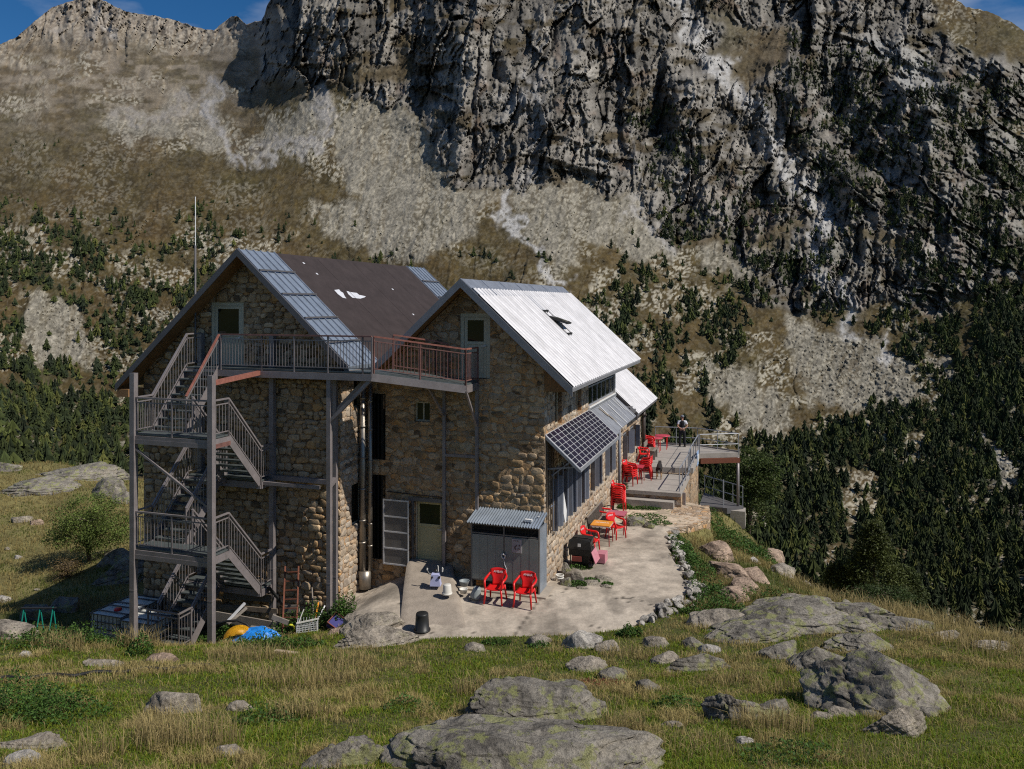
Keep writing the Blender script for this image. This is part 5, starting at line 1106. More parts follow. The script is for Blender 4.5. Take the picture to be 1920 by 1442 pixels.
CH = [(-.12,-1.55,None,.0,'red plastic armchair facing out in front of the right shed door'),
 (.50,4.0,None,R90-.1,'red armchair with its back to the wall just behind the black barbecue'),
 (.98,6.2,None,R90-.55,'red armchair between the orange table and the faded pink table'),
 (.32,7.5,None,R90+.1,'red armchair by the slatted bench behind the faded pink table'),
 (.36,16.9,-7.9,R90,'single red armchair on the upper deck in front of the wooden bench')]
for s, t, z, r, lb in CH: put(copy_tree(ch0), s, t, z, r, lb)
ORD = ['lowest', 'second from the bottom', 'third from the bottom', 'fourth from the bottom', 'fifth from the bottom', 'sixth from the bottom', 'topmost']
def stack(s, t, z, r, n, where):
    for k in range(n):
        x, y, _ = H(s, t, 0); zz = (float(Tz(x, y)) if z is None else z)+.085*k
        c = put(copy_tree(ch0), s, t, zz, r, ('topmost' if k == n-1 else ORD[k])+' red armchair stacked '+where)
        c.location.x -= 0; 
stack(.30, 10.4, None, R90, 6, 'beside the terrace steps')
stack(.34, 12.95, -8.18, R90-.25, 4, 'on the lower deck nearest the wall')
stack(.84, 14.35, -8.18, -R90, 4, 'behind the red table by the dog')
stack(.34, 18.95, -7.9, R90, 4, 'on the upper deck by the brown pipe')
def make_table(name, top, label, letter=None, rnd=False, leg=M_darkred):
    t = thing(name, (0,0,0), 0, label, 'table')
    b = MB()
    if rnd: b.lathe((0,0,0), [(.02,.70),(.40,.70),(.42,.71),(.42,.725),(.40,.735),(.0,.735)], 24)
    else:
        pts = [(sx*.35-sx*.03*(i % 2), 0, 0) for i, sx in enumerate((1,))]
        b.prism([(-.33,-.35,.70),(.33,-.35,.70),(.35,-.33,.70),(.35,.33,.70),(.33,.35,.70),(-.33,.35,.70),(-.35,.33,.70),(-.35,-.33,.70)], (0,0,.028))
    tp = b.build('tabletop', top, t, 'L')
    if letter: text(letter, .15, M_whitep, tp, (0, 0.05, .7295), (0, 0, 0), ext=0.001)
    if not rnd:
        b = MB()
        for p, q_ in (((-.34,-.34),(.34,-.34)),((.34,-.34),(.34,.34)),((.34,.34),(-.34,.34)),((-.34,.34),(-.34,-.34))): b.bar((*p,.685),(*q_,.685),.025,.03)
        b.build('frame', M_silver if letter else leg, t, 'L')
    for sx in (-1, 1):
        for sy in (-1, 1): b = MB(); d = .31 if not rnd else .24; b.tube([(sx*d,sy*d,.70),(sx*(d+.02),sy*(d+.02),0)], .017, 7); b.build('leg', leg, t, 'L')
    return t
put(make_table('square_table', M_orange, 'square table with an orange top and red legs on the terrace', 'AMBAR'), .66, 5.25)
put(make_table('square_table', M_pinktable, 'square table with a faded pink top beside the wall bench'), .86, 6.98)
put(make_table('square_table', M_redtable, 'square red table between chair stacks on the lower deck'), .50, 13.65, -8.18)
put(make_table('round_table', M_redtable, 'red table at the far end of the upper deck', None, True, M_red), .48, 20.0, -7.9)
put(make_table('round_table', M_redtable, 'farther red table beside the far deck railing', None, True, M_red), .75, 20.9, -7.9)
# benches
bn = thing('slatted_bench', H(.3, 6.5, -8.62), TH, 'dark slatted bench with metal arms set against the stone wall', 'bench')
for z0, s0, s1, nm in ((0, .12, .16, 'backrest'), (1, .2, .58, 'seat')):
    b = MB()
    if z0 == 0:
        for k in range(22): t = 5.35+.12*k; b.bar((.18,t,-8.15), (.10,t,-7.75), .05, .02, (0,1,0))
        b.bar((.10,5.3,-7.74),(.10,8.0,-7.74),.05,.04)
    else:
        for k in range(5): b.box((.2+.08*k,5.3,-8.20),(.265+.08*k,8.0,-8.17))
    b.build(nm, M_woodgrey, bn)
for t in (5.32, 7.98):
    b = MB(); b.tube([(.55,t,-8.65),(.55,t,-8.18),(.56,t,-7.95),(.35,t,-7.93),(.12,t,-8.0)], .022, 6); b.tube([(.2,t,-8.65),(.16,t,-8.2),(.08,t,-7.74)], .022, 6); b.build('leg', M_black, bn)
bn = thing('wooden_bench', H(.4, 17.9, -7.9), TH, 'pale wooden bench with a plank back on the upper deck', 'bench')
for k in range(3): b = MB(); b.box((.38+.15*k,17.5,-7.47),(.51+.15*k,18.6,-7.43)); b.build('seat', M_wood if k == 1 else M_woodgrey, bn)
b = MB(); b.box((.25,17.5,-7.30),(.29,18.6,-7.05)); b.build('backrest', M_woodgrey, bn)
for t in (17.6, 18.45): b = MB(); b.box((.36,t,-7.9),(.82,t+.06,-7.47)); b.box((.2,t,-7.9),(.25,t+.06,-7.1)); b.build('leg', M_woodgrey, bn)
# barbecue
bq = thing('barbecue', H(.6, 2.55, -8.5), TH, 'black lidded barbecue on wheels with a pink cloth over its side', 'barbecue')
b = MB(); b.prism([(.15,2.2,-7.95),(.95,2.2,-7.95),(.90,2.24,-7.68),(.80,2.34,-7.62),(.30,2.34,-7.62),(.20,2.24,-7.68)], (0,.06,0)); b.prism([(.18,2.24,-7.95),(.18,2.78,-7.95),(.28,2.72,-7.62),(.28,2.34,-7.62)], (.66,0,0)); b.build('lid', M_black, bq)
b = MB(); b.box((.2,2.22,-8.15),(.92,2.8,-7.96)); b.box((.28,2.3,-8.45),(.84,2.72,-8.16)); b.build('body', M_black, bq)
b = MB(); b.box((.50,2.19,-7.86),(.60,2.197,-7.76)); b.build('label_sticker', M_whitep, bq)
b = MB(); b.box((.30,2.192,-8.34),(.62,2.22,-8.18)); b.build('drawer', plain('red_brown_enamel', (.25,.06,.05), .5), bq)
b = MB(); b.prism([(.96,2.1,-7.98),(1.10,2.1,-8.35),(1.10,2.75,-8.35),(.96,2.75,-7.98)], (.015,0,.01)); b.build('cloth', M_pinkplast, bq)
for s, t in ((.9,2.2), (.9,2.8)):
    b = MB(); b.tube([(s-.04,t,-8.42),(s+.04,t,-8.42)], .09, 14); b.build('wheel', M_blackrub, bq)
for s in (.25, .85):
    for t in (2.25, 2.75): b = MB(); b.bar((s,t,-8.55),(s,t,-7.98),.03); b.build('leg', M_black, bq)
b = MB(); b.box((.98,2.75,-8.5),(1.28,3.2,-8.2)); tag(b.build('pink_crate', M_pinkplast), 'pink plastic crate on the ground behind the barbecue', 'crate')
# white board leaning in the window
b = MB(); b.bar((.14,1.35,-7.10),(.30,1.25,-7.02),.01); b = MB(); b.prism([(.05,1.55,-6.05),(.09,1.75,-5.85),(.12,2.32,-7.02),(.08,2.12,-7.12)], (.03,0,.01)); tag(b.build('white_board', M_whitep), 'white board leaning aslant across the window bars', 'board')
# hose coil
b = MB(); x, y, z = .28, .75, -8.46
for k in range(4): rr0 = .10+.02*(k % 2); b.tube([(x+rr0*math.cos(a), y+rr0*math.sin(a), z+.035*k+.02+.10*math.cos(a)*0) for a in [j*math.pi/8 for j in range(17)]], .018, 6, False)
tag(b.build('hose_coil', M_offwhite), 'coiled pale hose on the ground at the house corner', 'hose')

# buckets and such
def lathe_thing(name, u, v, Y, prof, mat, label, cat, sx=1, sy=1, rim=None, zoff=0.0, tilt=None):
    X = (u-CU)/FPX*Y; z = (CV-v)/FPX*Y+zoff; b = MB(); b.lathe((0,0,0), prof, 24, sx, sy); o = b.build(name, mat, None, 'L'); o.location = (X, Y, z)
    if tilt: o.rotation_euler = tilt
    tag(o, label, cat)
    if rim: r = MB(); r.lathe((0,0,0), rim, 24, sx, sy); ro = r.build('rim', mat, None, 'L'); ro.parent = o
    return o
lathe_thing('black_bucket', 791.5, 1182, 20.95, [(.0,.0),(.205,0),(.205,.03),(.19,.035),(.168,.40),(.165,.44),(.15,.46),(.0,.455)], M_black, 'large black bucket upside down on the concrete ramp', 'bucket', rim=[(.20,.0),(.222,.0),(.222,.035),(.20,.035)])
lathe_thing('white_bucket', 838.5, 1114, 22.65, [(0,0),(.135,0),(.13,.06),(.112,.26),(.10,.28),(0,.275)], M_offwhite, 'small white bucket upside down on the concrete ramp', 'bucket', rim=[(.13,0),(.147,0),(.147,.05),(.13,.05)])
lathe_thing('grey_bucket', 891, 1119, 22.85, [(0,0),(.16,0),(.155,.04),(.11,.27),(.10,.285),(0,.28)], M_greyplast, 'grey bucket tipped over by the left shed chair', 'bucket', tilt=(0.12,0.25,0))
lathe_thing('clear_tub', 869, 1112, 23.1, [(0,.0),(.09,0),(.12,.12),(.13,.13),(.11,.12),(.085,.02),(0,.02)], M_offwhite, 'small pale tub on the ground beside the ramp', 'tub')
lathe_thing('dark_pot', 870.5, 1098, 23.55, [(0,.0),(.11,0),(.15,.14),(.155,.15),(.14,.14),(.10,.02),(0,.02)], M_greyplast, 'grey pot standing at the left foot of the shed', 'pot')
b = MB(); p0 = Vector(px(873,1092,23.6)); b.tube([p0, Vector(px(881,1062,24.1))], .018, 6); b.build('x', M_wood).name = 'broom_handle'; tag(bpy.data.objects['broom_handle'], 'wooden stick standing in the grey pot', 'stick')
bx_ = thing('lavender_bin', px(817,1097,23.2), TH+.25, 'lavender plastic box with black and white hooks sticking up on the ramp', 'box')
b = MB(); v_ = [(-.155,-.12,0),(.155,-.12,0),(.155,.13,0),(-.155,.13,0),(-.12,-.10,.33),(.10,-.10,.33),(.10,.10,.33),(-.12,.10,.33)]; b.add(v_, [(0,3,2,1),(4,5,6,7),(0,1,5,4),(1,2,6,5),(2,3,7,6),(3,0,4,7)]); b.build('body', M_lavender, bx_, 'L')
b = MB(); b.tube([(-.10,.05,.30),(-.20,.0,.33),(-.26,.02,.42)], .025, 6); b.tube([(-.06,-.13,.27),(-.12,-.14,.26)], .028, 6); b.tube([(.08,-.12,.26),(.13,-.12,.24),(.13,-.12,.30)], .025, 6); b.tube([(.0,.10,.3),(-.02,.12,.42)], .05, 8); b.build('clamp', M_black, bx_, 'L')
b = MB(); b.tube([(.06,.08,.33),(.06,.09,.50),(.05,.07,.54)], .016, 6); b.tube([(.19,.03,.38),(.20,.03,.48),(.18,.03,.50)], .02, 6); b.tube([(-.26,.02,.42),(-.25,.02,.48)], .022, 6); b.build('hook', M_offwhite, bx_, 'L')

# ================================================================== clutter below the fire escape
def ibc(x, y, z, rz, label, cap=True):
    t = thing('water_tank', (x, y, z), rz, label, 'water tank', 'caged water tanks')
    b = MB(); v = []; b.prism([(-.56,-.46,.14),(.56,-.46,.14),(.58,-.44,.5),(.56,-.46,.98),(-.56,-.46,.98),(-.58,-.44,.5)], (0,.92,0)); b.build('tank', M_tank, t, 'L')
    b = MB()
    for q in range(9): xx = -.6+1.2*q/8; b.bar((xx,-.5,.12),(xx,-.5,1.0),.018); b.bar((xx,.5,.12),(xx,.5,1.0),.018)
    for q in range(8): yy = -.5+1.0*q/7; b.bar((-.6,yy,.12),(-.6,yy,1.0),.018); b.bar((.6,yy,.12),(.6,yy,1.0),.018)
    for zz in (.14,.35,.57,.78,1.0):
        for p, q in (((-.6,-.5),(.6,-.5)),((.6,-.5),(.6,.5)),((.6,.5),(-.6,.5)),((-.6,.5),(-.6,-.5))): b.bar((*p,zz),(*q,zz),.022)
    for yy in (-.22,.22): b.bar((-.6,yy,1.01),(.6,yy,1.01),.03)
    b.build('cage', M_cage, t, 'L'); b = MB(); b.box((-.6,-.5,0),(.6,.5,.10)); b.build('pallet', M_wood, t, 'L')
    if cap: b = MB(); b.lathe((0,0,.98), [(0,0),(.11,0),(.12,.04),(.10,.07),(0,.07)], 16); b.build('cap', M_red, t, 'L')
    return t
ibc(-12.25, 24.75, -10.50, TH, 'caged white water tank with a red cap left of the stairs'); ibc(-11.05, 24.15, -10.48, TH, 'caged white water tank behind the left stair post', False); ibc(-12.3, 26.1, -10.75, TH, 'caged white water tank standing at the house corner behind the red-capped one', False)
tr = thing('green_trestle', px(72, 1192, 24.2), .1, 'green painted metal trestle frame standing in weeds in the shade', 'trestle')
b = MB()
for sx in (-.42, .05, .42): b.tube([(sx-.12,-.1,-.25),(sx,0,.85)], .018, 6); b.tube([(sx+.10,.1,-.25),(sx,.02,.85)], .018, 6)
b.build('leg', M_green, tr, 'L'); b = MB(); b.bar((-.5,0,.86),(.52,0,.83),.07,.03); b.tube([(-.35,0,.3),(.3,0,.3)], .015, 6); b.build('top_bar', M_black, tr, 'L')
# planks
def plank(p, q, w, h, label, mat=M_wood, nm='wooden_plank', cat='plank', up=(0,0,1)):
    b = MB(); b.bar(p, q, w, h, up); return tag(b.build(nm, mat, None, 'W'), label, cat)
def PX(u, v, Y): return Vector(px(u, v, Y))
plank(PX(405,1155,24.0), PX(522,1176,23.4), .05, .28, 'broad weathered board lowest on the pile under the stairs', M_woodgrey)
plank(PX(404,1136,24.6), PX(520,1146,24.1), .05, .14, 'dark plank lying above the broad board under the stairs')
plank(PX(420,1116,25.0), PX(508,1122,24.7), .05, .22, 'dark thick plank against the wall beneath the lowest stair flight')
plank(PX(405,1095,25.2), PX(512,1096,24.9), .05, .30, 'upper dark plank stacked against the gable wall under the stairs')
plank(PX(534,1142,24.0), PX(561,1141,23.9), .04, .22, 'short pale board beside the rusty ladder', M_woodgrey)
plank(PX(424,1168,23.0), PX(459,1131,23.6), .06, .06, 'light metal profile leaning on the wood pile', M_silver, 'metal_profile', 'profile')
plank(PX(427,1170,22.8), PX(462,1140,23.5), .07, .05, 'grey board leaning beside the light metal profile', M_woodgrey)
plank(PX(524,1166,22.9), PX(527,1158,22.9), .05, .5, 'short pale board end beside the rusty ladder foot', M_woodgrey, 'board_end', 'board')
plank(PX(470,1176,22.8), PX(515,1180,22.7), .10, .06, 'flat pinkish board behind the blue tarp', M_woodgrey)
# yellow shell and tarp
b = MB(); b.smooth = True; vs = []; n = 14; m = 8
for i in range(n+1):
    a = math.pi*i/n
    for j in range(m+1): c = math.pi*j/m; vs.append((.42*math.cos(a), -.30*math.sin(c)*math.sin(a)*.9, .42*math.sin(a)*(.55+.45*abs(math.cos(c)))))
b.add(vs, [(i*(m+1)+j, i*(m+1)+j+1, (i+1)*(m+1)+j+1, (i+1)*(m+1)+j) for i in range(n) for j in range(m)])
o = b.build('yellow_shell', M_yellow, None, 'L'); o.location = px(446, 1200, 22.3); o.rotation_euler = (0, .15, .5); tag(o, 'bright yellow plastic hull half hidden in grass under the stairs', 'plastic hull')
r_ = np.random.default_rng(3); xs_, ys_ = np.meshgrid(np.linspace(-.75, .75, 36), np.linspace(-.35, .35, 20))
zz_ = .42*(1-(xs_/.8)**2)*(1-(ys_/.42)**2)+.16*(ridged(xs_*3, ys_*4, 4, 5)-.5); idx = np.arange(xs_.size).reshape(xs_.shape)
me = fast_mesh('blue_tarp', np.stack([xs_, ys_, zz_], -1).reshape(-1, 3), np.stack([idx[:-1,:-1], idx[:-1,1:], idx[1:,1:], idx[1:,:-1]], -1).reshape(-1, 4), M_blue)
o = link('blue_tarp', me); o.location = px(489, 1207, 22.2); o.rotation_euler = (0, .12, -.1); tag(o, 'crumpled bright blue tarp lying in the grass', 'tarp')
# ladder
ld = thing('rusty_ladder', px(540, 1200, 23.0), 0, 'rusty iron ladder standing against the gable wall', 'ladder')
for u0, u1 in ((529,535), (556,560)):
    b = MB(); b.bar(PX(u0,1205,22.75), PX(u1,1062,24.55), .045); b.build('rail', M_rust, ld, 'W')
for k in range(8):
    v = 1192-17*k; Y = 22.9+.21*k; b = MB(); b.bar(PX(529+.8*k,v,Y), PX(556+.5*k,v-1,Y), .025); b.build('rung', M_rust, ld, 'W')
# tools
for (a, c, w, m_, lb) in ((PX(590,1165,23.2),PX(597,1130,23.7),.035,M_orange,'orange-handled tool leaning by the grey crate'), (PX(597,1160,23.2),PX(609,1136,23.6),.03,M_whitep,'white stick leaning by the grey crate'), (PX(588,1160,23.4),PX(585,1102,24.3),.03,M_woodgrey,'long wooden stick leaning against the rough gable wall')):
    b = MB(); b.tube([a, c], w*.7, 6); tag(b.build('tool_handle', m_, None, 'W'), lb, 'tool')
cr = thing('grey_crate', px(577, 1190, 22.7), .2, 'grey wire-mesh crate tilted in the weeds', 'crate')
b = MB()
for k in range(8): x = -.28+.08*k; b.bar((x,-.2,.0),(x-.03,-.2,.42),.018); b.bar((x,.2,0),(x,.2,.42),.018)
for k in range(7): z = .03+.06*k; b.bar((-.28,-.2,z),(.28,-.2,z+.04),.016); b.bar((-.28,-.2,z),(-.28,.2,z),.016); b.bar((.28,-.2,z),(.28,.2,z),.016)
b.build('mesh_side', M_silver, cr, 'L'); b = MB(); b.bar((-.30,-.22,.43),(.32,-.22,.52),.035); b.tube([(-.24,-.2,.43),(-.17,-.16,.62),(-.1,-.12,.78)], .015, 6); b.build('rim', M_offwhite, cr, 'L')
nc = thing('navy_crate', px(637, 1178, 22.6), -.45, 'tipped navy and maroon plastic crate beside the posts', 'crate'); nc.rotation_euler = (0.5, .50, -.3); nc.scale = (.8, .8, .8)
b = MB(); b.box((-.42,-.25,0),(.42,-.22,.30)); b.box((-.42,.22,0),(.42,.25,.30)); b.box((-.42,-.22,0),(-.39,.22,.30)); b.box((.39,-.22,0),(.42,.22,.30)); b.build('side', M_maroon, nc, 'L')
b = MB(); b.box((-.38,-.21,.02),(.38,.21,.26)); b.box((-.40,-.262,.05),(.40,-.252,.22)); b.build('inside', M_navy, nc, 'L')
b = MB(); pts = [PX(545+7*math.cos(a), 1178+7*math.sin(a)*.9, 22.9+.05*math.sin(a)) for a in [j*math.pi/7-1.8 for j in range(9)]]; b.tube(pts, .03, 6); tag(b.build('yellow_hose', plain('yellow_rubber', (.62,.60,.04), .5), None, 'W'), 'bright yellow hose loop beside the ladder foot', 'hose')
b = MB(); pts = [PX(404,1172,22.7), PX(425,1165,22.6), PX(445,1163,22.6), PX(462,1170,22.6), PX(474,1184,22.5)]; b.tube(pts, .035, 8); tag(b.build('black_hose', M_blackrub, None, 'W'), 'black hose arching over the yellow hull', 'hose')
b = MB(); pts = []
for k in range(26):
    u = -60+455*k/25; v = 1280-30*(k/25)**1.3+2.5*math.sin(k*1.3); x, y, z = hit(u, v); pts.append((x, y, float(Gh(x, y))+.05))
b.tube(pts, .035, 8); tag(b.build('black_pipe', M_blackrub, None, 'W'), 'black plastic pipe lying across the grass at lower left', 'pipe')
b = MB(); x, y, z = hit(536, 1226); b.bar((x-.25,y,z+.06),(x+.32,y-.12,z+.04),.10,.06); tag(b.build('wood_offcut', plain('pale_cut_wood', (.42,.33,.24), .8), None, 'W'), 'short pale wood offcut lying in the grass', 'wood offcut')

# ================================================================== person and dog
def skin(name, pts, edges, mat, parent, sub=2, frame_scale=1.0):
    me = bpy.data.meshes.new(name); names = list(pts); me.from_pydata([pts[k][:3] for k in names], [(names.index(a), names.index(b)) for a, b in edges], []); me.materials.append(mat)
    o = bpy.data.objects.new(name, me); COL.objects.link(o); o.parent = parent
    md = o.modifiers.new('skin', 'SKIN'); md.use_smooth_shade = True
    for i, k in enumerate(names): r = pts[k][3]; r = r if isinstance(r, tuple) else (r, r); me.skin_vertices[0].data[i].radius = r
    me.skin_vertices[0].data[0].use_root = True
    if sub: s2 = o.modifiers.new('sub', 'SUBSURF'); s2.levels = sub; s2.render_levels = sub
    return o
x, y, z = H(1.72, 21.85, -7.9)
pe = thing('person', (x, y, z), math.radians(-10), 'person in black vest and grey cap standing on the deck with hands clasped behind', 'person')
# local frame: faces +y (away from the camera)
B = dict(pelvis=(0,0,.93,.125), belly=(0,.01,1.08,.125), chest=(0,.0,1.28,.135), neckb=(0,-.01,1.44,.07), neck=(0,0,1.50,.052), jaw=(0,.035,1.57,.062), skull=(0,.01,1.65,.085), crown=(0,.0,1.71,.055), nose=(.0,.115,1.61,.014),
 hl=(-.09,0,.88,.09), kl=(-.12,.02,.50,.062), al=(-.13,-.01,.10,.042), tl=(-.14,.13,.045,.035), hr=(.09,0,.88,.09), kr=(.12,.02,.50,.062), ar=(.14,-.01,.10,.042), tr=(.17,.13,.045,.035),
 sl=(-.17,-.01,1.40,.062), el=(-.27,-.10,1.14,.042), wl=(-.07,-.19,1.02,.028), pl_=(-.01,-.20,1.0,.030), sr=(.17,-.01,1.40,.062), er=(.27,-.10,1.14,.042), wr=(.08,-.20,1.03,.028), pr=(.03,-.225,1.01,.030),
 earl=(-.085,.0,1.62,.015), earr=(.085,.0,1.62,.015))
E = [('pelvis','belly'),('belly','chest'),('chest','neckb'),('neckb','neck'),('neck','jaw'),('jaw','skull'),('skull','crown'),('jaw','nose'),('pelvis','hl'),('hl','kl'),('kl','al'),('al','tl'),('pelvis','hr'),('hr','kr'),('kr','ar'),('ar','tr'),
 ('chest','sl'),('sl','el'),('el','wl'),('wl','pl_'),('chest','sr'),('sr','er'),('er','wr'),('wr','pr'),('skull','earl'),('skull','earr')]
for nm, sx, base in (('l', 1, B['pl_']), ('r', -1, B['pr'])):
    for k, (ln_, dz) in enumerate(((.062,.026),(.072,.009),(.068,-.009),(.055,-.025))):
        a = (base[0]+sx*.028, base[1]-.004, base[2]+dz, .0095); c = (a[0]+sx*ln_*.55, a[1]-.012, a[2]-.012, .009); d_ = (c[0]+sx*ln_*.35, c[1]+.012, c[2]-.018, .008)
        for q, p in zip('abc', (a, c, d_)): B[f'f{nm}{k}{q}'] = p
        E += [(('pl_' if nm == 'l' else 'pr'), f'f{nm}{k}a'), (f'f{nm}{k}a', f'f{nm}{k}b'), (f'f{nm}{k}b', f'f{nm}{k}c')]
    B[f't{nm}a'] = (base[0]+sx*.005, base[1]-.01, base[2]+.04, .010); B[f't{nm}b'] = (base[0]+sx*.035, base[1]-.015, base[2]+.052, .009)
    E += [(('pl_' if nm == 'l' else 'pr'), f't{nm}a'), (f't{nm}a', f't{nm}b')]
skin('body', B, E, M_skin, pe, 1)
skin('trousers', dict(a=(0,0,.96,(.17,.13)), b=(0,0,.90,(.165,.13)), hl=(-.095,0,.80,.105), kl=(-.12,.01,.48,.078), al=(-.13,-.01,.07,.068), hr=(.095,0,.80,.105), kr=(.12,.01,.48,.078), ar=(.14,-.01,.07,.068)), [('a','b'),('b','hl'),('hl','kl'),('kl','al'),('b','hr'),('hr','kr'),('kr','ar')], M_clothblack, pe)
skin('shirt', dict(a=(0,0,.98,(.165,.125)), b=(0,0,1.12,(.15,.12)), c=(0,0,1.34,(.165,.12)), n=(0,-.005,1.45,.075), sl=(-.19,-.01,1.39,.08), el=(-.245,-.06,1.22,.068), sr=(.19,-.01,1.39,.08), er=(.245,-.06,1.22,.068)), [('a','b'),('b','c'),('c','n'),('c','sl'),('sl','el'),('c','sr'),('sr','er')], M_clothwhite, pe)
skin('vest', dict(a=(0,-.005,1.04,(.17,.135)), b=(0,-.005,1.15,(.165,.135)), c=(0,-.005,1.34,(.205,.15)), d=(0,-.01,1.42,(.16,.12)), n=(0,-.01,1.47,.085)), [('a','b'),('b','c'),('c','d'),('d','n')], M_clothblack, pe)
b = MB(); b.lathe((0,.005,1.64), [(.100,.0),(.104,.03),(.095,.075),(.065,.11),(.0,.125)], 18); b.smooth = True; b.prism([(-.07,.09,1.655),(.07,.09,1.655),(.05,.17,1.64),(-.05,.17,1.64)], (0,0,.012)); b.build('cap', M_capgrey, pe, 'L')
for sx in (-1, 1): b = MB(); b.lathe((sx*.032,.088,1.615), [(0,-.009),(.009,0),(0,.009)], 8); b.build('eye', M_black, pe, 'L')
for sx in (-1, 1): b = MB(); b.prism([(sx*.135-.05,-.06,0),(sx*.135+.05,-.06,0),(sx*.145+.045,.17,0),(sx*.145-.045,.17,0)], (0,0,.075)); b.build('shoe', M_black, pe, 'L')
x, y, z = H(1.42, 14.75, -8.18)
dg_ = thing('dog', (x, y, z), math.radians(-14), 'black dog with tan legs seen from behind on the lower deck', 'dog')
D_ = dict(rump=(0,-.25,.56,.115), loin=(0,-.08,.58,.105), chest=(0,.20,.55,.145), neck=(0,.38,.62,.09), poll=(0,.47,.66,.075), muz=(0,.60,.60,.045), nose=(0,.68,.585,.028), ea=(-.06,.45,.74,.02), eb=(.06,.45,.74,.02),
 th1=(-.09,-.26,.46,.075), kn1=(-.10,-.20,.33,.05), hk1=(-.10,-.34,.20,.027), ft1=(-.10,-.31,.03,.028), pw1=(-.10,-.25,.02,.026), th2=(.09,-.26,.46,.075), kn2=(.10,-.20,.33,.05), hk2=(.10,-.34,.20,.027), ft2=(.10,-.31,.03,.028), pw2=(.10,-.25,.02,.026),
 s1=(-.09,.24,.44,.055), w1=(-.09,.26,.20,.028), f1=(-.09,.25,.03,.028), p1=(-.09,.30,.02,.026), s2=(.09,.24,.44,.055), w2=(.09,.26,.20,.028), f2=(.09,.25,.03,.028), p2=(.09,.30,.02,.026),
 t1=(0.02,-.36,.55,.035), t2=(.09,-.46,.40,.03), t3=(.20,-.52,.32,.022))
dog_body = skin('body', D_, [('rump','loin'),('loin','chest'),('chest','neck'),('neck','poll'),('poll','muz'),('muz','nose'),('poll','ea'),('poll','eb'),('rump','th1'),('th1','kn1'),('kn1','hk1'),('hk1','ft1'),('ft1','pw1'),('rump','th2'),('th2','kn2'),('kn2','hk2'),('hk2','ft2'),('ft2','pw2'),
 ('chest','s1'),('s1','w1'),('w1','f1'),('f1','p1'),('chest','s2'),('s2','w2'),('w2','f2'),('f2','p2'),('rump','t1'),('t1','t2'),('t2','t3')], M_furblack, dg_, 2)
m, n, l, bb = nodes('dog_coat'); co = n.new('ShaderNodeTexCoord').outputs['Object']; sx_ = n.new('ShaderNodeSeparateXYZ'); l.new(co, sx_.inputs[0])
l.new(ramp(n, l, sx_.outputs['Z'], [(0.28, (.30,.20,.11)), (0.42, (.016,.013,.012))]), bb.inputs['Base Color']); bb.inputs['Roughness'].default_value = .95
dog_body.data.materials[0] = m
# ================================================================== rocks
FOOT = []
from mathutils import noise as MN
_ico = {}
def ico(sub):
    if sub not in _ico:
        import bmesh
        bm = bmesh.new(); bmesh.ops.create_icosphere(bm, subdivisions=sub, radius=1); bm.verts.ensure_lookup_table()
        _ico[sub] = (np.array([v.co[:] for v in bm.verts]), np.array([[v.index for v in f.verts] for f in bm.faces])); bm.free()
    return _ico[sub]
def rock_mesh(name, rx, ry, rz, seed, sub=5, mat=None, cuts=7, rough=.10, squareness=.75):
    V0, T = ico(sub); r = np.random.default_rng(seed); v = V0.copy(); big = sub == 6
    v = np.sign(v)*np.abs(v)**(.8 if big else .72)
    f = lambda sc, sd, o=4: fbm(v[:, 0]*sc+v[:, 2]*sc*.7+sd, v[:, 1]*sc-v[:, 2]*sc*.6+sd*2, o, seed+sd)
    n1 = f(1.2, 1, 4)-.5; n2 = ridged(v[:, 0]*2.2+v[:, 2]*1.3, v[:, 1]*3.4-v[:, 2]*1.6, 3, seed+7)-.5
    v *= (1+n1*.55+n2*.22)[:, None]
    for k in range(30 if big else 18):                               # broken faces
        d = r.normal(size=3)*np.array([1, 1, .8]); d[2] = abs(d[2]) if k % 3 else d[2]; d /= np.linalg.norm(d); s = v@d; off = np.quantile(s, r.uniform(.80, .975)); v -= np.where(s > off, (s-off)*.93, 0)[:, None]*d
    ax = np.array([r.normal(0, .35), r.normal(0, .35), 1.0]); ax /= np.linalg.norm(ax); s = v@ax; q = s*(5.5 if big else 3.2)+1.2*f(.9, 21, 3); stp = q-np.floor(q)
    v *= (1-.075*(stp**3)*np.clip(1.2-np.abs(v[:, 2]), .2, 1))[:, None]                        # bedding steps
    for k in range(7 if big else 3):                                 # open joints that offset the blocks
        d = r.normal(size=3)*np.array([1, 1, .5]); d /= np.linalg.norm(d); s = v@d-r.uniform(-.55, .55)+.14*(f(1.8, 11+k, 3)-.5)*2
        v *= (1-(.05 if big else .035)*np.exp(-(s/.016)**2))[:, None]; v += (np.where(s > 0, 1, -1)*r.uniform(.008, .035))[:, None]*d*.6+(np.where(s > 0, .03, -.02)[:, None])*np.array([0, 0, 1.0])*r.uniform(0, 1.3)
    v *= (1+(f(6, 3, 4)-.5)*.075+(f(20, 5, 3)-.5)*.03-.03*sst(.78, .92, ridged(v[:, 0]*2.6+v[:, 2], v[:, 1]*3.1-v[:, 2]*2, 3, seed+31)))[:, None]
    for k in (0, 1): lo, hi = np.quantile(v[:, k], .01), np.quantile(v[:, k], .99); v[:, k] = (v[:, k]-(lo+hi)/2)/((hi-lo)/2)
    v[:, 2] /= v[:, 2].max()
    v = v*np.array([rx, ry, rz]); me = fast_mesh(name, v, T, mat or M_rock, None, True); return me
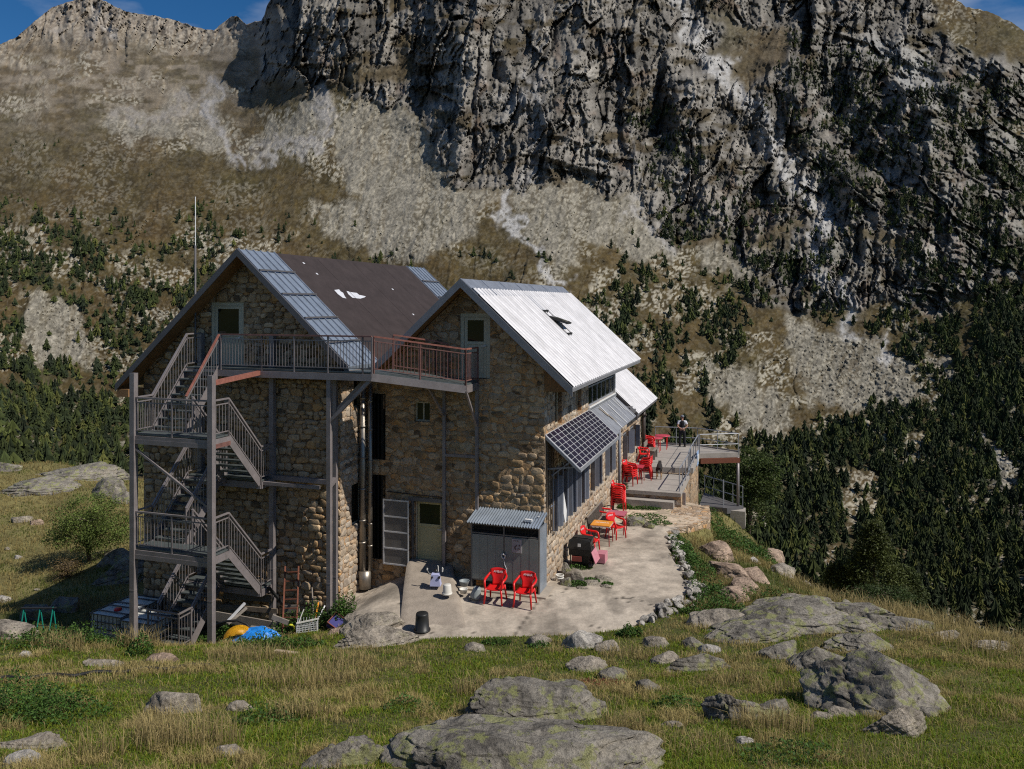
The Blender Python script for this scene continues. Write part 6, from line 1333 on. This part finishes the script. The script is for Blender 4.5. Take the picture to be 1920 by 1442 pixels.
def boulder(u, v, w, h, k, label, mat=None, seed=None, name='boulder', cat='boulder', Y=None, z0=None, rot=None, sub=5, sink=.35, group=None, rough=.10, foot=True):
    seed = seed or int(u*7+v*3)
    if Y is None: X, Y, z = hit(u, v)
    else: X = (u-CU)/FPX*Y; z = float(Gh(X, Y)) if z0 is None else z0
    wm_ = w*Y/FPX; q = (v-CV)/FPX; dep = max(.1, k*wm_); hm = max(.12*wm_, (h*Y/FPX-dep*q*.75)); hm = max(hm, .10)
    yc = Y+dep*.45; xc = (u-CU)/FPX*yc
    zc = (float(Gh(xc, yc)) if z0 is None else z0); zt_ = (CV-(v-h))/FPX*(yc+dep*.12); rz_ = min(max((zt_-zc)/1.1, .10*wm_, .06), .33*wm_)
    r = np.random.default_rng(seed); o = link(name, rock_mesh(name, wm_/2*1.02, dep/2, rz_, seed, sub, mat, rough=rough)); o.location = (xc, yc, zc+rz_*.10); o.rotation_euler = (r.normal(0, .06), r.normal(0, .05), (r.normal(0, .15) if rot is None else rot))
    tag(o, label, cat, group)
    if foot: FOOT.append((xc, yc, wm_/2*.80, dep/2*.80))
    return o
RK = [ # u, v(base), w, h, depth/width, label, material
(950,1478,600,128,.55,'broad low grey lichened slab filling the bottom centre of the view',M_rock),
(1000,1362,250,88,.55,'rugged grey outcrop with yellow lichen above the bottom centre slab',M_rock),(960,1318,150,50,.6,'humped grey rock at the upper left of the rugged outcrop',M_rock),
(1105,1338,80,40,.6,'small grey rock at the right end of the rugged outcrop',M_rock),(1100,1262,75,30,.7,'low pale rock above the rugged outcrop',M_rockpale),
(1645,1352,290,155,1.0,'largest grey dome boulder with yellow lichen on the right',M_rock),(1530,1262,110,60,.8,'blocky grey rock at the left shoulder of the dome boulder',M_rock),
(1470,1192,330,70,.5,'long cracked slab running across the slope above the dome boulder',M_rock),(1600,1172,170,50,.5,'cracked slab at the upper right end of the long slab',M_rock),
(1345,1180,110,42,.6,'pale rounded rock at the left end of the long slab',M_rockpale),(1410,1208,200,30,.5,'low smooth grey ledge just below the long slab',M_rock),
(1300,1262,140,42,.5,'flat dark grey rock on the grass below the terrace corner',M_rock),(1220,1300,54,38,.8,'small dark rounded rock alone in the grass',M_rock),
(1385,1352,130,66,.6,'grey split rock beside a straw tussock',M_rock),(1462,1236,90,32,.6,'lumpy twin-humped grey rock left of the dome boulder',M_rock),
(1576,1346,50,38,.8,'small pale rock in front of the dome boulder',M_rockpale),(1670,1382,150,62,.5,'sloping pale slab at the foot of the dome boulder',M_rockpale),
(1735,1345,45,34,.8,'small dark rock tucked under the dome boulder',M_rock),
(322,1340,115,68,.55,'pale humped rock in the left foreground meadow',M_rockpale),(352,1336,45,34,.7,'broken pale block at the right side of the humped rock',M_rockwhite),
(450,1335,58,24,.45,'flat pale slab lying aslant in the left meadow',M_rockpale),(50,1412,140,42,.5,'wide pale slab at the left edge of the meadow',M_rockpale),
(42,1440,72,40,.6,'white angular rock in the bottom left corner',M_rockwhite),(640,1442,170,62,.5,'grey lichened slab left of the bottom centre slab',M_rock),
(700,1216,165,40,.5,'long curved pale rock ledge below the ramp',M_rockpale),(632,1190,32,26,.8,'small pinkish stone at the foot of the front post',M_rockpink),
(200,1252,84,18,.45,'thin pale slab in the grass left of the stairs',M_rockpale),(48,1232,24,14,.7,'small white stone near the left edge',M_rockwhite),
(304,1244,52,20,.6,'pale flat stone at the foot of the stairs',M_rockpink),(20,1200,110,34,.5,'grey rock shelf at the left edge beside the trestle',M_rockpale),
(1010,1212,48,22,.7,'angular stone on the lower terrace edge',M_rockpale),(1088,1218,80,36,.6,'jagged white rock on the lower terrace edge',M_rockwhite),
(1140,1222,50,20,.6,'pale stone right of the jagged white rock',M_rockpale),(1232,1215,56,40,.7,'pale upright stone below the dry-stone wall',M_rockpale),
(1300,1217,44,34,.8,'yellowish lichened stone below the terrace corner',M_rock),(1330,1226,50,20,.7,'small white stone beside the yellowish one',M_rockwhite),
(697,1194,118,44,.7,'pale hollowed rock between the posts and the ramp',M_rockpale),(668,1176,46,26,.8,'small pale rock at the corner of the sunlit wall',M_rockpale),(890,1222,40,24,.7,'pale cracked stone at the foot of the ramp',M_rockpale),(1260,1364,42,16,.6,'flat pale stone in the grass right of the rugged outcrop',M_rockpale),
(1180,1435,60,26,.6,'pinkish stone at the bottom right of the centre slab',M_rockpink),(1710,1186,110,26,.5,'low outcrop on the right-hand crest',M_rock),
(1590,1150,60,26,.6,'grey rock on the crest left of the low outcrop',M_rock),(1770,1200,60,18,.5,'small low rock on the right-hand crest',M_rockpale),
(1850,1218,80,22,.5,'pale rock at the right edge of the crest',M_rockpale),(1540,1350,40,16,.6,'small stone by the split rock',M_rockpale),
(1040,1310,130,36,.6,'low ridge of grey rock between the rugged outcrop and its hump',M_rock),(905,1352,60,62,.8,'dark undercut rock at the left end of the rugged outcrop',M_rock),(1150,1276,60,24,.7,'low grey rock beside the red-leaved patch',M_rock),
(1560,1190,200,46,.5,'middle slab of the cracked rock band on the right',M_rock),(1400,1166,120,30,.5,'rounded grey ledge top of the cracked rock band',M_rock),(1450,1150,150,28,.5,'upper strip of the cracked rock band',M_rock),(1655,1182,120,34,.5,'right end of the cracked rock band',M_rock),
(1620,1225,140,40,.6,'grey shelf joining the dome boulder to the slab above',M_rock),(1560,1300,90,60,.7,'grey flank rock at the left foot of the dome boulder',M_rock),(1250,1246,60,22,.6,'small grey stone up-slope of the flat dark rock',M_rockpale),
(1440,1345,80,46,.6,'second half of the grey split rock',M_rock),(860,1400,120,50,.5,'grey lichened hump on the upper edge of the centre slab',M_rock),(1130,1400,160,40,.5,'flat grey extension at the right of the centre slab',M_rock),
(1395,1395,40,12,.6,'tiny white stone in the right-hand grass',M_rockwhite),(425,1420,60,24,.6,'half-buried pale stone in the bottom left grass',M_rockpale),
# right flank of the terrace
(1340,1050,66,40,1.5,'pink granite slab just below the flagstone corner',M_rockpink),(1368,1088,70,46,1.5,'broken pink granite slab on the slope below the terrace',M_rockpink),
(1394,1116,60,40,1.5,'lower pink granite slab pointing down the slope',M_rockpink),(1412,1092,44,36,1.6,'leaning pink slab right of the broken one',M_rockpink),
(1374,1130,56,34,1.4,'pink ledge at the bottom of the granite slabs',M_rockpink),(1450,1052,46,38,1.2,'pale angular rock standing on the crest beside the forest',M_rockpink),
(1466,1080,52,26,1.2,'pale rock below the angular crest rock',M_rockpale),(1497,1140,56,40,1.6,'long grey stone lying down the grassy slope',M_rockpale),
(1512,1084,30,18,.8,'small pale stone on the dry crest',M_rockpale),(1413,1054,22,16,.8,'small white stone on the green slope below the deck',M_rockwhite),
# left hillside
(150,905,170,36,.7,'broad lichened outcrop on the crest of the left hillside',M_rock),(205,935,80,40,.7,'lichened slab right of the hillside tree top',M_rock),(75,930,140,34,.7,'low lichened outcrop on the left hillside',M_rock),
(15,885,50,20,.6,'rounded lichened rock at the far left crest',M_rock),(236,945,50,44,.8,'lichened rock close to the left stair post',M_rock),(222,1062,66,50,.8,'rounded brown rock between the tree and the stair post',M_rock),
(228,1100,130,60,.7,'large shaded slab behind the water tanks',M_rock),(120,1150,60,36,.8,'dark rock in the shade beyond the trestle',M_rock),(70,1165,60,40,.8,'shaded rock standing behind the green trestle',M_rock),
(42,980,44,14,.5,'small pale rock scar on the left hillside',M_rockpale),(70,985,26,18,.7,'little pinkish stone on the left hillside',M_rockpink),(8,1130,30,22,.7,'white stone at the left edge in the sun',M_rockwhite),
(36,1048,16,14,.8,'lone white stone on the left hillside',M_rockwhite),(14,1032,12,8,.8,'tiny pale stone on the left hillside',M_rockpale),(70,1109,12,6,.8,'tiny pale stone just above the house shadow',M_rockpale),
]
for i, (u, v, w, h, k, lb, m_) in enumerate(RK): boulder(u, v, w, h, k, lb, m_, seed=900+i, sub=(6 if w > 120 else 5 if w > 60 else 4), rough=(.075 if w > 120 else .11))
# stones at the house wall and on the terrace
def trock(s, t, rx, ry, rz, label, mat, seed, rot=0, name='stone'):
    x, y, _ = H(s, t, 0); o = link(name, rock_mesh(name, rx, ry, rz, seed, 4, mat)); o.location = (x, y, float(Tz(x, y))+rz*.35); o.rotation_euler = (0, 0, TH+rot); return tag(o, label, 'stone')
trock(.62,1.15,.30,.52,.20,'large grey slab lying against the house corner',M_rockpale,51,.5); trock(.35,1.45,.22,.25,.24,'brown round-edged stone behind the grey slab',M_rock,52)
trock(.55,.45,.20,.18,.17,'dark stone in front of the grey slab',M_rock,53); trock(1.25,.75,.25,.18,.07,'flat stone among weeds right of the grey slab',M_rockpale,54)
trock(1.55,1.3,.28,.16,.06,'thin flat stone beside the weeds',M_rockpale,55); trock(1.1,.25,.18,.10,.05,'small flat stone nearest the terrace chairs',M_rockpale,56); trock(1.75,.6,.2,.12,.06,'small broken stone at the right of the weed patch',M_rockpale,57)
trock(1.3,8.4,.5,.34,.22,'grey rock breaking through the paving near the steps',M_rock,58); trock(1.9,8.1,.25,.2,.16,'smaller grey rock beside the paving rock',M_rock,59)
# dry-stone wall along the terrace edge
ws = []; wf = []; off = 0; r = np.random.default_rng(77)
WP = [gz(*p)[:2] for p in [(1180,1196,-8.62),(1222,1168,-8.6),(1257,1137,-8.58),(1287,1128,-8.57),(1303,1098,-8.55),(1284,1068,-8.55),(1266,1040,-8.6),(1260,1018,-8.65),(1254,998,-8.68)]]
seg = []; 
for a, c in zip(WP[:-1], WP[1:]):
    n = max(2, int(math.hypot(c[0]-a[0], c[1]-a[1])/.17)); seg += [(a[0]+(c[0]-a[0])*k/n, a[1]+(c[1]-a[1])*k/n) for k in range(n)]
V4, T4 = ico(3)
for (x, y) in seg:
    for lay in range(6 if y < 24.6 else 2):
        if y >= 24.6 and r.random() < .35: continue
        o_ = (.02+lay*.12) if y < 24.6 else lay*.10+r.normal(0, .07); ang = math.atan2(y-24, x-2)*0
        X = x+r.normal(0, .07)+o_*.8; Y = y+r.normal(0, .07)-o_*(.7 if y < 23.2 else .1); z = float(Tz(x, y))+.02-lay*(.10 if y < 24.6 else .05)+r.normal(0, .03)
        sc = np.array([r.uniform(.09, .26), r.uniform(.08, .18), r.uniform(.06, .14)]); v = V4.copy()
        for k in range(6):
            d = r.normal(size=3); d /= np.linalg.norm(d); s = v@d; o2 = r.uniform(.35, .7); v -= np.where(s > o2, (s-o2), 0)[:, None]*d
        v = v*sc; a = r.uniform(0, 6.28); v = np.c_[v[:, 0]*math.cos(a)-v[:, 1]*math.sin(a), v[:, 0]*math.sin(a)+v[:, 1]*math.cos(a), v[:, 2]]+np.array([X, Y, z]); ws.append(v); wf.append(T4+off); off += len(v)
me = fast_mesh('dry_stone_wall', np.concatenate(ws), np.concatenate(wf), M_rockwhite); tag(link('dry_stone_wall', me), 'low wall of white dry-laid stones edging the terrace on the right', 'stone wall')
b = MB(); b.prism([gz(1250,997,-8.70)[:2]+(-8.72,), gz(1291,985,-8.7)[:2]+(-8.74,), gz(1332,972,-8.75)[:2]+(-8.78,), gz(1330,948,-8.8)[:2]+(-8.80,), gz(1262,948,-8.8)[:2]+(-8.80,)], (0,0,-1.6))
tag(b.build('retaining_wall', M_wallside, None, 'W'), 'stone retaining wall under the flagstone corner of the terrace', 'retaining wall')

# ================================================================== grass
def free(X, Y, pad=0.0):
    ok = ~inpoly(X, Y, TPOLY)
    s, t = toH(X, Y); ok &= ~((s > -13.6-pad) & (s < .1) & (t > -1.5-pad) & (t < 19)); ok &= ~((s > -.1) & (s < 3.0) & (t > 11.5) & (t < 23))
    for (a, c, rx, ry) in FOOT: ok &= ((X-a)/rx)**2+((Y-c)/ry)**2 > 1
    return ok
def blades(name, X, Y, hgt, wid, col, lean, label, kind='grass', seed=1, mat=None, curve=.5):
    r = np.random.default_rng(seed); n = len(X); Z = Gh(X, Y)-.015; a = r.uniform(0, 2*math.pi, n); l = np.abs(r.normal(0, lean, n))+.05; la = r.uniform(0, 2*math.pi, n)
    wx_, wy_ = np.cos(a)*wid/2, np.sin(a)*wid/2; dx, dy = np.cos(la)*l*hgt, np.sin(la)*l*hgt
    P0 = np.stack([X-wx_, Y-wy_, Z], -1); P1 = np.stack([X+wx_, Y+wy_, Z], -1); m = np.stack([X+dx*(1-curve)*.5, Y+dy*(1-curve)*.5, Z+hgt*.55], -1)
    wv = np.stack([wx_*.8, wy_*.8, 0*wx_], -1); P2 = m-wv; P3 = m+wv; P4 = np.stack([X+dx, Y+dy, Z+hgt*(1-.35*np.clip(l, 0, 1))], -1)
    V_ = np.stack([P0, P1, P2, P3, P4], 1).reshape(-1, 3); b_ = (np.arange(n)*5)[:, None, None]; T_ = (np.array([[0,1,3],[0,3,2],[2,3,4]])[None]+b_).reshape(-1, 3)
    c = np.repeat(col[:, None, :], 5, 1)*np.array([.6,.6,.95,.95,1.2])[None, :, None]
    me = fast_mesh(name, V_, T_, mat or M_blade, np.clip(c, 0, 1).reshape(-1, 3)); return tag(link(name, me), label, kind, None, 'stuff')
def scatter(n, u0, u1, y0, y1, seed, pw=1.6):
    pw += 1e-3
    r = np.random.default_rng(seed); Y = (y0**(1-pw)+r.random(n)*(y1**(1-pw)-y0**(1-pw)))**(1/(1-pw)); u = r.uniform(u0, u1, n); return (u-CU)/FPX*Y, Y
X, Y = scatter(430000, -80, 2000, 8.3, 24, 11, 1.15); X2, Y2 = scatter(110000, -700, 2700, 8.3, 22, 14, 1.15); k = (X2/Y2*FPX+CU < -80) | (X2/Y2*FPX+CU > 2000); X = np.r_[X, X2[k]]; Y = np.r_[Y, Y2[k]]; k = free(X, Y); X, Y = X[k], Y[k]
dry = fbm(X/1.1, Y/1.1, 4, 701)*.6+fbm(X/.35, Y/.35, 3, 707)*.4; thin = fbm(X/.8, Y/.8, 3, 711)
u_ = X/Y*FPX+CU; dry = dry+.06*sst(1300, 1900, u_)*sst(16, 20, Y)+.05*sst(700, 200, u_)*sst(17, 20, Y)-.05*sst(1000, 1400, u_)*sst(14, 10, Y)
r = np.random.default_rng(21); n = len(X); isdry = r.random(n) < .04+.9*sst(.53, .66, dry)
g = np.array([.17,.24,.028])[None]*(.6+.9*r.random(n))[:, None]; g[:, 0] *= (.75+.7*r.random(n)); d = np.array([.50,.40,.17])[None]*(.55+.7*r.random(n))[:, None]
col = np.where(isdry[:, None], d, g); hg = np.where(isdry, r.uniform(.06, .20, n), r.uniform(.03, .10, n))*(.45+1.1*thin)
keepb = r.random(n) < .35+.9*thin
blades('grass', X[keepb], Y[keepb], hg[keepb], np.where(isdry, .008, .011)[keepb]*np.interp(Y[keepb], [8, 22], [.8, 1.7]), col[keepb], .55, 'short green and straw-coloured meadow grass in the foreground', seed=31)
# slopes farther off: left hillside and right flank
X, Y = scatter(150000, -150, 1560, 22, 60, 12, 1.0); u_ = X/Y*FPX+CU; k = free(X, Y, .1) & ((u_ < 300) | (u_ > 1230)) & ((Y > 21.5)); X, Y = X[k], Y[k]; n = len(X); r = np.random.default_rng(22)
dr = fbm(X/2.0, Y/2.0, 4, 721); isdry = r.random(n) < sst(.36, .60, dr); g = np.array([.13,.16,.030])[None]*(.5+.9*r.random(n))[:, None]; d = np.array([.38,.30,.12])[None]*(.5+.8*r.random(n))[:, None]
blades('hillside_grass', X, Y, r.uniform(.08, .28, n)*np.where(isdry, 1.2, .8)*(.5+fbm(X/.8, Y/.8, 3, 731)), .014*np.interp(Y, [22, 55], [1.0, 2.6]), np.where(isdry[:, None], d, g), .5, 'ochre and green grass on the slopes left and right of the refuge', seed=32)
# straw tussocks
TU = []
for (u, v, rad, hh, nb) in [(350,1400,.75,.62,520),(300,1385,.35,.5,200),(560,1280,1.2,.45,700),(620,1250,.9,.4,380),(470,1235,1.0,.45,420),(1165,1375,.35,.42,300),(1450,1365,.6,.38,500),(1195,1420,.35,.38,260),(1380,1280,.6,.35,300),(900,1300,.5,.45,260),(260,1215,.5,.6,260),(110,1215,.6,.5,260),(560,1345,.5,.5,260),(1300,1410,.6,.3,220),(1560,1280,.4,.35,180),
    (1620,1140,1.6,.5,700),(1720,1165,1.5,.5,700),(1820,1200,1.5,.5,700),(1900,1230,1.2,.5,500),(1540,1115,1.2,.5,450),(1180,1230,.7,.35,240),(1340,1240,.8,.3,260),(1470,1300,.6,.32,240),(1740,1290,1.0,.25,260),(1860,1330,1.2,.25,260),(1640,1420,1.0,.25,260),(180,1420,.4,.5,160)]:
    x, y, z = hit(u, v); r = np.random.default_rng(u); q = np.sqrt(r.random(nb))*rad; a = r.uniform(0, 6.28, nb); TU.append(np.c_[x+q*np.cos(a), y+q*np.sin(a)*.7, np.full(nb, hh)])
TU = np.concatenate(TU); k = free(TU[:, 0], TU[:, 1]); TU = TU[k]; n = len(TU); r = np.random.default_rng(41)
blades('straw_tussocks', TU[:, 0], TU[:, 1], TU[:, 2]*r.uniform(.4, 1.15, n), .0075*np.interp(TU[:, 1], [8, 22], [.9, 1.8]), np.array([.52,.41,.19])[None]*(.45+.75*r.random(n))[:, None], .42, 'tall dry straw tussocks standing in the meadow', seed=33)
# weeds: leafy stuff
def leaves(name, P_, size, col, label=None, kind='weeds', seed=1, parent=None, up=.5, mat=None, stuff=True):
    r = np.random.default_rng(seed); n = len(P_); nrm = r.normal(size=(n, 3)); nrm[:, 2] = np.abs(nrm[:, 2])+up; nrm /= np.linalg.norm(nrm, axis=1)[:, None]
    a = np.cross(nrm, r.normal(size=(n, 3))); a /= np.linalg.norm(a, axis=1)[:, None]; b_ = np.cross(nrm, a); s = (size*r.uniform(.6, 1.3, n))[:, None]
    V_ = np.stack([P_-a*s*.5, P_+b_*s*.28, P_+a*s*.5, P_-b_*s*.28], 1).reshape(-1, 3); T_ = np.arange(n*4).reshape(n, 4)
    me = fast_mesh(name, V_, T_, mat or M_leaf, np.repeat(col, 4, 0)); o = link(name, me, parent)
    return tag(o, label, kind, None, 'stuff') if stuff else o
WD = []
for (u, v, rx, ry, hh, nb) in [(590,1180,1.1,.4,.6,2600),(545,1185,.6,.3,.6,1000),(640,1165,.45,.4,.75,1300),(150,1205,1.4,.5,.45,2600),(262,1228,.3,.3,.4,700),(420,1200,.9,.35,.35,1200),(520,1215,1.2,.4,.35,1800),(1180,1192,.35,.25,.28,800),(30,1340,.9,.9,.55,4200),(120,1345,.7,.7,.35,1500),(500,1355,.5,.4,.25,700),(1270,1330,.4,.3,.25,500),(770,1330,.5,.4,.2,500),(1480,1420,.7,.5,.2,700),(1010,1215,.3,.2,.15,200),(930,1208,.4,.15,.2,300),(60,1215,.9,.4,.4,900)]:
    x, y, z = hit(u, v); r = np.random.default_rng(u+3); q = np.sqrt(r.random(nb)); a = r.uniform(0, 6.28, nb); X = x+q*rx*np.cos(a); Y = y+q*ry*np.sin(a); WD.append(np.c_[X, Y, Gh(X, Y)+hh*(1-q*q*.7)*r.random(nb)**.7*(.4+1.2*vn(X/.18, Y/.18, 5))])
for (s, t, rx, ry, hh, nb) in [(.9,.5,.30,.2,.14,500),(1.2,.95,.30,.18,.12,400),(1.75,.85,.18,.12,.10,200),(.6,2.2,.4,.3,.12,400),(.45,11.1,.35,.3,.22,500),(1.2,11.2,.8,.2,.14,700),(.3,12.2,.18,.25,.55,500),(1.6,9.8,.8,.7,.06,500),(2.2,9.0,.5,.4,.08,300)]:
    x, y, _ = H(s, t, 0); r = np.random.default_rng(int(s*100+t*10)); q = np.sqrt(r.random(nb)); a = r.uniform(0, 6.28, nb); X = x+q*rx*np.cos(a); Y = y+q*ry*np.sin(a); WD.append(np.c_[X, Y, Tz(X, Y)+(.32 if t > 12 else 0)+hh*(1-q*q*.7)*r.random(nb)])
for (u, v, rx, ry, hh, nb) in [(1275,1040,.5,1.5,.5,3200),(1300,1075,.7,1.2,.5,2600),(1330,1120,.9,1.0,.45,3200),(1380,1020,1.0,1.6,.5,2800),(1430,1045,.6,1.2,.4,1300),(1350,1000,.6,1.5,.6,1600),(1420,1120,1.2,.7,.35,1200),(1340,1150,1.0,.6,.4,1800)]:
    x, y, z = hit(u, v, 20); r = np.random.default_rng(u+3); q = np.sqrt(r.random(nb)); a = r.uniform(0, 6.28, nb); X = x+q*rx*np.cos(a); Y = y+q*ry*np.sin(a); k = free(X, Y); X, Y, q = X[k], Y[k], q[k]; WD.append(np.c_[X, Y, Gh(X, Y)+hh*(1-q*q*.6)*r.random(len(X))**.8*(.3+1.4*vn(X/.25, Y/.25, 6))])
WD = np.concatenate(WD); n = len(WD); r = np.random.default_rng(51)
leaves('weeds', WD, .055*np.interp(WD[:, 1], [10, 30], [.8, 1.5]), np.array([.055,.11,.020])[None]*(.4+1.1*r.random(n))[:, None]*np.array([1, 1, 1])[None], 'leafy green weeds around the rocks, clutter and terrace edges', seed=52)
# red-leaved patch beside the outcrop
x, y, z = hit(1130, 1282); r = np.random.default_rng(8); q = np.sqrt(r.random(500)); a = r.uniform(0, 6.28, 500); X = x+q*.45*np.cos(a); Y = y+q*.35*np.sin(a)
leaves('red_ground_cover', np.c_[X, Y, Gh(X, Y)+.05*r.random(500)], .04, np.array([.16,.03,.025])[None]*(.5+r.random(500))[:, None], 'dark red low plants beside the rugged outcrop', 'ground cover', seed=53)

# ================================================================== nearby trees and shrubs
def leafy(name, base, ht, rx, ry, nleaf, lsize, colr_, label, cat, seed, low=.25, dens=14, needle=False, trunk_r=.06):
    r = np.random.default_rng(seed); t = thing(name, base, 0, label, cat); b = MB(); tips = []
    nst = 1 if needle else 5
    for k in range(nst):
        a = r.uniform(0, 6.28); q = 0 if needle else r.uniform(.15, .5); top = (q*rx*math.cos(a), q*ry*math.sin(a), ht*(.93 if needle else r.uniform(.55, .8)))
        mid = (top[0]*.35+r.normal(0, .05), top[1]*.35+r.normal(0, .05), ht*.4); b.tube([(0,0,-.3), mid, top], [trunk_r, trunk_r*.6, trunk_r*.15], 7)
        for j in range(22 if needle else 9):
            f = r.uniform(.18, .95) if needle else r.uniform(.3, 1); p = Vector((0,0,-.3)).lerp(Vector(mid), min(1, f*2)) if f < .5 else Vector(mid).lerp(Vector(top), f*2-1)
            aa = r.uniform(0, 6.28); L_ = (rx*(1.05-f) if needle else rx*r.uniform(.35, .75)); e_ = p+Vector((math.cos(aa)*L_, math.sin(aa)*L_*ry/rx, (.0 if needle else r.uniform(.1, .45)*ht*.5))); e_.z = min(e_.z, ht*.95); b.tube([p, p.lerp(e_, .5)+Vector((0,0,.04)), e_], [trunk_r*.35, trunk_r*.22, trunk_r*.08], 5); tips += [e_, p.lerp(e_, .6)]
    b.build('trunk', M_bark, t, 'L')
    cs = []
    for e_ in tips: cs.append((e_, .18*rx+.12))
    for k in range(dens*3):
        aa = r.uniform(0, 6.28); zz = r.uniform(low, 1); q = r.uniform(.3, 1)**.5*((1.02-zz)**.8 if needle else math.sin(math.acos(min(1, abs(2*(zz-low)/(1-low)-.9)/1.1)))); cs.append((Vector((rx*q*math.cos(aa), ry*q*math.sin(aa), ht*zz*(1 if needle else .97))), .16*rx+.06))
    per = nleaf//len(cs); P_ = []; C_ = []
    for c, s in cs:
        p = r.normal(size=(per, 3)); p /= np.linalg.norm(p, axis=1)[:, None]; p *= (r.random(per)[:, None]**.5)*s*np.array([1.25, 1.25, .8 if needle else .75]); P_.append(p+np.array(c)); C_.append(np.full(per, r.uniform(.65, 1.35)))
    P_ = np.concatenate(P_); C_ = np.concatenate(C_)*r.uniform(.6, 1.35, len(P_)); k = P_[:, 2] > ht*low*.4
    cc = np.array(colr_)[None]*C_[:, None]; leaves('crown', P_[k], lsize, cc[k], None, None, seed+1, t, .35, None, False); return t
x, y, z = hit(168, 1052, 22); leafy('hillside_tree', (x, y, z-.1), 3.1, 1.95, 1.6, 17000, .085, (.11,.15,.035), 'small spreading bushy tree on the grassy hillside left of the house', 'tree', 5, .26, 26)
b0 = px(1405, 985, 45.0); leafy('leafy_bush', (b0[0], b0[1], b0[2]-.3), 4.7, 1.75, 1.6, 16000, .13, (.060,.085,.022), 'large leafy bush just beyond the deck support post', 'bush', 6, .05, 36)
b0 = px(1638, 1125, 40.0); leafy('young_pine', (b0[0], b0[1], b0[2]-.5), 4.3, 2.1, 1.9, 20000, .13, (.062,.075,.020), 'yellow-green young pine behind the right-hand crest', 'pine tree', 7, .04, 40, True, .09)
b0 = px(1700, 1135, 40.5); leafy('young_pine', (b0[0], b0[1], b0[2]-.3), 2.2, 1.4, 1.3, 8000, .12, (.050,.064,.018), 'lower pine right of the yellow-green young pine', 'pine tree', 8, .04, 26, True, .07)
b0 = px(1570, 1118, 40.5); leafy('young_pine', (b0[0], b0[1], b0[2]-.3), 2.0, 1.2, 1.2, 7000, .12, (.056,.070,.020), 'lower pine left of the yellow-green young pine', 'pine tree', 9, .04, 24, True, .07)
b0 = px(1650, 1130, 29.0); leafy('juniper_shrub', (b0[0], b0[1], b0[2]-.15), .7, 1.3, .7, 6000, .07, (.05,.075,.022), 'spreading dark juniper on the right-hand crest', 'shrub', 10, .05, 20)
x, y, z = hit(120, 1085, 22); leafy('dry_shrub', (x, y, z-.1), .9, .8, .6, 2500, .06, (.14,.10,.045), 'brownish dry shrub below the hillside tree', 'shrub', 12, .05, 14)
print('BUILD DONE')
